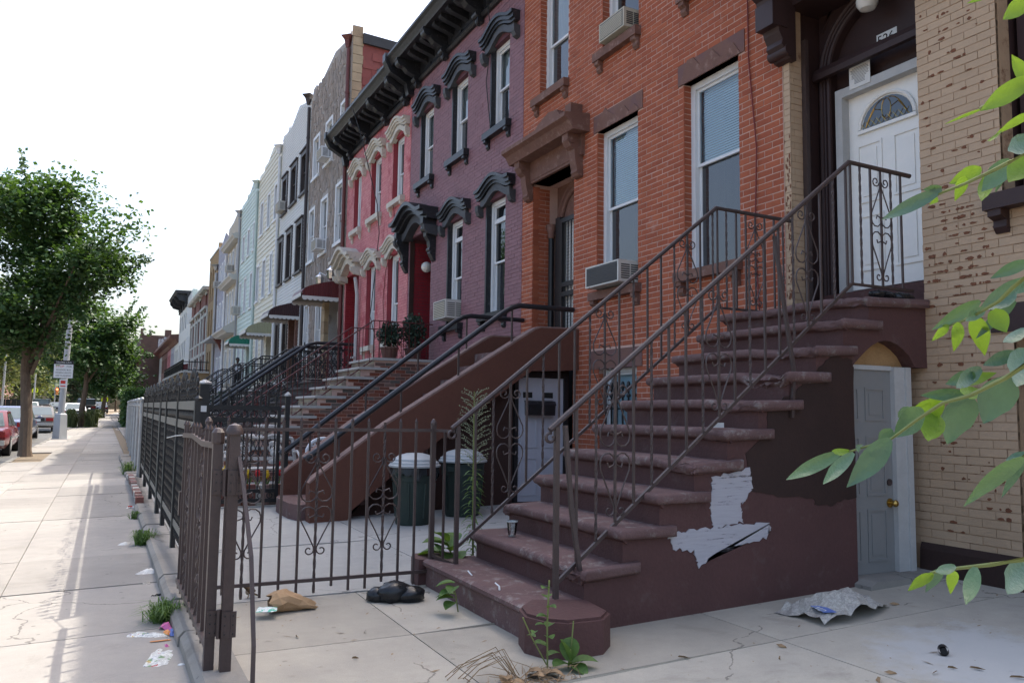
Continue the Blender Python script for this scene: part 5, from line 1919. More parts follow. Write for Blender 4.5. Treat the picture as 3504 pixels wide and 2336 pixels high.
# ---- brown stucco stoop of the orange house
t = thing('stucco_stoop', 'brown stucco stoop with solid sloping side walls in front of the orange house', 'stoop', (2.3, 10.5, -.1))
ck = [(2.25, -.2), (2.24, .36), (2.30, .415), (3.17, 1.06), (5.26, 2.37), (5.34, 2.40), (XF, 2.41), (XF, 1.84), (5.2, 1.80), (5.07, 1.72), (3.29, .46), (2.75, .03), (2.66, -.2)]
for y0, y1 in ((9.68, 9.90), (11.22, 11.44)):
    o = MB().prism(ck, 'y', y0, y1).obj('cheek_wall', M['brown2'], t)
    cap = [(2.24, .362), (2.30, .417), (3.17, 1.062), (5.26, 2.372), (5.34, 2.402), (XF, 2.412), (XF, 2.432), (5.33, 2.423), (5.25, 2.395), (3.16, 1.085), (2.28, .43), (2.225, .37)]
    MB().prism(cap, 'y', y0 + .012, y1 - .012).obj('worn_coping', M['capstone'], o)
MB().prism([(2.7, -.2), (3.29, .46), (5.07, 1.72), (5.2, 1.80), (XF, 1.84), (XF, -.2)], 'y', 9.96, 11.2).obj('infill_wall', M['brown2d'], t)
n = 11
for i in range(n):
    x, z = 2.28 + i * .275, .06 + i * .205
    if i == 0:
        MB().prism([(2.16, 9.95), (2.10, 10.2), (2.09, 10.9), (2.16, 11.15), (2.6, 11.2), (2.6, 9.92)], 'z', -.2, .09).obj('step', M['tread'], t)
    else:
        MB().box(x, x + .42 if i < n - 1 else XF, 9.902, 11.218, z - .2, z).obj('step', M['tread'], t)
bd = MB().box(5.12, 5.84, 9.925, 9.958, .02, 1.72).obj('basement_door', M['doorblue'], t)
for xa, xb, za, zb, m in ((5.17, 5.36, 1.42, 1.54, 'darkglass'), (5.50, 5.69, 1.42, 1.54, 'darkglass'), (5.16, 5.42, .75, 1.15, 'doorblue'), (5.50, 5.76, .75, 1.15, 'doorblue'), (5.16, 5.42, .1, .62, 'doorblue'), (5.50, 5.76, .1, .62, 'doorblue')):
    q = MB()
    for a in ((xa, xa + .02, za, zb), (xb - .02, xb, za, zb), (xa + .02, xb - .02, za, za + .02), (xa + .02, xb - .02, zb - .02, zb)):
        q.box(a[0], a[1], 9.915, 9.926, a[2], a[3])
    po = q.obj('door_panel', M['doorblue'], bd)
    if m != 'doorblue':
        MB().box(xa + .02, xb - .02, 9.92, 9.924, za + .02, zb - .02).obj('door_light', M['inside'], bd)
q = MB()
q.box(5.845, 5.90, 9.90, 9.958, -.05, 1.80)
q.box(5.06, 5.115, 9.90, 9.958, -.05, 1.80)
q.box(5.115, 5.845, 9.90, 9.958, 1.725, 1.80)
q.obj('door_frame', M['black'], t)
MB().blob((5.76, 9.9, .68), (.03, .03, .03), 10, 6).obj('knob', M['brass'], bd, True)
mbx = thing('mailbox', 'black metal mailbox on the pale basement door under the stucco stoop', 'mailbox', (5.42, 9.9, 1.2))
MB().prism([(9.91, 1.2), (9.80, 1.2), (9.79, 1.33), (9.82, 1.38), (9.91, 1.39)], 'x', 5.22, 5.64).obj('box', M['black'], mbx)
MB().prism([(9.79, 1.335), (9.785, 1.345), (9.815, 1.395), (9.91, 1.405), (9.91, 1.39)], 'x', 5.21, 5.65).obj('lid', M['blackpaint'], mbx)
for i, (yy, lab, pts) in enumerate(((9.79, 'thick black pipe handrail on the near wall of the stucco stoop', [(2.24, .67), (4.80, 2.585), (4.93, 2.66), (5.06, 2.70), (5.92, 2.70)]), (11.33, 'thick black pipe handrail on the far wall of the stucco stoop', [(2.26, .66), (4.74, 2.61), (4.87, 2.68), (5.0, 2.71), (5.92, 2.70)]))):
    hr = thing('pipe_handrail', lab, 'handrail', (pts[0][0], yy, pts[0][1]), 'pipe handrails of the stucco stoop')
    MB().tube([(x, yy, z) for x, z in pts], .036, 12).obj('pipe', M['pipe'], hr, True)
    MB().tube([(2.24, yy, pts[0][1]), (2.20, yy, pts[0][1] - .03)], .042, 12).obj('end_cap', M['pipe'], hr, True)
    for k in range(5):
        x = 2.6 + k * .78
        z = .66 + (x - 2.24) * .75 if x < 4.8 else 2.7
        zc = .415 + (x - 2.3) * .63 if x < 5.26 else 2.4
        MB().bar((x, yy, zc - .02), (x, yy, z), .011).obj('post', M['iron'], hr)

# ---- brick stoop of the purple house
M['multi'] = mat('mixed_stoop_brick', (.17, .05, .03), .9, .15, 4, 60, .5, 80, rnd=[(.19, .06, .035), (.09, .08, .07), (.16, .045, .03), (.13, .115, .10), (.21, .07, .04), (.10, .05, .04)])
M['treadstone'] = mat('pale_stone_tread', (.36, .345, .325), .85, .12, 6, 60, .6, 60)
M['facing'] = mat('beige_facing_brick', (.20, .15, .115), .9, .15, rnd=[(.17, .12, .09), (.33, .29, .21), (.2, .15, .12)])


def brick_stoop(y0, y1, x_top, zt, n, run, rise):
    t = thing('brick_stoop', 'mixed red and grey brick stoop with pale stone treads at the purple house', 'stoop', (x_top - n * run, (y0 + y1) / 2, 0))
    st = []
    for i in range(n):
        st.append((x_top - (n - 1 - i) * run, zt - (n - 1 - i) * rise))
    poly = [(st[0][0], -.2)]
    for i, (x, z) in enumerate(st):
        poly += [(x + .03, (st[i - 1][1] if i else -.1) - .05), (x + .03, z - .05)]
    poly += [(XF, zt - .05), (XF, -.2)]
    MB().prism(poly, 'y', y0 + .01, y1 - .01).obj('stoop_core', M['mortar'], t)

    def under(it):
        xm = (it[0] + it[1]) / 2
        top = -9
        for x, z in st:
            if it[0] >= x + .028:
                top = z - .05
        return it[2] + it[3] > top + .004
    bricks(t, st[0][0] + .03, XF, -.1, zt, [(5.0, 5.42, 1.35, 1.66)], M['multi'], face=y0 + .01, axis='x', L=.20, Hh=.058, j=.009, skipfn=under)
    MB().box(5.0, 5.42, y0 + .004, y0 + .012, 1.35, 1.66).obj('vent_opening', M['inside'], t)
    for i, (x, z) in enumerate(st):
        x1 = st[i + 1][0] + .04 + .25 if i < n - 1 else XF
        q = MB().prism([(x - .02, z - .05), (x - .03, z - .03), (x - .022, z - .004), (x - .01, z), (x1, z), (x1, z - .05)], 'y', y0 - .04, y1 + .03)
        q.obj('tread', M['treadstone'], t)
        k = 0
        q = MB()
        for r_ in range(2):
            yy = y0 + .02
            while yy < y1 - .1:
                w = R.choice((.1, .2, .2))
                zb = z - rise + .004 + r_ * (rise - .05) / 2
                q.box(x + .018, x + .04, yy, min(y1, yy + w - .008), zb, zb + (rise - .05) / 2 - .008)
                yy += w
        q.obj('riser_bricks', M['facing'], t, stuff=True)
    return t


brick_stoop(15.2, 16.85, 4.66, 2.27, 12, .272, .19)
M['redrail'] = mat('dark_red_rail', (.09, .02, .018), .5, .2, 10, 60, .1)
railing('thin_railing', 'thin dark red railing on the near side of the brick stoop', 15.25, (1.9, 1.0), (4.66, 3.0), 5.9, .78, M['redrail'], 'railings of the brick stoop', step=.2, br=.006, top=.012, motifs=True, foot=.2, curl=False, lean=False)
railing('thin_railing', 'thin dark red railing on the far side of the brick stoop', 16.8, (1.9, 1.0), (4.66, 3.0), 5.9, .78, M['redrail'], 'railings of the brick stoop', step=.2, br=.006, top=.012, motifs=False, foot=.2, curl=False, lean=False)


def shrub(mb, c, rx, rz, n, s):
    for k in range(n):
        th, ph, rr = R.uniform(0, 6.28), math.acos(R.uniform(-1, 1)), R.random() ** .4
        p = Vector((c[0] + rx * rr * math.sin(ph) * math.cos(th), c[1] + rx * rr * math.sin(ph) * math.sin(th), c[2] + rz * rr * math.cos(ph)))
        leaf_quad(mb, p, s)


def leaf_quad(mb, p, s, up=0):
    d = Vector((R.gauss(0, 1), R.gauss(0, 1), R.gauss(up, 1))).normalized()
    n = d.orthogonal().normalized()
    a = R.uniform(0, 6.28)
    e = (n * math.cos(a) + d.cross(n) * math.sin(a))
    L = s * R.uniform(.7, 1.3)
    o = len(mb.v)
    w = L * .32
    mb.v += [tuple(p), tuple(p + d * L * .5 + e * w), tuple(p + d * L), tuple(p + d * L * .5 - e * w)]
    mb.f.append((o, o + 1, o + 2, o + 3))
    mb.m.append(0)


M['conifer'] = mat('dark_conifer', (.02, .042, .03), .7, .3, 5, 40, 0, rnd=(.035, .06, .035))
for i, (x, y, lab, hh) in enumerate(((5.05, 15.42, 'low dark evergreen in a fluted brown pot on the brick stoop landing', .26), (5.55, 15.42, 'taller dark evergreen in a brown pot beside the purple doorway', .36))):
    pt = thing('potted_shrub', lab, 'potted plant', (x, y, 2.27), 'potted evergreens on the brick stoop')
    MB().lathe([(.13, 2.27), (.17, 2.45), (.19, 2.47), (.19, 2.50), (.16, 2.50)], x, y, 14).obj('pot', M['terracotta'], pt)
    q = MB()
    shrub(q, (x, y, 2.5 + hh), .25, hh, 900, .07)
    q.obj('foliage', M['conifer'], pt)
    MB().bar((x, y, 2.45), (x, y, 2.6), .02).obj('stem', M['bark'], pt)

# ---- the other stoops up the row
M['dstone'] = mat('dark_stone_steps', (.085, .075, .07), .85, .2, 5, 50, .4)
M['dgreen'] = mat('dark_green_boards', (.012, .07, .045), .6, .15)


def plain_stoop(label, y0, y1, zt, m, n=11, run=.28, x_top=4.75, mt='treadstone'):
    t = thing('stone_stoop', label, 'stoop', (x_top - n * run, (y0 + y1) / 2, 0))
    g = zyard(2, y0)
    rise = (zt - g) / n
    st = [(x_top - (n - 1 - i) * run, zt - (n - 1 - i) * rise) for i in range(n)]
    poly = [(st[0][0], g - .2)]
    for i, (x, z) in enumerate(st):
        poly += [(x + .03, (st[i - 1][1] if i else g) - .05), (x + .03, z - .05)]
    poly += [(XF, zt - .05), (XF, g - .2)]
    MB().prism(poly, 'y', y0, y1).obj('stoop_body', m, t)
    for i, (x, z) in enumerate(st):
        x1 = st[i + 1][0] + .04 if i < n - 1 else XF
        MB().prism([(x - .02, z - .05), (x - .02, z - .01), (x - .01, z), (x1, z), (x1, z - .05)], 'y', y0 - .03, y1 + .03).obj('tread', M[mt], t)
    return t


plain_stoop('dark stone stoop with thick pipe rails at the pink house', 20.75, 22.25, 2.0, M['dstone'], mt='dstone')
plain_stoop('dark stoop at the stone clad house under the red awning', 22.8, 24.2, 2.05, M['dstone'], mt='dstone')
plain_stoop('stoop at the white clapboard house under the brown awning', 28.1, 29.7, 2.1, M['dstone'])
plain_stoop('stoop at the cream house under the olive awning', 33.1, 34.6, 2.1, M['dstone'])
plain_stoop('green boarded stoop at the mint house where a child stands', 38.3, 39.8, 2.1, M['dgreen'])
plain_stoop('stoop at the beige shingled house', 43.4, 44.5, 2.1, M['dstone'])
t = thing('brick_porch', 'tan brick porch with an iron balustrade before the red brick houses', 'porch', (5, 60, 0))
MB().box(4.4, XF, 54.5, 72, 0, 3.5).obj('porch_body', M['tanbrick'], t)
MB().box(4.3, XF, 54.4, 72.1, 3.5, 3.62).obj('coping', M['limestone'], t)
q = MB()
for k in range(44):
    MB().bar((4.4, 54.5 + k * .4, 3.6), (4.4, 54.5 + k * .4, 4.35), .025).obj('balustrade_bar', M['black'], t)
for k in range(5):
    MB().bar((4.4 + k * .35, 54.5, 3.6), (4.4 + k * .35, 54.5, 4.35), .025).obj('balustrade_bar', M['black'], t)
for z in (3.7, 4.2):
    MB().tube([(XF, 54.5, z), (4.4, 54.5, z), (4.4, 72, z)], .03, 4).obj('balustrade_rail', M['black'], t)


def fat_rail(label, y, zl, group):
    t = thing('pipe_handrail', label, 'handrail', (1.75, y, .5), group)
    pts = [(1.75, .78), (4.55, zl + .85), (4.68, zl + .93), (4.85, zl + .97), (5.9, zl + .97)]
    MB().tube([(x, y, z) for x, z in pts], .045, 10).obj('pipe', M['pipe'], t, True)
    for k in range(12):
        x = 1.85 + k * .3
        zt_ = .78 + (x - 1.75) * ((zl + .85 - .78) / 2.8) if x < 4.55 else zl + .97
        zb = zt_ - .82
        MB().bar((x, y, zb), (x, y, zt_), .012).obj('baluster', M['black'], t)
    MB().lathe([(.06, 0), (.06, .3), (.035, .34), (.05, .5), (.03, .55), (.045, .8), (.02, .95)], 1.75, y, 10).obj('newel', M['black'], t)
    MB().tube([(1.85, y, .06 + .0), (4.6, y, zl + .07), (5.9, y, zl + .07)], .018, 5).obj('lower_rail', M['black'], t)
    for k in range(6):
        x = 4.75 + k * .2
        for p in scroll_bits(x, y, zl + .1, .8, .1):
            MB().tube(p, .012, 4).obj('scroll', M['black'], t)
    for k in range(9):
        x = 2.0 + k * .3
        zb = .06 + (x - 1.85) * (zl / 2.75)
        for p in scroll_bits(x, y, zb + .06, .6, .12)[:2]:
            MB().tube(p, .01, 4).obj('scroll', M['black'], t)


fat_rail('thick black pipe rail on the near side of the pink house stoop', 20.8, 2.0, 'pipe rails at the pink house')
fat_rail('thick black pipe rail on the far side of the pink house stoop', 22.2, 2.0, 'pipe rails at the pink house')
for i, (y, zl, lab) in enumerate(((22.85, 2.05, 'thin black stair rail on the near side of the stone house stoop'), (24.15, 2.05, 'thin black stair rail on the far side of the stone house stoop'), (28.15, 2.1, 'black stair rail on the near side of the white house stoop'), (29.65, 2.1, 'black stair rail on the far side of the white house stoop'), (33.15, 2.1, 'black stair rail on the near side of the cream house stoop'), (34.55, 2.1, 'black stair rail on the far side of the cream house stoop'), (38.35, 2.1, 'black stair rail on the near side of the mint house stoop'), (39.75, 2.1, 'black stair rail on the far side of the mint house stoop'))):
    g = zyard(2, y)
    railing('stair_rail', lab, y, (1.9, g + .9), (4.75, zl + .95), 5.9, .8, M['black'], 'black stair rails up the row', step=.2, br=.011, top=.022, motifs=False, foot=g, curl=False, lean=False)
# ---------------------------------------------------------------- gate and fences
t = thing('iron_gate', 'brown iron gate leaf standing open along the sidewalk with pointed pickets', 'gate', (.555, 4.52, -.12))
GX = .555
MB().tube([(GX, 4.56, 1.03), (GX - .004, 5.1, 1.02), (GX + .004, 5.8, 1.045), (GX, 6.42, 1.03)], .016, 4, 0, True, True).obj('top_rail', M['iron'], t)
MB().bar((GX, 4.56, -.01), (GX, 6.42, -.01), .016).obj('bottom_rail', M['iron'], t)
for i in range(10):
    y = 4.66 + i * .19
    z0, z1 = -.06, 1.10
    if i in (3, 7):
        o = twisted((GX, y, z0), (GX, y, z1), .009).obj('twisted_picket', M['iron'], t)
        for p in scroll_bits(y, GX, .18, .74, axis='y'):
            MB().tube(p, .006, 5).obj('scroll', M['iron'], o, True)
    else:
        q = MB().bar((GX, y, z0), (GX, y, z1), .0095)
        q.lathe([(.0135, z1), (.0155, z1 + .01), (.001, z1 + .04)], GX, y, 4)
        q.obj('picket', M['iron'], t)
st = MB().bar((GX, 4.525, -.14), (GX, 4.525, 1.04), .025)
st.lathe([(.031, 1.04), (.034, 1.05), (.034, 1.10), (.02, 1.12), (.004, 1.125)], GX, 4.525, 10)
st.obj('stile', M['iron'], t)
MB().tube([(GX, 6.42, 1.03), (GX - .05, 6.6, 1.02), (GX - .10, 6.75, 1.0)], .004, 4).obj('loose_wire', M['galv'], t)
MB().box(GX - .02, GX + .02, 6.40, 6.46, .45, .62).obj('latch_plate', M['iron'], t)
pt = thing('gate_post', 'brown steel gate post with round cap beside the open gate leaf', 'post', (.63, 4.47, -.12))
q = MB().bar((.63, 4.47, -.16), (.63, 4.47, 1.09), .027)
q.lathe([(.044, 1.09), (.046, 1.11), (.03, 1.14), (.004, 1.15)], .63, 4.47, 12)
q.obj('post', M['iron'], pt, True)
for za, zb in ((.78, .905), (.06, .19)):
    hg = MB()
    hg.box(.645, .652, 4.425, 4.433, za, zb)
    hg.box(.535, .585, 4.488, 4.495, za, zb)
    hg.box(.60, .672, 4.43, 4.437, za, zb)
    hg.tube([(.592, 4.47, za - .008), (.592, 4.47, zb + .008)], .012, 8)
    ho = hg.obj('hinge', M['iron'], pt)
    for dx in (.55, .575, .615, .655):
        for dz in (za + .02, (za + zb) / 2, zb - .02):
            yy = 4.487 if dx < .59 else 4.429
            MB().tube([(dx, yy, dz), (dx, yy - .004, dz)], .0045, 6).obj('bolt', M['black'], ho)
rd = tag(MB().tube([(.70, 4.05, -.125), (.703, 4.08, .1), (.695, 4.2, .5), (.668, 4.38, .85), (.645, 4.50, 1.06)], .0095, 4, 0, True, True).obj('leaning_bar', M['iron']), 'thin brown bent iron bar leaning against the gate post', 'iron bar')

t = thing('picket_fence', 'brown iron picket fence with scrolls across the yard up to the stoop', 'fence', (1.5, 5.97, -.1))
for z in (1.085, .005):
    MB().bar((.66, 5.97, z), (2.33, 5.97, z - .005), .012).obj('rail', M['iron'], t)
for i in range(12):
    x = .80 + i * .1265
    z1 = 1.14
    z0 = -.09 if i % 3 else -.05
    if i in (1, 5, 9):
        o = twisted((x, 5.97, z0), (x, 5.97, z1), .008).obj('twisted_picket', M['iron'], t)
        for p in scroll_bits(x, 5.97, .16, .78):
            MB().tube(p, .0055, 5).obj('scroll', M['iron'], o, True)
    else:
        q = MB().bar((x, 5.97, z0), (x, 5.97, z1), .0085)
        q.lathe([(.012, z1), (.013, z1 + .008), (.001, z1 + .035)], x, 5.97, 4)
        q.obj('picket', M['iron'], t)
for x, zb in ((.667, -.12), (2.335, .085)):
    q = MB().bar((x, 5.97, zb), (x, 5.97, 1.12), .018)
    q.lathe([(.026, 1.12), (.026, 1.14), (.012, 1.165), (.002, 1.17)], x, 5.97, 8)
    q.obj('fence_post', M['iron'], t)
MB().tube([(2.34, 5.97, 1.08), (2.42, 5.72, 1.08)], .011, 4, 0, True, True).obj('return_rail', M['iron'], t)
MB().tube([(2.34, 5.97, .12), (2.42, 5.72, .09)], .011, 4, 0, True, True).obj('return_rail', M['iron'], t)
MB().bar((2.38, 5.84, .1), (2.38, 5.84, 1.08), .0085).obj('picket', M['iron'], t)


def ring(mb, c, r, axis, t=.011, n=14):
    pts = []
    for i in range(n + 1):
        a = 2 * math.pi * i / n
        pts.append((c[0] + r * math.cos(a), c[1], c[2] + r * math.sin(a)) if axis == 'x' else (c[0], c[1] + r * math.cos(a), c[2] + r * math.sin(a)))
    mb.tube(pts, t, 5, caps=False)
    return mb


# black inner gate between the two yards
t = thing('black_gate', 'black iron gate with rings and crossed finials between the pale yard and the planted yard', 'gate', (1.75, 11.5, 0))
for xa in (1.27, 2.2):
    MB().bar((xa, 11.5, .02), (xa, 11.5, 1.27), .022).obj('stile', M['black'], t)
for za, zb in ((1.22, 1.28), (1.055, 1.115), (.10, .15), (-.03, .02)):
    MB().box(1.27, 2.2, 11.48, 11.52, za, zb).obj('rail', M['black'], t)
for k in range(7):
    x = 1.36 + k * .125
    ring(MB(), (x, 11.5, 1.167), .047, 'x', .008).obj('ring', M['black'], t, True)
    ring(MB(), (x, 11.5, .06), .036, 'x', .007).obj('ring', M['black'], t, True)
for k in range(9):
    x = 1.32 + k * .104
    twisted((x, 11.5, .15), (x, 11.5, 1.055), .008).obj('twisted_bar', M['black'], t)
    q = MB().bar((x, 11.5, 1.28), (x, 11.5, 1.42), .013)
    q.bar((x - .035, 11.5, 1.435), (x + .035, 11.5, 1.435), .008)
    q.blob((x, 11.5, 1.47), (.016, .016, .045), 6, 4)
    q.obj('finial', M['black'], t)
for (x, y, w, zt, lab) in ((1.21, 11.5, .06, 1.56, 'tall black corner post with white cap holding the black gate'), (2.3, 11.45, .03, 1.42, 'slim black post with white cap beside the stucco stoop')):
    p = thing('gate_post', lab, 'post', (x, y, 0))
    q = MB().bar((x, y, -.12), (x, y, zt), w)
    q.obj('post', M['black'], p)
    MB().lathe([(w * 1.5, zt), (w * 1.55, zt + .02), (w * .2, zt + .06)], x, y, 4).obj('cap', M['trimgrey'], p)
    if w > .05:
        MB().box(x - .055, x + .03, y - w - .006, y - w - .002, 1.19, 1.27).obj('taped_note', M['paper'], p)

# black street fence with double band, in three properties


def band_fence(label, x0, ys, zt, zb, group, step=.105):
    t = thing('black_fence', label, 'fence', (x0, ys[0], 0), group)
    for y in ys:
        x = x0 + cx(y)
        z = zyard(1, y)
        ph = zt + (.0 if y == 6.75 else .14)
        q = MB().bar((x, y, z - .05), (x, y, z + ph), .019)
        q.lathe([(.03, z + ph), (.03, z + ph + .02), (.004, z + ph + .04)], x, y, 4)
        q.obj('fence_post', M['black'], t)
        MB().tube([(x - .024, y - .001, z), (x - .024, y - .001, z + zt)], .006, 4).obj('edge_strip', M['silver'], t)
    for a, b in zip(ys, ys[1:]):
        xa, xb = x0 + cx(a), x0 + cx(b)
        za, zb_ = zyard(1, a), zyard(1, b)

        def bandbar(h0, h1, th, m, nm):
            q = MB()
            o = [(xa - th, a + .02, za + h0), (xa - th, a + .02, za + h1), (xb - th, b - .02, zb_ + h1), (xb - th, b - .02, zb_ + h0)]
            o2 = [(p[0] + 2 * th, p[1], p[2]) for p in o]
            q.face(o)
            q.face(o2[::-1])
            for i in range(4):
                j = (i + 1) % 4
                q.face([o[j], o[i], o2[i], o2[j]])
            q.obj(nm, M[m], t)
        bandbar(zt - .075, zt, .014, 'silver', 'upper_band')
        bandbar(zt - .245, zt - .17, .014, 'silver', 'lower_band')
        bandbar(zb, zb + .06, .014, 'silver', 'bottom_band')
        n = max(2, int((b - a) / step))
        for i in range(1, n):
            s = i / n
            x, y, z = xa + (xb - xa) * s, a + (b - a) * s, za + (zb_ - za) * s
            hh = .05 + .16 * abs(math.sin(2 * math.pi * s)) ** .8
            q = twisted((x, y, z + zb - .09), (x, y, z + zt + hh), .008)
            q.lathe([(.006, z + zb - .09), (.013, z + zb - .05), (.004, z + zb - .01)], x, y, 5)
            q.blob((x, y, z + zt - .125), (.012, .02, .045), 6, 4)
            q.blob((x, y, z + zt + hh + .03), (.014, .018, .045), 6, 4)
            if i % 2:
                q.blob((x, y + .02, z + zt + hh - .03), (.012, .02, .02), 5, 4)
                q.blob((x, y - .02, z + zt + hh - .03), (.012, .02, .02), 5, 4)
            q.obj('picket', M['black'], t)


band_fence('black ornamental fence with two grey bands along the sidewalk before the orange house', .66, [6.75, 8.5, 10.1, 11.2], 1.40, .22, 'black ornamental street fences')
band_fence('black ornamental fence with leafy finials along the sidewalk before the purple house', .66, [11.3, 13.0, 15.0, 16.8], 1.40, .22, 'black ornamental street fences')
t = thing('chain_link_fence', 'galvanised chain link fence with ball capped posts further along the sidewalk', 'fence', (.7, 17, 0))
ys = [16.95, 19.3, 21.8, 24.5, 27.2, 30, 33, 36]
for y in ys:
    x, z = .60 + cx(y) * 1.3, zyard(1, y)
    q = MB().tube([(x, y, z - .1), (x, y, z + 1.42)], .034, 10)
    q.blob((x, y, z + 1.46), (.05, .05, .05), 10, 6)
    q.obj('fence_post', M['galv'], t, True)
MB().tube([(.60 + cx(y) * 1.3, y, zyard(1, y) + 1.35) for y in ys], .02, 6).obj('top_tube', M['galv'], t)
q = MB()
k = 0
for a in [16.95 + i * .16 for i in range(118)]:
    for d in (-1, 1):
        b = a + d * 1.25
        if 16.95 < b < 36:
            q.tube([(.60 + cx(a) * 1.3 + .03, a, zyard(1, a) + .05), (.60 + cx(b) * 1.3 + .03, b, zyard(1, b) + 1.3)], .0035, 3, caps=False)
q.obj('wire_mesh', M['galv'], t, stuff=True)
for j, (y0, lab) in enumerate(((37, 'grey pipe fence before the mint house'), (44, 'dark iron fence before the shingled houses'))):
    t = thing('yard_fence', lab, 'fence', (1, y0, 0))
    for i in range(24):
        y = y0 + i * .28
        x, z = .62 + cx(y) * 1.25, zyard(1, y)
        MB().bar((x, y, z), (x, y, z + 1.3), .018).obj('picket', M['galv' if j == 0 else 'black'], t)
    for hz in (.2, 1.15):
        MB().bar((.62 + cx(y0) * 1.25, y0, zyard(1, y0) + hz), (.62 + cx(y0 + 6.5) * 1.25, y0 + 6.5, zyard(1, y0 + 6.5) + hz), .02).obj('rail', M['galv' if j == 0 else 'black'], t)

# ---------------------------------------------------------------- bins, bench, chair, planter
for i, (x, y, lab) in enumerate(((3.3, 9.02, 'dark green plastic trash can with pale lid and black bag liner showing'), (4.05, 9.33, 'dark green plastic trash can with pale lid nearer the basement door'))):
    z = zyard(x, y)
    t = thing('trash_can', lab, 'trash can', (x, y, z), 'trash cans in the pale yard')
    q = MB().lathe([(.205, z), (.21, z + .02), (.245, z + .48), (.25, z + .50), (.262, z + .50), (.265, z + .62), (.275, z + .64)], x, y, 28)
    q.obj('can', M['plastic_green'], t, True, 25)
    q = MB()
    for k in range(8):
        a = k * math.pi / 4 + .2
        q.box(0, 0, 0, 0, 0, 0) if False else None
        p = (x + .232 * math.cos(a), y + .232 * math.sin(a))
        q.tube([(x + .215 * math.cos(a), y + .215 * math.sin(a), z + .08), (x + .25 * math.cos(a), y + .25 * math.sin(a), z + .47)], .012, 4)
    q.obj('ribs', M['plastic_green'], t, stuff=True)
    q = MB().lathe([(.30, z + .655), (.305, z + .675), (.29, z + .685), (.285, z + .71), (.255, z + .72), (.25, z + .745), (.19, z + .785), (.10, z + .81), (.02, z + .815)], x, y, 24)
    q.obj('lid', M['plastic_grey'], t, True, 25)
    for a in (.6, 3.74):
        MB().box(x + .27 * math.cos(a) - .05, x + .27 * math.cos(a) + .05, y + .27 * math.sin(a) - .03, y + .27 * math.sin(a) + .03, z + .55, z + .60).obj('handle', M['plastic_green'], t)
    if i == 0:
        q = MB()
        n = 40
        for k in range(n):
            a, b = 2 * math.pi * k / n, 2 * math.pi * (k + 1) / n
            da, db = .10 + .06 * math.sin(k * 1.7) * math.sin(k * .6), .10 + .06 * math.sin((k + 1) * 1.7) * math.sin((k + 1) * .6)
            ra, rb = .285 + .012 * (k % 2), .285 + .012 * ((k + 1) % 2)
            q.face([(x + ra * math.cos(a), y + ra * math.sin(a), z + .655 - da), (x + rb * math.cos(b), y + rb * math.sin(b), z + .655 - db), (x + .278 * math.cos(b), y + .278 * math.sin(b), z + .66), (x + .278 * math.cos(a), y + .278 * math.sin(a), z + .66)])
        q.obj('bag_liner', M['binbag'], t, True, 80)

t = thing('plastic_chair', 'white plastic garden chair half hidden behind the stucco stoop', 'chair', (3.15, 12.7, -.08))
bx, by = 3.15, 12.75
q = MB()
arcp = [(bx + .27 * math.cos(a), by + .06 * math.sin(a), .55 + .24 * math.sin(a)) for a in [math.pi * i / 10 for i in range(11)]]
q.tube([(bx + .27, by, .3)] + arcp + [(bx - .27, by, .3)], .028, 6)
q.obj('back_rim', M['white'], t, True)
q = MB()
for k in range(7):
    x = bx - .2 + k * .066
    q.bar((x, by + .02, .32), (x, by + .05, .55 + .2 * math.sqrt(max(0, 1 - ((x - bx) / .25) ** 2))), .012)
for k in range(6):
    q.bar((bx - .22, by + .03, .4 + k * .055), (bx + .22, by + .03, .4 + k * .055), .010)
q.obj('back_lattice', M['white'], t, stuff=True)
MB().box(bx - .24, bx + .24, by - .42, by, .28, .31).obj('seat', M['white'], t)
for sx in (-1, 1):
    for sy in (-.38, -.03):
        MB().tube([(bx + sx * .21, by + sy, .29), (bx + sx * .25, by + sy, -.07)], .022, 6).obj('leg', M['white'], t)

t = thing('garden_bench', 'ornate cast iron garden bench with grey lattice back and round medallions', 'bench', (2.15, 12.5, 0))
q = MB()
top = [(1.62 + .1 * i, 12.6, .80 + .05 * math.sin(i * math.pi / 5) ** 2) for i in range(11)]
q.tube(top, .026, 6)
q.tube([(1.62, 12.6, .80), (1.60, 12.55, .45)], .026, 6)
q.tube([(2.62, 12.6, .80), (2.66, 12.55, .45)], .026, 6)
q.bar((1.62, 12.57, .50), (2.64, 12.57, .50), .025)
q.obj('back_frame', M['trimgrey'], t)
q = MB()
for k in range(14):
    x = 1.66 + k * .07
    q.tube([(x, 12.585, .50), (x + .14, 12.59, .80)], .007, 4)
    q.tube([(x + .14, 12.585, .50), (x, 12.59, .80)], .007, 4)
q.obj('lattice', M['charcoal'], t, stuff=True)
for xm in (1.92, 2.36):
    q = ring(MB(), (xm, 12.57, .66), .085, 'x', .014)
    ring(q, (xm, 12.57, .66), .05, 'x', .01)
    q.obj('medallion', M['trimgrey'], t, True)
for k in range(5):
    MB().box(1.6, 2.68, 12.1 + k * .09, 12.18 + k * .09, .36, .385).obj('seat_slat', M['trimgrey'], t)
for x in (1.63, 2.64):
    for y in (12.12, 12.5):
        MB().tube([(x, y, .37), (x - .03, y, .2), (x, y - .03, -.1)], .02, 6).obj('leg', M['charcoal'], t)
    MB().tube([(x, 12.55, .6), (x, 12.3, .62), (x, 12.12, .55), (x, 12.12, .37)], .018, 6).obj('arm', M['trimgrey'], t)

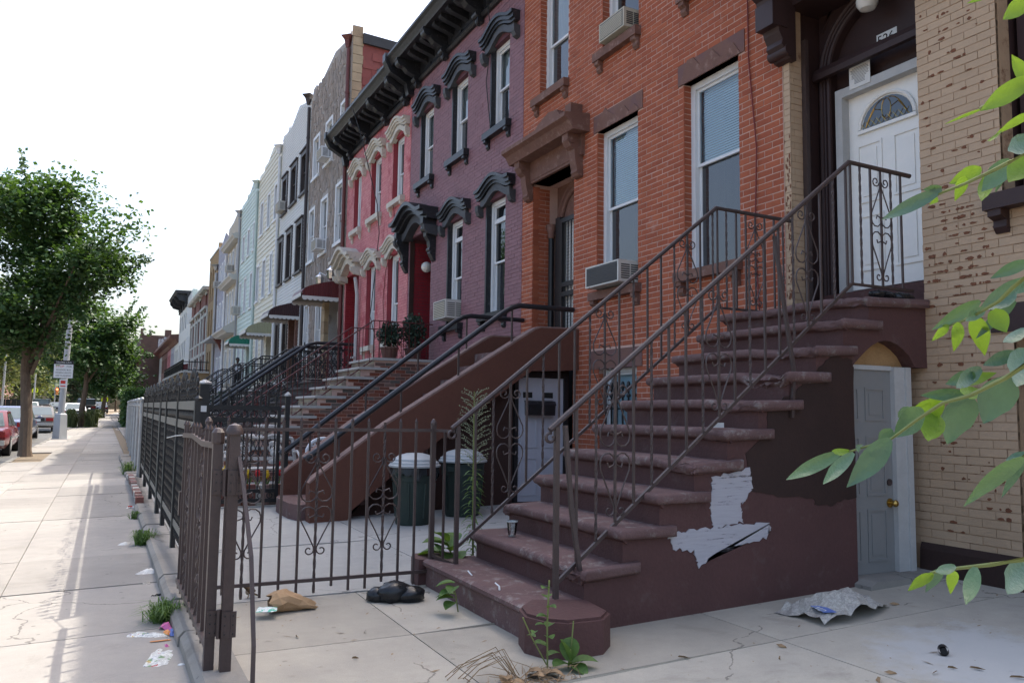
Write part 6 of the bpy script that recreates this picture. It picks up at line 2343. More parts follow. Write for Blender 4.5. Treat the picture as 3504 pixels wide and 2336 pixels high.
t = thing('brick_planter', 'low planter edged with mixed bricks on edge before the garden bench', 'planter', (2.0, 11.9, 0))
MB().box(1.5, 2.7, 11.8, 12.0, -.1, .13).obj('soil', M['dirt'], t)
for k in range(13):
    MB().box(1.5 + k * .093, 1.5 + k * .093 + .085, 11.70, 11.80, -.1, .19 + R.uniform(-.01, .01)).obj('brick', [M['redbrick'], M['limestone'], M['capstone'], M['multi']][k % 4], t)
M['petal_r'] = mat('red_petal', (.55, .02, .03), .5, .1, bump=0)
M['petal_y'] = mat('yellow_petal', (.68, .45, .02), .5, .1, bump=0)
for k in range(16):
    x, y = 1.58 + (k % 8) * .14 + R.uniform(-.04, .04), 11.84 + .1 * (k // 8)
    z = R.uniform(.28, .44)
    m = M['petal_r' if k % 2 else 'petal_y']
    fl = thing('artificial_tulip', ('red' if k % 2 else 'yellow') + ' artificial tulip in the brick planter', 'flower', (x, y, .13), ('red' if k % 2 else 'yellow') + ' artificial tulips')
    MB().tube([(x, y, .1), (x + R.uniform(-.02, .02), y, z)], .006, 4).obj('stem', M['weed'], fl)
    MB().lathe([(.008, z - .03), (.03, z - .01), (.036, z + .025), (.026, z + .055)], x, y, 7).obj('blossom', m, fl, True)
    q = MB()
    for s in (-1, 1):
        q.face([(x, y, .12), (x + s * .03, y - .01, .2), (x + s * .06, y - .02, .3), (x + s * .015, y, .2)])
    q.obj('leaf', M['weed'], fl)
t = thing('flower_ornament', 'white rose shaped garden ornament on a twisted stake', 'garden ornament', (2.23, 11.75, 0))
MB().tube([(2.24, 11.75, .0), (2.235, 11.75, .5)], .012, 6).obj('stake', M['whitep'], t)
q = MB()
for k in range(7):
    a = k * .9
    q.blob((2.23 + .05 * math.cos(a), 11.74 - .01 * k, .63 + .05 * math.sin(a) + .01), (.05, .018, .045), 8, 5)
q.obj('petals', M['whitep'], t, True, stuff=True)
q = MB()
for s, z in ((-1, .5), (1, .55), (-1, .76), (1, .8)):
    q.blob((2.23 + s * .055, 11.75, z), (.06, .012, .035), 7, 4)
q.obj('leaf_scrolls', M['whitep'], t, True, stuff=True)

# ---------------------------------------------------------------- litter and weeds
def crumple(pts_fn, nx, ny, m, name, label, cat, amp=.012, parts=None):
    q = MB()
    V = [[None] * (ny + 1) for _ in range(nx + 1)]
    for i in range(nx + 1):
        for j in range(ny + 1):
            p = Vector(pts_fn(i / nx, j / ny))
            V[i][j] = p + Vector((R.uniform(-amp, amp) * .5, R.uniform(-amp, amp) * .5, abs(R.gauss(0, amp))))
    for i in range(nx):
        for j in range(ny):
            q.face([V[i][j], V[i + 1][j], V[i + 1][j + 1], V[i][j + 1]])
    o = q.obj(name, m)
    return tag(o, label, cat)


def quadfn(a, b, c, d, z, hump=0.0):
    def f(u, v):
        p = Vector(a) * (1 - u) * (1 - v) + Vector(b) * u * (1 - v) + Vector(c) * u * v + Vector(d) * (1 - u) * v
        return (p.x, p.y, z + hump * math.sin(math.pi * u) * math.sin(math.pi * v))
    return f


def printed(name, base, blobs, scale=14, lines=True):
    """paper with coloured print: a few noise-picked inks and rows of text"""
    m = D.materials.new(name)
    m.use_nodes = True
    nt = m.node_tree
    b = nt.nodes['Principled BSDF']
    pos = _pos(nt)
    c = base
    for i, (col, th) in enumerate(blobs):
        mp = _n(nt, 'ShaderNodeMapping')
        mp.inputs['Location'].default_value = (i * 3.7, i * 1.9, 0)
        nt.links.new(pos, mp.inputs['Vector'])
        f = _ramp(nt, _noise(nt, mp.outputs[0], scale * (1 + .4 * i), 2), [(th, (0, 0, 0)), (th + .03, (1, 1, 1))])
        c = _mix(nt, f, c, col)
    if lines:
        w = _n(nt, 'ShaderNodeTexWave', wave_type='BANDS', bands_direction='DIAGONAL')
        w.inputs['Scale'].default_value = 45
        w.inputs['Distortion'].default_value = .4
        nt.links.new(pos, w.inputs['Vector'])
        f = _math(nt, 'MULTIPLY', _math(nt, 'GREATER_THAN', w.outputs['Fac'], .62), _math(nt, 'GREATER_THAN', _noise(nt, pos, 60, 2), .48))
        c = _mix(nt, _math(nt, 'MULTIPLY', f, .65), c, (.08, .08, .08))
    nt.links.new(c, b.inputs['Base Color'])
    b.inputs['Roughness'].default_value = .7
    return m


M['flyer'] = printed('colour_flyer', (.62, .63, .6), [((.16, .3, .12), .60), ((.12, .16, .38), .62), ((.5, .36, .06), .64), ((.45, .06, .05), .66)], 11)
M['newsp'] = printed('newspaper_print', (.40, .38, .335), [((.33, .31, .28), .55)], 6)
M['greenpr'] = printed('green_printed_sheet', (.60, .63, .62), [((.10, .42, .30), .52)], 30, False)
gs = zs(5.3) - .02
crumple(quadfn((.275, 5.03), (.36, 5.36), (.475, 5.27), (.39, 4.99), gs + .012, .012), 6, 5, M['flyer'], 'folded_flyer', 'folded colour flyer lying nearest on the sidewalk by the curb', 'flyer', .004)
crumple(quadfn((.276, 5.03), (.361, 5.36), (.46, 5.28), (.38, 5.0), gs + .002, 0), 3, 3, M['paper'], 'flyer_sheet', 'white inner sheet under the nearest folded flyer', 'paper', .001)
crumple(quadfn((.205, 5.72), (.44, 5.58), (.465, 5.66), (.26, 5.84), gs + .012, .012), 7, 4, M['flyer'], 'crumpled_flyer', 'crumpled colour circular lying below the grass tuft by the curb', 'flyer', .006)
crumple(quadfn((.33, 5.42), (.46, 5.5), (.475, 5.56), (.33, 5.52), gs + .008, .006), 4, 3, M['paper'], 'paper_sheet', 'white and orange paper cup sleeve lying flat by the curb', 'paper', .003)
MB().face
tag(MB().box(.335, .45, 5.505, 5.525, gs + .022, gs + .024).obj('orange_strip', M['orangep']), 'orange printed strip on the litter by the curb', 'paper strip')
crumple(quadfn((.40, 5.80), (.47, 5.72), (.49, 5.80), (.44, 5.90), gs + .02, .03), 5, 4, M['pinkp'], 'pink_wrapper', 'shiny pink wrapper beside the grass tuft', 'wrapper', .012)
crumple(quadfn((.42, 5.68), (.45, 5.62), (.485, 5.68), (.45, 5.74), gs + .02, .015), 4, 3, M['orangep'], 'orange_wrapper', 'orange snack wrapper by the curb', 'wrapper', .008)
crumple(quadfn((.45, 5.60), (.48, 5.57), (.495, 5.70), (.465, 5.74), gs + .025, .015), 4, 3, M['blue'], 'blue_wrapper', 'blue wrapper wedged against the curb', 'wrapper', .008)
crumple(quadfn((.50, 5.72), (.52, 5.6), (.535, 5.68), (.53, 5.8), gs + .03, .05), 5, 4, M['bag'], 'paper_scrap', 'crushed brown paper scrap standing against the curb by the flyers', 'paper scrap', .014)
crumple(quadfn((.40, 5.40), (.42, 5.36), (.44, 5.40), (.42, 5.44), gs + .01, .01), 3, 3, M['pinkp'], 'sweet_wrapper', 'small red and clear sweet wrapper between the two flyers', 'wrapper', .006)
tag(MB().blob((.47, 4.98, gs + .012), (.022, .016, .012), 10, 6).obj('bottle_cap', M['signwhite'], None, True), 'small white cap near the flyers on the sidewalk', 'cap')
for i, (x, y, s, lab, m) in enumerate(((.45, 12.6, .10, 'red and white paper boat far along the curb', 'paper'), (.29, 9.4, .09, 'white crumpled tissue on the sidewalk', 'paper'), (.45, 7.75, .12, 'torn white paper lying against the curb', 'paper'), (.40, 7.3, .05, 'flattened paper stub on the sidewalk near the curb', 'news'), (.46, 6.83, .06, 'dark crumpled foil wrapper beside the curb', 'binbag'))):
    z = zs(y) - .02
    crumple(quadfn((x - s, y - s * .4), (x + s * .3, y - s * .6), (x + s * .5, y + s * .5), (x - s * .5, y + s * .5), z + .008, s * .25), 5, 4, M[m], 'litter', lab, 'litter', s * .12)
tag(MB().prism([(.395, 12.58), (.45, 12.58), (.43, 12.585)], 'z', zs(12.6) - .015, zs(12.6) + .03).obj('red_print', M['inkred']), 'red corner of the paper boat by the far curb', 'paper strip')
# things lying in the yard
zy = -.118
q = MB()
n = 12
for k in range(n):
    a = 2 * math.pi * k / n
prof = []
rings = []
for i in range(7):
    t_ = i / 6
    w = (.10 * (1 - t_ * .35)) if i else .085
    hh = (.055, .07, .075, .06, .05, .035, .02)[i]
    rings.append([(1.06 + .30 * t_ + .02 * math.sin(k * 2.3 + i), 5.62 + w * math.cos(2 * math.pi * k / n) + .02 * t_ + R.uniform(-.006, .006), zy + max(.002, hh + hh * math.sin(2 * math.pi * k / n)) + R.uniform(-.004, .006)) for k in range(n)])
for i in range(6):
    for k in range(n):
        k2 = (k + 1) % n
        q.face([rings[i][k], rings[i][k2], rings[i + 1][k2], rings[i + 1][k]])
q.face(rings[6])
tag(q.obj('paper_bag', M['bag']), 'brown paper bag lying on its side at the foot of the picket fence', 'paper bag')
crumple(quadfn((.945, 5.46), (1.07, 5.42), (1.10, 5.56), (.985, 5.58), zy + .05, .01), 4, 4, M['greenpr'], 'green_leaflet', 'white leaflet with green print leaning on the brown paper bag', 'leaflet', .003)
q = MB()
for c, r_ in (((1.92, 5.62), .13), ((2.03, 5.56), .10), ((1.82, 5.66), .09), ((2.08, 5.66), .07)):
    q.blob((c[0], c[1], zy + r_ * .45), (r_, r_ * .8, r_ * .62), 12, 8, jit=.14)
tag(q.obj('black_bag', M['binbag'], None, True, 80), 'crumpled black plastic bag on the ground beside the bottom step', 'plastic bag')
q = MB()
for k in range(5):
    q.blob((5.45 + k * .09, 4.36 + R.uniform(-.03, .03), 2.20), (.08, .05, .035), 10, 6, jit=.2)
tag(q.obj('black_rag', M['binbag'], None, True, 80), 'black rag lying on the stoop landing under the railing', 'rag')
cp = thing('plastic_cup', 'clear plastic cup standing on the second step of the brown stoop', 'cup', (2.80, 5.5, .30))
gm = glass('clear_plastic', (.93, .94, .95))
MB().lathe([(.028, .305), (.031, .33), (.04, .40), (.043, .415), (.041, .415), (.038, .40), (.029, .33), (.026, .31)], 2.80, 5.5, 20, cap=False).obj('wall', gm, cp, True)
MB().lathe([(.0415, .408), (.0445, .413), (.0415, .418)], 2.80, 5.5, 20, cap=False).obj('rim', M['plastic_grey'], cp, True)
MB().lathe([(.001, .304), (.027, .303), (.027, .309), (.001, .309)], 2.80, 5.5, 16, cap=False).obj('base', M['plastic_grey'], cp, True)
tag(MB().box(3.86, 3.95, 4.46, 4.475, 1.14, 1.175).obj('white_tile', M['signwhite']), 'small white box lying on a middle tread of the brown stoop', 'box')


def news_fn(u, v):
    x = 4.02 + .74 * u + .02 * math.sin(v * 4)
    y = 3.66 + .40 * v + .12 * u - .06 * math.sin(u * 3.1)
    return (x, y, zyard(x, y) + .012 + .13 * math.sin(math.pi * min(1, u * 1.15)) ** 1.2 * math.sin(math.pi * (.15 + v * .8)) + .02 * math.sin(u * 17 + v * 5))


crumple(news_fn, 14, 9, M['newsp'], 'newspaper', 'crumpled newspaper lying on the concrete beside the brown stoop', 'newspaper', .013)
np_ = tag(MB().face([(0, 0, 0)]) or MB().prism([(4.06, 3.70), (4.14, 3.67), (4.2, 3.82), (4.12, 3.86)], 'z', zyard(4.1, 3.7) + .075, zyard(4.1, 3.7) + .078).obj('blue_headline', M['blue']), 'blue printed panel reading ON on the end of the crumpled newspaper', 'paper panel')
text(np_, 'ON', .075, (4.10, 3.70, zyard(4.1, 3.7) + .080), (.38, .92, 0), (-.92, .38, 0), M['signwhite'], 'lettering', .0004)
t = thing('pipe_coupling', 'small black pipe coupling lying on the concrete', 'pipe fitting', (4.16, 2.97, 0))
z = zyard(4.16, 2.97) + .026
MB().tube([(4.135, 2.95, z), (4.175, 2.985, z)], .026, 14, caps=False).obj('sleeve', M['black'], t, True)
MB().tube([(4.136, 2.951, z), (4.174, 2.984, z)], .018, 14).obj('bore', M['inside'], t, True)
DL = ((3.51, 2.86), (3.64, 2.9), (3.84, 2.79), (3.06, 3.02), (3.98, 2.79), (4.08, 2.72), (3.65, 2.27), (4.84, 3.81), (4.13, 2.54), (3.34, 3.35), (2.4, 3.3), (1.5, 4.9), (1.3, 4.4), (1.1, 4.95), (2.9, 3.6), (3.5, 3.5))
for i, (x, y) in enumerate(DL):
    s = R.uniform(.018, .04)
    a = R.uniform(0, 6.28)
    z = zyard(x, y)
    ca, sa = math.cos(a), math.sin(a)
    q = MB()
    q.face([(x - s * ca, y - s * sa, z + .012), (x + s * .4 * sa, y - s * .4 * ca, z + .004), (x + s * ca, y + s * sa, z + .014), (x - s * .2 * sa, y + s * .2 * ca, z + .02)])
    q.face([(x + s * ca, y + s * sa, z + .014), (x + s * .4 * sa, y - s * .4 * ca, z + .004), (x + s * 1.4 * ca, y + s * 1.2 * sa, z + .004)])
    tag(q.obj('dead_leaf', M['drygrass']), 'small curled brown leaf lying on the bare concrete yard', 'dead leaf', 'dead leaves on the front yard')
q = MB()
for k in range(420):
    x, y = R.uniform(.8, 5.7), R.uniform(2.0, 5.9)
    if 2.2 < x and 3.9 < y:
        continue
    s = R.uniform(.002, .007)
    z = zyard(x, y)
    a = R.uniform(0, 3.14)
    L = s * R.choice((1, 1, 1, 3, 7))
    q.face([(x - L * math.cos(a), y - L * math.sin(a), z + .003), (x + s * math.sin(a), y - s * math.cos(a), z + .003), (x + L * math.cos(a), y + L * math.sin(a), z + .004), (x - s * math.sin(a), y + s * math.cos(a), z + .005)])
o = q.obj('grit', M['drygrass'])
o['kind'] = 'stuff'
o['label'] = 'scattered grit and twigs on the concrete'
q = MB()
for k in range(260):
    x = R.choice((.44, .40, .46)) + R.gauss(0, .05)
    y = R.uniform(4.2, 16)
    if x > .49:
        continue
    s = R.uniform(.003, .010)
    z = zs(y) - .02
    q.face([(x - s, y, z + .003), (x, y - s, z + .004), (x + s * 1.5, y, z + .004), (x, y + s, z + .008)])
o = q.obj('curb_grit', M['drygrass'])
o['kind'] = 'stuff'
o['label'] = 'grit and crumbs along the foot of the curb'


def tuft(name, label, cat, x, y, z, n, h, spread, m='weed', w=.004, drop=.4):
    q = MB()
    for k in range(n):
        a = R.uniform(0, 6.28)
        bx_, by_ = x + R.gauss(0, spread * .25), y + R.gauss(0, spread * .25)
        L = h * R.uniform(.5, 1.2)
        d = Vector((math.cos(a), math.sin(a), 0)) * spread * R.uniform(.3, 1.3)
        p0, p1, p2 = Vector((bx_, by_, z)), Vector((bx_, by_, z)) + d * .5 + Vector((0, 0, L)), Vector((bx_, by_, z)) + d * 1.2 + Vector((0, 0, L * (1 - drop * R.random())))
        e = Vector((-math.sin(a), math.cos(a), 0)) * w
        q.face([p0 - e, p0 + e, p1 + e * .8, p1 - e * .8])
        q.face([p1 - e * .8, p1 + e * .8, p2])
    o = q.obj(name, M[m])
    tag(o, label, cat)
    o['kind'] = 'stuff'
    return o


tuft('grass_tuft', 'spreading green grass tuft at the curb by the colourful litter', 'weed', .45, 6.02, zs(6) - .02, 260, .13, .17)
tuft('grass_tuft', 'green weed clump at the curb in the middle of the fence', 'weed', .46, 9.3, zs(9) - .02, 200, .15, .14, w=.006)
tuft('grass_tuft', 'small weed clump far along the curb', 'weed', .46, 11.4, zs(11) - .02, 90, .1, .1, w=.006)
tuft('grass_tuft', 'thin grass at the foot of the chain link fence', 'weed', .55, 18.5, zs(18) - .02, 120, .25, .2, w=.006)


def broadleaf(q, p, d, L, w, droop=.3, up=Vector((0, 0, 1))):
    d = Vector(d).normalized()
    s = d.cross(up)
    if s.length < 1e-3:
        s = Vector((1, 0, 0))
    s.normalize()
    n = s.cross(d).normalized()
    rows = []
    for i in range(7):
        t_ = i / 6
        ww = w * (math.sin(math.pi * min(1, t_ * .92 + .06)) ** .75) * (1 if t_ < .95 else .2)
        c = Vector(p) + d * L * t_ - up * droop * L * t_ * t_
        rows.append((c - s * ww + n * ww * .35, c, c + s * ww + n * ww * .35))
    for a, b in zip(rows, rows[1:]):
        q.face([a[0], a[1], b[1], b[0]])
        q.face([a[1], a[2], b[2], b[1]])


def leafy(name, label, cat, stems, m='weed', sm='stem'):
    """stems: list of (points, radius, [(index along, dir, length, width)])"""
    t = thing(name, label, cat, stems[0][0][0])
    for pts, r, lv in stems:
        MB().tube(pts, r, 5).obj('stem', M[sm], t, True)
        for (pos, d, L, w) in lv:
            q = MB()
            broadleaf(q, pos, d, L, w)
            q.obj('leaf', M[m], t, True, 80)
    return t


leafy('burdock', 'broad leaved green weed growing beside the bottom step by the picket fence', 'weed', [([(2.58, 6.1, -.1), (2.55, 6.08, .1), (2.5, 6.05, .2)], .008, [((2.55, 6.08, .12), (-.7, -.7, .5), .26, .10), ((2.52, 6.06, .16), (-1, .2, .5), .24, .1), ((2.55, 6.08, .1), (-.3, -1, .1), .25, .11), ((2.5, 6.05, .2), (-.9, -.3, .9), .22, .08), ((2.55, 6.1, .15), (.5, .6, .8), .22, .08), ((2.5, 6.1, .1), (-1, .7, .2), .24, .1)])])
lv = []
for k in range(150):
    z = .0 + k * .0092
    a = k * 2.4
    L = .13 if z < .6 else max(.07, .16 - abs(z - 1.0) * .12)
    lv.append((z, a, L))
t = thing('horseweed', 'tall feathery horseweed standing behind the bottom step in front of the trash cans', 'weed', (2.77, 6.15, -.1))
MB().tube([(2.775, 6.15, -.1), (2.765, 6.15, .7), (2.76, 6.15, 1.4)], [.010, .008, .003], 6).obj('stem', M['stem'], t, True)
q, q2 = MB(), MB()
for z, a, L in lv:
    p = Vector((2.768, 6.15, z))
    d = Vector((math.cos(a), math.sin(a), .55))
    if z < .75:
        broadleaf(q, p, d, L, .008, .7)
    else:
        e = p + d * L
        q2.tube([p, p + d * L * .5 + Vector((0, 0, .01)), e - Vector((0, 0, .012))], .0016, 3, caps=False)
        for j in range(5):
            s = p + d * L * (.4 + .13 * j)
            q2.blob((s.x + R.uniform(-.006, .006), s.y + R.uniform(-.006, .006), s.z + R.uniform(-.004, .01)), (.0045, .0045, .006), 5, 3)
q.obj('leaves', M['weed'], t, stuff=True)
M['seed'] = mat('seed_heads', (.20, .22, .14), .9, .2, bump=0)
q2.obj('seed_plumes', M['seed'], t, stuff=True)
leafy('plantain', 'green plantain with rounded leaves at the foot of the stoop end block', 'weed', [([(2.28, 3.80, -.12), (2.28, 3.78, -.02)], .006, [((2.28, 3.79, -.1), (.9, -.6, .5), .17, .055), ((2.28, 3.79, -.08), (-.3, .1, 1), .17, .055), ((2.28, 3.79, -.08), (.2, .2, 1.2), .17, .055), ((2.28, 3.78, -.1), (.2, -1, .1), .13, .05), ((2.28, 3.79, -.1), (-.9, -.3, .4), .14, .05)]), ([(2.29, 3.8, -.1), (2.31, 3.8, .12)], .004, [])])
leafy('nightshade', 'thin upright weed with small leaves before the stoop end block', 'weed', [([(2.17, 3.83, -.12), (2.16, 3.82, .1), (2.17, 3.82, .34)], .005, [((2.16, 3.82, -.05 + .05 * k), (math.cos(k * 2.3), math.sin(k * 2.3), .4), .09 - .006 * k, .03) for k in range(8)]), ([(2.17, 3.84, -.1), (2.08, 3.84, .05), (2.02, 3.83, .16)], .004, [((2.1, 3.84, .02 + .03 * k), (math.cos(k * 2), math.sin(k * 2), .3), .06, .02) for k in range(4)])])
leafy('weed_sprig', 'drooping green weed growing from under the bottom step', 'weed', [([(2.22, 5.15, -.12), (2.18, 5.1, .0), (2.16, 5.1, .06)], .005, [((2.17, 5.1, -.04 + .025 * k), (-.7 + .3 * math.sin(k * 2), -.6 * math.cos(k * 1.7), .1), .13, .045) for k in range(6)])])
t = thing('dry_weeds', 'heap of dead brown weeds and leaves before the stoop end block', 'dead weeds', (2.0, 3.7, -.12))
q = MB()
for k in range(90):
    x, y = 1.98 + R.gauss(0, .13), 3.68 + R.gauss(0, .08)
    p = Vector((x, y, -.118))
    d = Vector((R.uniform(-1, 1), R.uniform(-1, 1), R.uniform(.0, .55)))
    q.tube([p, p + d * .07, p + d * .14 - Vector((0, 0, .02))], [.003, .002, .001], 3)
for k in range(8):
    a, b = R.uniform(-.1, .1), R.uniform(-.08, .08)
    q.tube([(1.95 + a * .3, 3.76 + b * .3, -.11), (1.88 + a * .6, 3.82 + b, -.02 + .05 * R.random()), (1.76 + a, 3.88 + b * 1.5, -.05), (1.7 + a, 3.92 + b * 1.8, -.112)], .0025, 3)
q.obj('twigs', M['drygrass'], t, stuff=True)
for k in range(9):
    q = MB()
    broadleaf(q, (1.86 + R.uniform(-.12, .25), 3.68 + R.uniform(-.1, .12), -.10), (R.uniform(-1, 1), R.uniform(-1, 1), .2), .10, .035, .5)
    q.obj('dead_leaf', M['bag'] if k % 2 else M['drygrass'], t)
q = MB()
for x, w in ((0, 0),):
    for (ya, yb) in ((4.75, 4.95), (5.25, 5.4)):
        q.tube([(2.33 + R.uniform(0, .05), ya, .0945), (2.38, (ya + yb) / 2, .0945), (2.4, yb, .0945)], .006, 4)
t = thing('paint_drips', 'white paint drips on the bottom step of the brown stoop', 'paint drips', (2.4, 5, .094))
q.obj('drip', M['signwhite'], t, stuff=True)
MB().face
# cornices above the picture, whose shade falls on the walk
cornice(D.objects['orange_brick_house'], 5.85, 11.42, 8.52, 9.2, .68, M['hoodbrown'], [6.1, 7.9, 9.6, 11.2])
cornice(D.objects['tan_brick_house'], 1.2, 5.75, 8.52, 9.2, .68, M['doorbrown'], [1.5, 3.5, 5.5])

# ---------------------------------------------------------------- trees


def tree(name, label, base, h, r, zc, seed, n_leaf, ls, m, trunk_r=.16, lean=(0, 0), clumps=46, group=None, squash=1.0, low=.35):
    rr = random.Random(seed)
    x, y, z = base
    t = thing(name, label, 'tree', base, group)
    top = Vector((x + lean[0], y + lean[1], z + h * .62))
    pts = [Vector((x, y, z - .1)) + (top - Vector((x, y, z))) * s + Vector((rr.uniform(-.04, .04), rr.uniform(-.04, .04), 0)) * (4 * s) for s in (0, .06, .25, .5, .75, 1)]
    MB().tube(pts, [trunk_r * 1.45, trunk_r * 1.1, trunk_r, trunk_r * .82, trunk_r * .6, trunk_r * .3], 10).obj('trunk', m[1], t, True)
    cs = []
    for k in range(clumps):
        th, u = rr.uniform(0, 6.28), rr.uniform(-1, 1)
        q = rr.random() ** .45
        s = math.sqrt(1 - u * u)
        rad_ = r * q * (1.0 + .22 * math.sin(3 * th + seed) + .12 * math.sin(5 * th)) * (1 - .25 * max(0, u))
        c = Vector((x + lean[0] + rad_ * s * math.cos(th), y + lean[1] + rad_ * s * math.sin(th), zc + (h - (zc - z)) * .92 * q * u if u > 0 else zc + (zc - z) * low * q * u * 1.4))
        cs.append((c, r * rr.uniform(.16, .30)))
    for k in range(9):
        c = cs[k * (len(cs) // 9)][0]
        s = rr.uniform(.45, .85)
        p = pts[0] + (pts[-1] - pts[0]) * s
        MB().tube([p, p + (c - p) * .5 + Vector((0, 0, -.1 + .25 * rr.random())), c], [trunk_r * .4, trunk_r * .25, trunk_r * .08], 6).obj('limb', m[1], t, True)
    q = MB()
    per = n_leaf // clumps
    for c, cr in cs:
        for k in range(per):
            d = Vector((rr.gauss(0, 1), rr.gauss(0, 1), rr.gauss(0, .7) * squash)) * cr * .6
            p = c + d
            e1 = Vector((rr.gauss(0, 1), rr.gauss(0, 1), rr.gauss(-.2, .6))).normalized()
            e2 = e1.cross(Vector((rr.gauss(0, .5), rr.gauss(0, .5), 1))).normalized()
            L = ls * rr.uniform(.7, 1.3)
            o = len(q.v)
            q.v += [tuple(p), tuple(p + e1 * L * .55 + e2 * L * .42), tuple(p + e1 * L), tuple(p + e1 * L * .55 - e2 * L * .42)]
            q.f.append((o, o + 1, o + 2, o + 3))
            q.m.append(0)
    # fine shoots sticking out of the crown
    for k in range(26):
        c, cr = cs[rr.randrange(len(cs))]
        d = (c - Vector((x, y, zc))).normalized() + Vector((0, 0, rr.uniform(.1, .9)))
        d.normalize()
        for j in range(per // 7):
            p = c + d * cr * (.6 + 1.3 * j / (per / 7)) + Vector((rr.gauss(0, .05), rr.gauss(0, .05), rr.gauss(0, .05)))
            o = len(q.v)
            e1 = Vector((rr.gauss(0, 1), rr.gauss(0, 1), rr.gauss(0, 1))).normalized()
            e2 = e1.orthogonal().normalized()
            L = ls * .9
            q.v += [tuple(p), tuple(p + e1 * L * .5 + e2 * L * .4), tuple(p + e1 * L), tuple(p + e1 * L * .5 - e2 * L * .4)]
            q.f.append((o, o + 1, o + 2, o + 3))
            q.m.append(0)
    q.obj('crown', m[0], t)
    return t


L1, L2, L3 = (M['leaf1'], M['bark']), (M['leaf2'], M['bark']), (M['leaf3'], M['bark'])
tree('street_tree', 'nearest leafy street tree with dark brown trunk at the left edge', (-1.86, 26.5, zs(26) - .08), 8.1, 2.6, 5.4, 3, 34000, .13, L1, .15, (-.12, .2), 60, 'street trees along our kerb')
tree('street_tree', 'street tree behind the lamp post with bushy weeds at its foot', (-1.1, 57, zs(57) - .05), 8.2, 3.0, 5.4, 8, 15000, .22, L1, .17, (.1, 0), 50, 'street trees along our kerb')
tree('street_tree', 'third street tree beyond the hydrant with a pointed crown', (.05, 93, zs(93) - .05), 9.0, 3.2, 5.3, 21, 12000, .30, L1, .2, (.35, 0), 50, 'street trees along our kerb')
for i, (x, y, h, r, zc, ml, lab) in enumerate(((-13.5, 66, 13, 5.2, 7.8, L2, 'pale green tree across the street at the left edge'), (-12.5, 82, 13, 5.4, 7.6, L2, 'pale green tree across the street behind the nearest street tree'), (-11.5, 104, 12, 5.5, 7, L2, 'pale green tree across the street behind the lamp post'), (-10, 136, 12, 6, 7, L2, 'light tree by the traffic light'), (-6, 205, 17, 9, 9, L3, 'dark hazy tree mass at the end of the street, left one'), (3, 225, 17, 9, 9, L3, 'dark hazy tree at the end of the street, middle one'), (9, 190, 16, 8, 8, L3, 'dark hazy tree behind the hedge at the end of the street'), (-16, 180, 16, 9, 9, L3, 'hazy tree far down on the other side of the street'), (4.2, 120, 8, 2.6, 4.6, L3, 'tree in front of the fire escape of the end building'))):
    tree('background_tree', lab, (x, y, gz(y) - .3), h, r, zc + gz(y), 40 + i, 9000 if i < 4 else 8000, .42 if i < 4 else .7, ml, .22, (0, 0), 50, None, 1, .55)
# weeds at the foot of the second tree
for i, (x, y, n, hh, lab) in enumerate(((-1.6, 56.2, 240, .95, 'tall green weeds on the kerb side of the second street tree'), (-.55, 56.4, 240, .95, 'tall green weeds on the house side of the second street tree'), (-.2, 92, 120, .8, 'weeds around the third street tree'))):
    tuft('weed_clump', lab, 'weeds', x, y, zs(y) - .05, n, hh, .55, m='leaf2', w=.035)
# hedge
hd = thing('hedge', 'clipped green hedge jutting out over the sidewalk beyond the fences', 'hedge', (2.2, 60, 0))
q = MB()
for k in range(16000):
    x, y, z = R.uniform(1.15, 3.6), R.uniform(54, 72), R.uniform(.05, 2.35)
    f = R.randrange(3)
    if f == 0:
        x = 1.15 + cx(y) * .3 + R.gauss(0, .07)
    elif f == 1:
        y = 54 + R.gauss(0, .1)
    else:
        z = 2.35 + R.gauss(0, .07)
    leaf_quad(q, Vector((x, y, z)), .16)
q.obj('foliage', M['leaf1'], hd)
MB().box(1.35, 3.4, 54.3, 71.8, 0, 2.2).obj('twig_core', M['conifer'], hd)

# ---------------------------------------------------------------- lamp post, signs, hydrant
lx, ly = -1.5, 38.2
lz = zs(ly) - .06
t = thing('lamp_post', 'grey steel lamp post with square base carrying the school bus sign', 'lamp post', (lx, ly, lz))
q = MB().box(lx - .3, lx + .3, ly - .3, ly + .3, lz - .02, lz + .04)
q.lathe([(.27, lz + .04), (.23, lz + 1.02), (.16, lz + 1.07)], lx, ly, 4)
q.obj('base', M['grey'], t)
MB().tube([(lx, ly, lz + 1.0), (lx + .1, ly, lz + 4), (lx + .28, ly, lz + 9.0)], [.125, .11, .08], 10).obj('shaft', M['grey'], t, True)
MB().tube([(lx + .28, ly, lz + 8.9), (lx - 1.0, ly, lz + 9.6), (lx - 2.6, ly, lz + 9.8)], .05, 8).obj('arm', M['grey'], t, True)
MB().blob((lx - 2.9, ly, lz + 9.75), (.42, .16, .10), 12, 6).obj('luminaire', M['grey'], t, True)
sg = thing('traffic_sign', 'white sign with black header reading TRAFFIC LAW STOP FOR SCHOOL BUS WHEN LIGHTS ARE FLASHING', 'sign', (lx + .05, ly - .15, 2.6))
sx0, sx1, sz0, sz1 = lx - .36, lx + .36, 2.42, 3.16
yy = ly - .16
MB().box(sx0, sx1, yy, yy + .01, sz0, sz1).obj('plate', M['signwhite'], sg)
q = MB()
q.box(sx0, sx1, yy - .003, yy - .001, sz0, sz0 + .012)
q.box(sx0, sx0 + .012, yy - .003, yy - .001, sz0, sz1)
q.box(sx1 - .012, sx1, yy - .003, yy - .001, sz0, sz1)
q.box(sx0, sx1, yy - .0035, yy - .0015, sz1 - .16, sz1)
q.obj('border', M['ink'], sg)
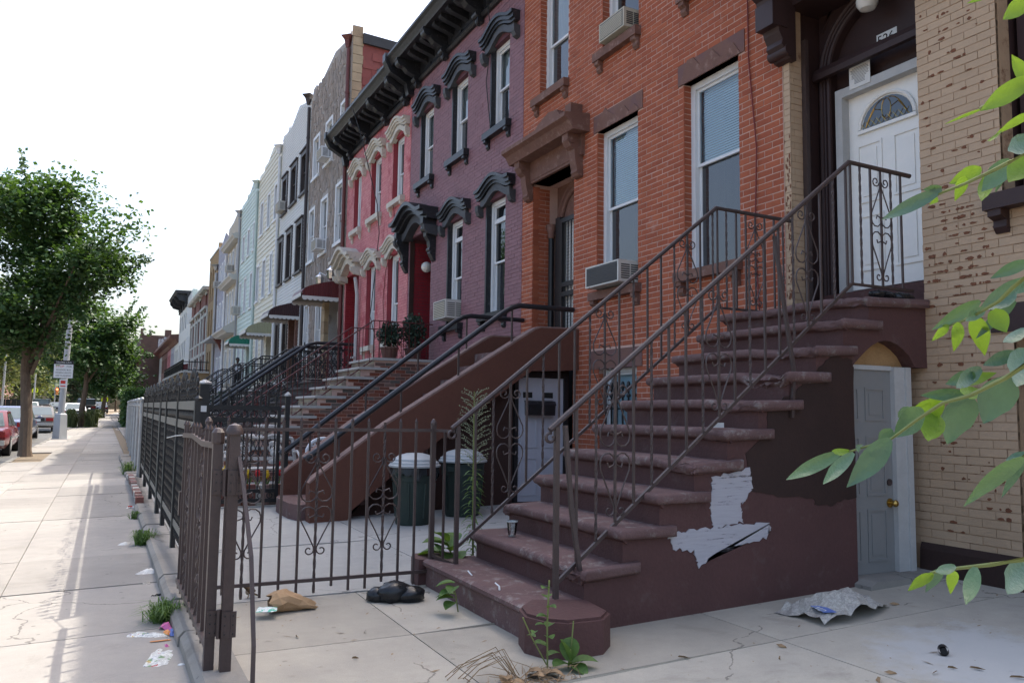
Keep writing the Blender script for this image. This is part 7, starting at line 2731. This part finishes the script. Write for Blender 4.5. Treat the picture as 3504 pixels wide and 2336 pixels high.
for s, size, z, m, x in (('TRAFFIC LAW', .092, sz1 - .115, 'signwhite', 0), ('STOP', .125, sz1 - .29, 'inkred', -.13), ('FOR', .10, sz1 - .285, 'ink', .20), ('SCHOOL BUS', .088, sz1 - .42, 'ink', 0), ('WHEN LIGHTS', .088, sz1 - .54, 'ink', 0), ('ARE FLASHING', .085, sz1 - .66, 'ink', 0)):
    text(sg, s, size, (lx + x, yy - .005, z), (1, 0, 0), (0, 0, 1), M[m], 'lettering', .0005, 'CENTER')
s2 = thing('parking_sign', 'small white and red parking regulation sign under the school bus sign', 'sign', (lx + .02, ly - .15, 2.1))
MB().box(lx - .12, lx + .16, yy, yy + .008, 2.02, 2.38).obj('plate', M['signwhite'], s2)
MB().box(lx - .08, lx + .10, yy - .004, yy - .002, 2.2, 2.33).obj('red_panel', M['inkred'], s2)
MB().box(lx - .08, lx + .11, yy - .004, yy - .002, 2.08, 2.12).obj('arrow', M['inkred'], s2)


def school_sign(label, x, y, z, s=.44):
    t = thing('school_crossing_sign', label, 'sign', (x, y, gz(y)))
    MB().tube([(x, y + .03, gz(y) - .3), (x, y + .03, z + .4)], .035, 6).obj('post', M['galv'], t)
    MB().prism([(x - s * .8, z - s * .8), (x + s * .8, z - s * .8), (x + s * .8, z + .05), (x, z + s * .85), (x - s * .8, z + .05)], 'y', y - .012, y).obj('plate', M['yellow'], t)
    for dx, k in ((-.13, 1.0), (.14, .85)):
        q = MB()
        q.prism([(x + dx - .06, z - .22 * k), (x + dx - .09, z - .3), (x + dx - .03, z - .3), (x + dx, z - .1), (x + dx + .06, z - .3), (x + dx + .1, z - .28), (x + dx + .06, z - .05), (x + dx + .05, z + .1 * k), (x + dx - .05, z + .1 * k)], 'y', y - .018, y - .013)
        q.blob((x + dx, y - .016, z + .17 * k), (.05, .006, .05), 8, 5)
        q.obj('walking_figure', M['ink'], t)


school_sign('fluorescent yellow school crossing sign on our sidewalk far down the street', .23, 105, 2.35)
school_sign('fluorescent yellow school crossing sign across the street near the green dumpster', -7.9, 122, 3.5)
hy = thing('fire_hydrant', 'dark fire hydrant on the sidewalk edge beyond the weedy tree', 'hydrant', (-.68, 84, gz(84) - .25))
z = zs(84) - .05
MB().lathe([(.16, z), (.16, z + .06), (.11, z + .08), (.11, z + .5), (.14, z + .52), (.13, z + .6), (.07, z + .68), (.03, z + .74)], -.68, 84, 12).obj('barrel', M['black'], hy, True)
q = MB()
q.tube([(-.85, 84, z + .4), (-.51, 84, z + .4)], .055, 8)
q.tube([(-.68, 83.84, z + .36), (-.68, 84, z + .36)], .07, 8)
q.obj('nozzles', M['black'], hy, True)
for i, (x, y, h_, lab) in enumerate(((-8.3, 88, 5.8, 'pale lamp pole across the street at the left edge'), (-7.95, 121, 6.5, 'thin pole across the street behind the nearest tree trunk'), (-6.0, 150, 7, 'lamp pole across the street behind the sign post'), (-7.0, 95, 3.0, 'short pale trunk like pole across the street'))):
    t = thing('street_pole', lab, 'pole', (x, y, gz(y)))
    MB().tube([(x, y, gz(y) - .4), (x + .1, y, gz(y) + h_)], [.12, .08], 8).obj('shaft', M['galv'], t, True)
    MB().lathe([(.2, gz(y) - .4), (.2, gz(y) + .3), (.12, gz(y) + .4)], x, y, 6).obj('foot', M['galv'], t)
t = thing('traffic_light', 'traffic light showing red far down the street', 'traffic light', (-5.8, 130, 0))
MB().tube([(-6.0, 130, 0), (-6.0, 130, 4.2), (-5.75, 130, 4.2)], .07, 6).obj('mast', M['galv'], t)
MB().box(-5.9, -5.6, 129.85, 130.1, 3.0, 4.0).obj('head', M['orangep'], t)
m = D.materials.new('red_signal')
m.use_nodes = True
b = m.node_tree.nodes['Principled BSDF']
b.inputs['Base Color'].default_value = (.8, .05, .02, 1)
b.inputs['Emission Color'].default_value = (1, .12, .05, 1)
b.inputs['Emission Strength'].default_value = 3
MB().blob((-5.75, 129.83, 3.75), (.13, .04, .13), 10, 6).obj('red_lamp', m, t, True)
t = thing('green_dumpster', 'green dumpster across the street behind the tree trunk', 'dumpster', (-7.6, 112, 0))
MB().prism([(-8.6, gz(112) - .2), (-6.9, gz(112) - .2), (-6.75, gz(112) + 1.3), (-8.75, gz(112) + 1.5)], 'y', 111, 113).obj('bin', M['awn_green'], t)
for x in (-8.4, -7.1):
    MB().tube([(x, 110.95, gz(112) - .3), (x, 110.95, gz(112) - .1)], .1, 8).obj('castor', M['rubber'], t)
t = thing('site_fence', 'dark board fence across the street at the left edge', 'fence', (-14, 95, 0))
for k in range(24):
    MB().box(-19 + k * .5, -18.52 + k * .5, 99, 99.05, gz(99) - .3, gz(99) + 1.55 + R.uniform(-.03, .03)).obj('board', M['binbag'], t)
# houses across the street, mostly hidden by the trees
for i, (x0, y0, y1, h_, m, lab) in enumerate(((-24, 128, 150, 8, 'tanbrick', 'low tan building across the street behind the trees'), (-24, 152, 172, 9, 'hoodbrown', 'brown building with stair across the street far away'))):
    t = thing('far_building', lab, 'building', (x0, y0, 0))
    MB().box(x0, -14.5, y0, y1, 0, h_).obj('wall', M[m], t)
    for k in range(5):
        for zz_ in (1.5, 4.5):
            f = MB().box(-14.52, -14.42, y0 + 1 + k * 4, y0 + 2.2 + k * 4, zz_, zz_ + 1.8).obj('window', M['limestone'], t)
            MB().box(-14.46, -14.40, y0 + 1.1 + k * 4, y0 + 2.1 + k * 4, zz_ + .1, zz_ + 1.7).obj('pane', M['darkglass'], f)
        f = MB().box(x0 + 1.5 + k * 1.7, x0 + 2.4 + k * 1.7, y0 - .06, y0 + .03, 3, 5).obj('window', M['limestone'], t)
        MB().box(x0 + 1.6 + k * 1.7, x0 + 2.3 + k * 1.7, y0 - .08, y0 - .05, 3.1, 4.9).obj('pane', M['darkglass'], f)
    MB().box(x0 - .2, -14.2, y0 - .2, y1 + .2, h_, h_ + .3).obj('cornice', M['roofing'], t)

# ---------------------------------------------------------------- cars
M['cglass'] = mat('car_glass', (.10, .13, .14), .08, .1, bump=0, spec=.8)


def car(name, label, x, y, z, col, L=4.7, Wd=1.8, Ht=1.42, kind='sedan', cat='car', rot=0.0, plate=True):
    m = mat(name + '_paint', col, .28, .05, 2, 20, 0, coat=.8)
    t = thing(name, label, cat, (x, y, z), None)
    w = Wd / 2
    belt = .62 * Ht + .02
    van = kind == 'van'
    hood_y, tr_y = (L - 1.0, .05) if van else (L - 1.25, .95)

    def body():
        q = MB()
        st = [(0.0, .80, .38, belt - .22), (.06, .90, .30, belt - .10), (.28, .97, .24, belt - .03), (.9, 1, .2, belt), (L * .5, 1, .2, belt + .01), (L - 1.3, .99, .2, belt - .02), (L - .35, .93, .24, belt - .14), (L - .04, .84, .32, belt - .24), (L, .74, .4, belt - .32)]
        if van:
            st = [(0, .92, .35, belt), (.05, .97, .3, belt + .04), (.4, 1, .24, belt + .06)] + st[4:]
        o = 0
        n = 10
        for (yy, k, zb, zt) in st:
            ww = w * k
            ring_ = [(-ww * .88, zb), (ww * .88, zb), (ww, zb + .16), (ww * 1.0, zb + (zt - zb) * .62), (ww * .965, zt - .05), (ww * .9, zt), (-ww * .9, zt), (-ww * .965, zt - .05), (-ww, zb + (zt - zb) * .62), (-ww, zb + .16)]
            q.v += [(p[0], yy, p[1]) for p in ring_]
        for i in range(len(st) - 1):
            for k in range(n):
                k2 = (k + 1) % n
                q.f.append((i * n + k, i * n + k2, (i + 1) * n + k2, (i + 1) * n + k))
                q.m.append(0)
        q.f.append(tuple(range(n))[::-1])
        q.f.append(tuple((len(st) - 1) * n + k for k in range(n)))
        q.m += [0, 0]
        return q
    bo = body().obj('body', m, t, True, 40)
    # cabin
    ya, yb = tr_y, hood_y
    yc, yd = (tr_y + .12, hood_y - .55) if van else (tr_y + .55, hood_y - .75)
    wt = w * (.86 if van else .76)
    zb = belt - .02
    q = MB()
    q.v = [(-w * .9, ya, zb), (w * .9, ya, zb), (w * .9, yb, zb), (-w * .9, yb, zb), (-wt, yc, Ht - .04), (wt, yc, Ht - .04), (wt, yd, Ht - .04), (-wt, yd, Ht - .04), (-wt * .85, yc + .12, Ht), (wt * .85, yc + .12, Ht), (wt * .85, yd - .15, Ht), (-wt * .85, yd - .15, Ht)]
    q.f = [(0, 1, 5, 4), (1, 2, 6, 5), (2, 3, 7, 6), (3, 0, 4, 7), (4, 5, 9, 8), (5, 6, 10, 9), (6, 7, 11, 10), (7, 4, 8, 11), (8, 9, 10, 11)]
    q.m = [0] * 9
    cb = q.obj('cabin', m, bo, True, 30)

    def win(nm, a, b, c, d, inset, off):
        P_ = [Vector(p) for p in (a, b, c, d)]
        ctr = sum(P_, Vector()) / 4
        nrm = (P_[1] - P_[0]).cross(P_[3] - P_[0]).normalized() * off
        q = MB()
        q.face([p + (ctr - p).normalized() * inset + nrm for p in P_])
        q.obj(nm, M['cglass'], bo)
    V = [Vector(v) for v in q.v]
    win('rear_window', V[0], V[1], V[5], V[4], .12, .008)
    win('windscreen', V[2], V[3], V[7], V[6], .1, .008)
    mid0, mid1 = (V[1] + V[2]) / 2, (V[5] + V[6]) / 2
    win('side_window', V[1], mid0, mid1, V[5], .09, .008)
    win('side_window', mid0, V[2], V[6], mid1, .09, .008)
    mid0, mid1 = (V[0] + V[3]) / 2, (V[4] + V[7]) / 2
    win('side_window', mid0, V[0], V[4], mid1, .09, .008)
    win('side_window', V[3], mid0, mid1, V[7], .09, .008)
    MB().box(-w * .9, w * .9, -.09, .08, .34, .50).obj('rear_bumper', M['chrome'] if not van else M['black'], t)
    MB().box(-w * .85, w * .85, L - .1, L + .07, .34, .5).obj('front_bumper', M['chrome'] if not van else M['black'], t)
    for s in (-1, 1):
        MB().box(s * w * .82 - .17, s * w * .82 + .12 if s < 0 else s * w * .9, -.015, .1, belt - .30, belt - .13).obj('tail_light', M['taillight'], t) if s < 0 else MB().box(w * .5, w * .9, -.015, .1, belt - .30, belt - .13).obj('tail_light', M['taillight'], t)
        MB().box(s * w * .72 - .16, s * w * .72 + .16, L - .06, L + .01, belt - .42, belt - .28).obj('headlight', M['opal'], t)
        mr = MB().blob((s * (w + .10), hood_y - .35, belt + .06), (.10, .06, .07), 8, 5)
        mr.obj('wing_mirror', m, t, True)
        MB().box(s * w - .012, s * w + .012, .75, L - .9, .52, .56).obj('side_strip', M['chrome'], t)
        for wy in (.85, L - .92):
            q = MB()
            q.tube([(s * (w - .2), wy, .31), (s * (w + .005), wy, .31)], .31, 18)
            wh = q.obj('wheel', M['rubber'], t, True)
            MB().tube([(s * (w - .02), wy, .31), (s * (w + .018), wy, .31)], .19, 14).obj('hub_cap', M['chrome'], wh, True)
    MB().box(-.18, .18, -.03, -.015, .56, .68).obj('number_plate', M['signwhite'] if plate else M['black'], t)
    MB().box(-w * .42, w * .42, -.012, .03, belt - .30, belt - .13).obj('rear_panel', M['black'], t)
    t.rotation_euler = (0, 0, rot)
    for o in t.children:
        o.matrix_parent_inverse = Matrix.Identity(4)
    return t


def zr(y):
    return zs(y) - .20


car('parked_car', 'dark red car parked at the left edge, cut by the frame', -3.33, 28.3, zr(30), (.16, .008, .012), 4.6, 1.78, 1.38)
car('parked_car', 'slate blue sedan parked behind the nearest tree trunk', -3.42, 37.3, zr(39) + .06, (.10, .12, .20), 5.2, 1.85, 1.42)
car('parked_car', 'taupe grey older sedan with wide tail lights beside the lamp post', -3.05, 49.6, zr(51) + .08, (.13, .12, .11), 4.4, 1.7, 1.38)
car('parked_car', 'white sedan parked beyond the weedy street tree', -2.05, 77, zr(78) + .22, (.62, .63, .62), 5.2, 1.9, 1.42)
car('parked_van', 'dark grey van parked in front of the white sedan', -1.5, 96, zr(98) + .25, (.06, .06, .065), 4.9, 1.95, 1.85, 'van', 'van')
car('parked_car', 'dark teal car parked far down by the second yellow sign', -.2, 113, zr(114) + .4, (.04, .075, .085), 4.5, 1.8, 1.4)
car('parked_car', 'small white car seen across the street beyond the blue sedan', -6.9, 100, zr(100) + .3, (.6, .6, .6), 4.4, 1.8, 1.4)
car('parked_car', 'black utility car across the street beside the white one', -6.3, 108, zr(108) + .3, (.02, .022, .025), 4.7, 1.9, 1.75, 'van')
car('parked_car', 'dark car at the far end of the opposite kerb', -5.4, 118, zr(118) + .3, (.03, .035, .05), 4.6, 1.8, 1.42)
# ---------------------------------------------------------------- child on the stoop


def figure(name, label, base, s, face_rot):
    t = thing(name, label, 'person', base)
    J = {'pelvis': (0, 0, .92), 'waist': (0, .0, 1.08), 'chest': (0, .01, 1.30), 'neck': (0, .0, 1.48), 'hd0': (0, -.015, 1.57), 'hd1': (0, -.02, 1.68), 'hd2': (0, -.01, 1.75),
         'shL': (.17, .01, 1.42), 'elL': (.25, -.02, 1.16), 'wrL': (.22, -.22, 1.10), 'haL': (.20, -.30, 1.10),
         'shR': (-.17, .01, 1.42), 'elR': (-.26, .0, 1.15), 'wrR': (-.16, -.16, 1.06), 'haR': (-.1, -.22, 1.06),
         'hipL': (.09, 0, .90), 'knL': (.10, -.03, .50), 'anL': (.10, .02, .09), 'toL': (.11, -.16, .04),
         'hipR': (-.09, 0, .90), 'knR': (-.11, -.01, .50), 'anR': (-.12, .03, .09), 'toR': (-.13, -.15, .04)}
    rad_ = {'pelvis': .13, 'waist': .12, 'chest': .14, 'neck': .05, 'hd0': .075, 'hd1': .10, 'hd2': .075, 'shL': .065, 'shR': .065, 'elL': .042, 'elR': .042, 'wrL': .03, 'wrR': .03, 'haL': .035, 'haR': .035, 'hipL': .095, 'hipR': .095, 'knL': .062, 'knR': .062, 'anL': .042, 'anR': .042, 'toL': .04, 'toR': .04}
    E_ = [('pelvis', 'waist'), ('waist', 'chest'), ('chest', 'neck'), ('neck', 'hd0'), ('hd0', 'hd1'), ('hd1', 'hd2'), ('chest', 'shL'), ('shL', 'elL'), ('elL', 'wrL'), ('wrL', 'haL'), ('chest', 'shR'), ('shR', 'elR'), ('elR', 'wrR'), ('wrR', 'haR'), ('pelvis', 'hipL'), ('hipL', 'knL'), ('knL', 'anL'), ('anL', 'toL'), ('pelvis', 'hipR'), ('hipR', 'knR'), ('knR', 'anR'), ('anR', 'toR')]

    def grow(nm, keys, k, m, cut=None):
        kk = [a for a in J if a in keys]
        ix = {a: i for i, a in enumerate(kk)}
        me = D.meshes.new(nm)
        me.from_pydata([tuple(c * s for c in J[a]) for a in kk], [(ix[a], ix[b]) for a, b in E_ if a in ix and b in ix], [])
        o = D.objects.new(nm, me)
        COL.objects.link(o)
        sk = o.modifiers.new('skin', 'SKIN')
        for a, i in ix.items():
            r_ = rad_[a] * k * s
            me.skin_vertices[0].data[i].radius = (r_, r_ * (.8 if a in ('chest', 'waist', 'pelvis') else 1))
        me.skin_vertices[0].data[0].use_root = True
        sub = o.modifiers.new('sub', 'SUBSURF')
        sub.levels = sub.render_levels = 2
        dg = bpy.context.evaluated_depsgraph_get()
        dg.update()
        m2 = D.meshes.new_from_object(o.evaluated_get(dg))
        D.objects.remove(o)
        m2.name = nm
        m2.materials.clear()
        m2.materials.append(m)
        m2.polygons.foreach_set('use_smooth', [True] * len(m2.polygons))
        o2 = link(nm, m2, t)
        o2.matrix_parent_inverse = Matrix.Identity(4)
        return o2
    body = grow('body', list(J), 1.0, M['skin'])
    grow('shirt', ['pelvis', 'waist', 'chest', 'shL', 'shR'], 1.16, M['cloth_w'])
    grow('trousers', ['pelvis', 'hipL', 'knL', 'anL', 'hipR', 'knR', 'anR'], 1.22, M['cloth_k'])
    q = MB()
    q.blob((0, .01 * s, 1.70 * s), (.098 * s, .105 * s, .085 * s), 12, 8)
    o = q.obj('hair', M['hair'], t, True)
    o.matrix_parent_inverse = Matrix.Identity(4)
    q = MB()
    for sx in (-1, 1):
        q.blob((sx * .035 * s, -.105 * s, 1.665 * s), (.012 * s, .008 * s, .009 * s), 6, 4)
        q.blob((sx * .1 * s, -.01 * s, 1.65 * s), (.014 * s, .025 * s, .03 * s), 6, 4)
    q.blob((0, -.12 * s, 1.635 * s), (.014 * s, .02 * s, .02 * s), 6, 4)
    q.blob((0, -.105 * s, 1.595 * s), (.028 * s, .01 * s, .009 * s), 6, 4)
    o = q.obj('face_features', M['skin'], t, True, stuff=True)
    o.matrix_parent_inverse = Matrix.Identity(4)
    t.rotation_euler = (0, 0, face_rot)
    return t


figure('person', 'child in a white shirt and dark trousers on the mint house stoop', (5.38, 38.25, 2.06), .86, .35)

# ---------------------------------------------------------------- sparrow
t = thing('sparrow', 'small brown sparrow standing on the concrete behind the picket fence', 'bird', (1.0, 6.1, -.12))
bx, by, bz = .985, 6.1, -.118
q = MB()
ax = Vector((-.62, -.1, .62)).normalized()
sec = [(l * .72, r_ * .72) for l, r_ in [(0, .004), (.012, .016), (.03, .026), (.055, .031), (.078, .028), (.092, .020), (.102, .019), (.116, .021), (.128, .018), (.137, .009), (.14, .003)]]
p0 = Vector((bx + .05, by, bz + .030))
pts, rs = [], []
for l, r_ in sec:
    pts.append(p0 + ax * l)
    rs.append(r_)
q.tube(pts, rs, 12)
M['bird'] = mat('sparrow_plumage', (.12, .075, .04), .9, .5, 60, 200, .2, rnd=None, dirt=(.03, .018, .01), dcover=.52, dscale=70)
M['birdlight'] = mat('sparrow_breast', (.26, .21, .16), .9, .2, 40, 100, 0)
bo = q.obj('body', M['bird'], t, True, 80)
q = MB()
h0 = p0 + ax * .09
q.tube([h0, h0 + Vector((-.026, -.004, .004))], [.008, .001], 6)
q.obj('beak', M['ink'], t)
q = MB()
tb = p0 + ax * .01
q.prism([(tb.x, tb.z + .006), (tb.x + .042, tb.z - .016), (tb.x + .038, tb.z - .022), (tb.x - .005, tb.z - .008)], 'y', by - .012, by + .012)
q.obj('tail', M['bird'], t)
q = MB()
w0 = p0 + ax * .036
q.blob((w0.x + .012, by - .019, w0.z), (.026, .006, .015), 10, 6)
q.obj('wing', M['bird'], t, True)
q = MB()
q.blob((w0.x + .012, by + .019, w0.z), (.026, .006, .015), 10, 6)
q.obj('wing', M['bird'], t, True)
q = MB()
q.blob((w0.x - .016, by - .004, w0.z - .004), (.016, .0175, .024), 10, 6)
q.obj('breast', M['birdlight'], t, True)
for dy in (-.01, .012):
    q = MB().tube([(bx + .012, by + dy, bz + .045), (bx + .018, by + dy, bz + .022), (bx + .01, by + dy, bz + .002)], .0022, 5)
    for a in (-.5, 0, .5):
        q.tube([(bx + .01, by + dy, bz + .002), (bx - .014, by + dy + .012 * a, bz + .001)], .0014, 4)
    q.obj('leg', M['bag'], t)

# ---------------------------------------------------------------- leafy branches of the young tree beside the camera
tr = thing('young_tree', 'leafy young tree reaching in from the right edge close to the camera', 'tree', (3.3, 1.2, -.1))


def ray(px, py, d):
    dirv = (fwd * FPX + rgt * (px - 1752) - upv * (py - 1168)).normalized()
    return EYE + dirv * d


MB().tube([(3.4, 1.0, -.15), (3.35, 1.05, .8), (3.3, 1.1, 1.8), (3.2, 1.15, 2.8)], [.05, .042, .034, .02], 8).obj('trunk', M['bark'], tr, True)


def spray(org, sc_, d, stem, leaves, back):
    pts = [ray(org[0] + x / sc_, org[1] + y / sc_, d * (1 - .02 * i)) for i, (x, y) in enumerate(stem)]
    b = MB().tube([Vector(back)] + pts[::-1], [.009] + [.0045 - .003 * i / len(pts) for i in range(len(pts))], 6).obj('branch', M['stem'], tr, True)
    for (ax_, ay_, bx_, by_, w, kind) in leaves:
        dd = d * (1 + R.uniform(-.05, .03))
        p = ray(org[0] + bx_ / sc_, org[1] + by_ / sc_, dd)
        e = ray(org[0] + ax_ / sc_, org[1] + ay_ / sc_, dd * (1 + R.uniform(-.05, .05)))
        ax3 = e - p
        L = ax3.length
        ax3.normalize()
        view = (p - EYE).normalized()
        side = ax3.cross(view).normalized()
        a = R.uniform(-.5, .5)
        nrm = side.cross(ax3).normalized()
        side = (side * math.cos(a) + nrm * math.sin(a)).normalized()
        nrm = side.cross(ax3).normalized()
        ww = w / sc_ / FPX * dd * .43
        q = MB()
        rows = []
        n = 11
        for i in range(n):
            u = i / (n - 1)
            prof = math.sin(math.pi * min(1, (u * .97 + .03)) ** .8) ** .8 * (1 - .35 * max(0, u - .6))
            prof = max(.03, prof)
            k = ww * prof
            c = p + ax3 * L * u + nrm * (L * .10 * math.sin(math.pi * u)) * (1 if kind < 2 else -1)
            wv = .06 * ww * math.sin(u * 19)
            rows.append([c - side * k - nrm * (.30 * k + wv), c - side * k * .5 - nrm * (.10 * k - wv * .5), c, c + side * k * .5 - nrm * (.10 * k + wv * .5), c + side * k - nrm * (.30 * k - wv)])
        for r0, r1 in zip(rows, rows[1:]):
            for k in range(4):
                q.face([r0[k], r0[k + 1], r1[k + 1], r1[k]])
        bm = bmesh.new()
        me = q.mesh('leaf', M['leafyel' if kind == 1 else 'leafbig'])
        bm.from_mesh(me)
        bmesh.ops.remove_doubles(bm, verts=bm.verts, dist=1e-6)
        bm.to_mesh(me)
        bm.free()
        me.polygons.foreach_set('use_smooth', [True] * len(me.polygons))
        lo = link('leaf', me, b)
        if False:
            return lo


C_ = (2500, 1100)
spray(C_, 2.34, 1.75, [(880, 1060), (1050, 1010), (1290, 935), (1500, 780), (1700, 650), (1920, 590), (2200, 450), (2390, 330)], [
    (445, 1265, 880, 1050, 120, 0), (740, 1300, 985, 1050, 110, 0), (930, 1325, 1280, 940, 200, 0), (810, 1035, 960, 1040, 60, 1), (1060, 985, 1010, 1030, 60, 0), (1185, 960, 1290, 860, 110, 0), (1300, 925, 1540, 700, 200, 0), (1410, 910, 1700, 640, 150, 1), (1580, 955, 1640, 740, 190, 1), (1735, 980, 1905, 590, 270, 0), (1520, 590, 1900, 580, 100, 0), (2025, 815, 2225, 440, 280, 0), (1805, 530, 2010, 380, 130, 0), (2290, 520, 2370, 230, 230, 0), (1430, 720, 1700, 620, 80, 1), (1720, 500, 1960, 420, 120, 0), (2130, 410, 1830, 480, 110, 1), (2060, 560, 1840, 560, 120, 1), (2020, 350, 2300, 250, 110, 0), (1370, 690, 1430, 780, 120, 0)], (3.25, 1.15, 1.7))
spray(C_, 2.34, 1.6, [(2300, 1150), (2350, 1080), (2420, 1030)], [(1865, 1480, 2345, 1085, 130, 0), (2170, 1410, 2350, 1130, 70, 0), (2200, 1110, 2400, 1060, 90, 0)], (3.2, 1.1, 1.3))
E5_ = (2500, 1666)
spray(E5_, 2.34, 1.7, [(1600, 685), (1800, 650), (2080, 620), (2400, 570)], [(1420, 830, 1620, 690, 90, 1), (1560, 840, 1690, 650, 90, 0), (1760, 855, 1790, 670, 90, 1), (1885, 940, 1960, 640, 120, 0), (2215, 855, 2370, 600, 190, 0), (1640, 680, 1800, 630, 80, 0)], (3.3, 1.1, 1.0))
F5_ = (2500, 500)
spray(F5_, 2.34, 1.9, [(1560, 440), (1700, 370), (1880, 300), (2050, 220), (2230, 130), (2420, 30)], [(1210, 590, 1690, 350, 110, 0), (1440, 490, 1640, 390, 70, 1), (1795, 440, 1880, 240, 90, 1), (2010, 440, 2060, 230, 110, 1), (1540, 350, 1690, 335, 60, 0), (1750, 300, 2010, 180, 130, 1), (2010, 365, 2240, 110, 170, 0), (2225, 290, 2400, 80, 180, 1), (2220, 40, 2420, -60, 160, 0), (2120, 370, 2180, 240, 40, 0), (1590, 470, 1650, 400, 60, 1)], (3.2, 1.2, 2.2))
spray(F5_, 2.34, 1.8, [(1740, 1440), (1880, 1390), (1960, 1350), (2150, 1240), (2260, 1130), (2420, 1000)], [(2080, 1060, 2390, 920, 100, 0), (1970, 1340, 2340, 1060, 110, 0), (1610, 1470, 2000, 1240, 110, 0), (1610, 1560, 1745, 1430, 70, 1), (1785, 1645, 1830, 1410, 100, 1), (2035, 1675, 1960, 1360, 150, 1), (2210, 1490, 2100, 1310, 150, 1), (2035, 1310, 2280, 1170, 140, 0), (1965, 1540, 2280, 1240, 90, 0), (2230, 1190, 2420, 1040, 110, 0), (2180, 1570, 2370, 1460, 90, 0), (1880, 1400, 2040, 1300, 90, 0)], (3.25, 1.15, 1.9))
T_ = (2500, 0)
spray(T_, 2.34, 1.6, [(2380, 40), (2450, -20)], [(2180, 160, 2400, -20, 130, 1), (1890, 30, 2100, -60, 40, 1)], (3.2, 1.15, 2.6))
spray(T_, 2.34, 1.35, [(2000, 870), (2200, 760), (2420, 640)], [(2000, 890, 2420, 620, 150, 1), (1710, 998, 2020, 870, 26, 1), (2120, 1080, 2420, 900, 70, 1), (2055, 1130, 2170, 1050, 26, 1), (2250, 440, 2420, 680, 110, 1)], (3.2, 1.15, 2.4))
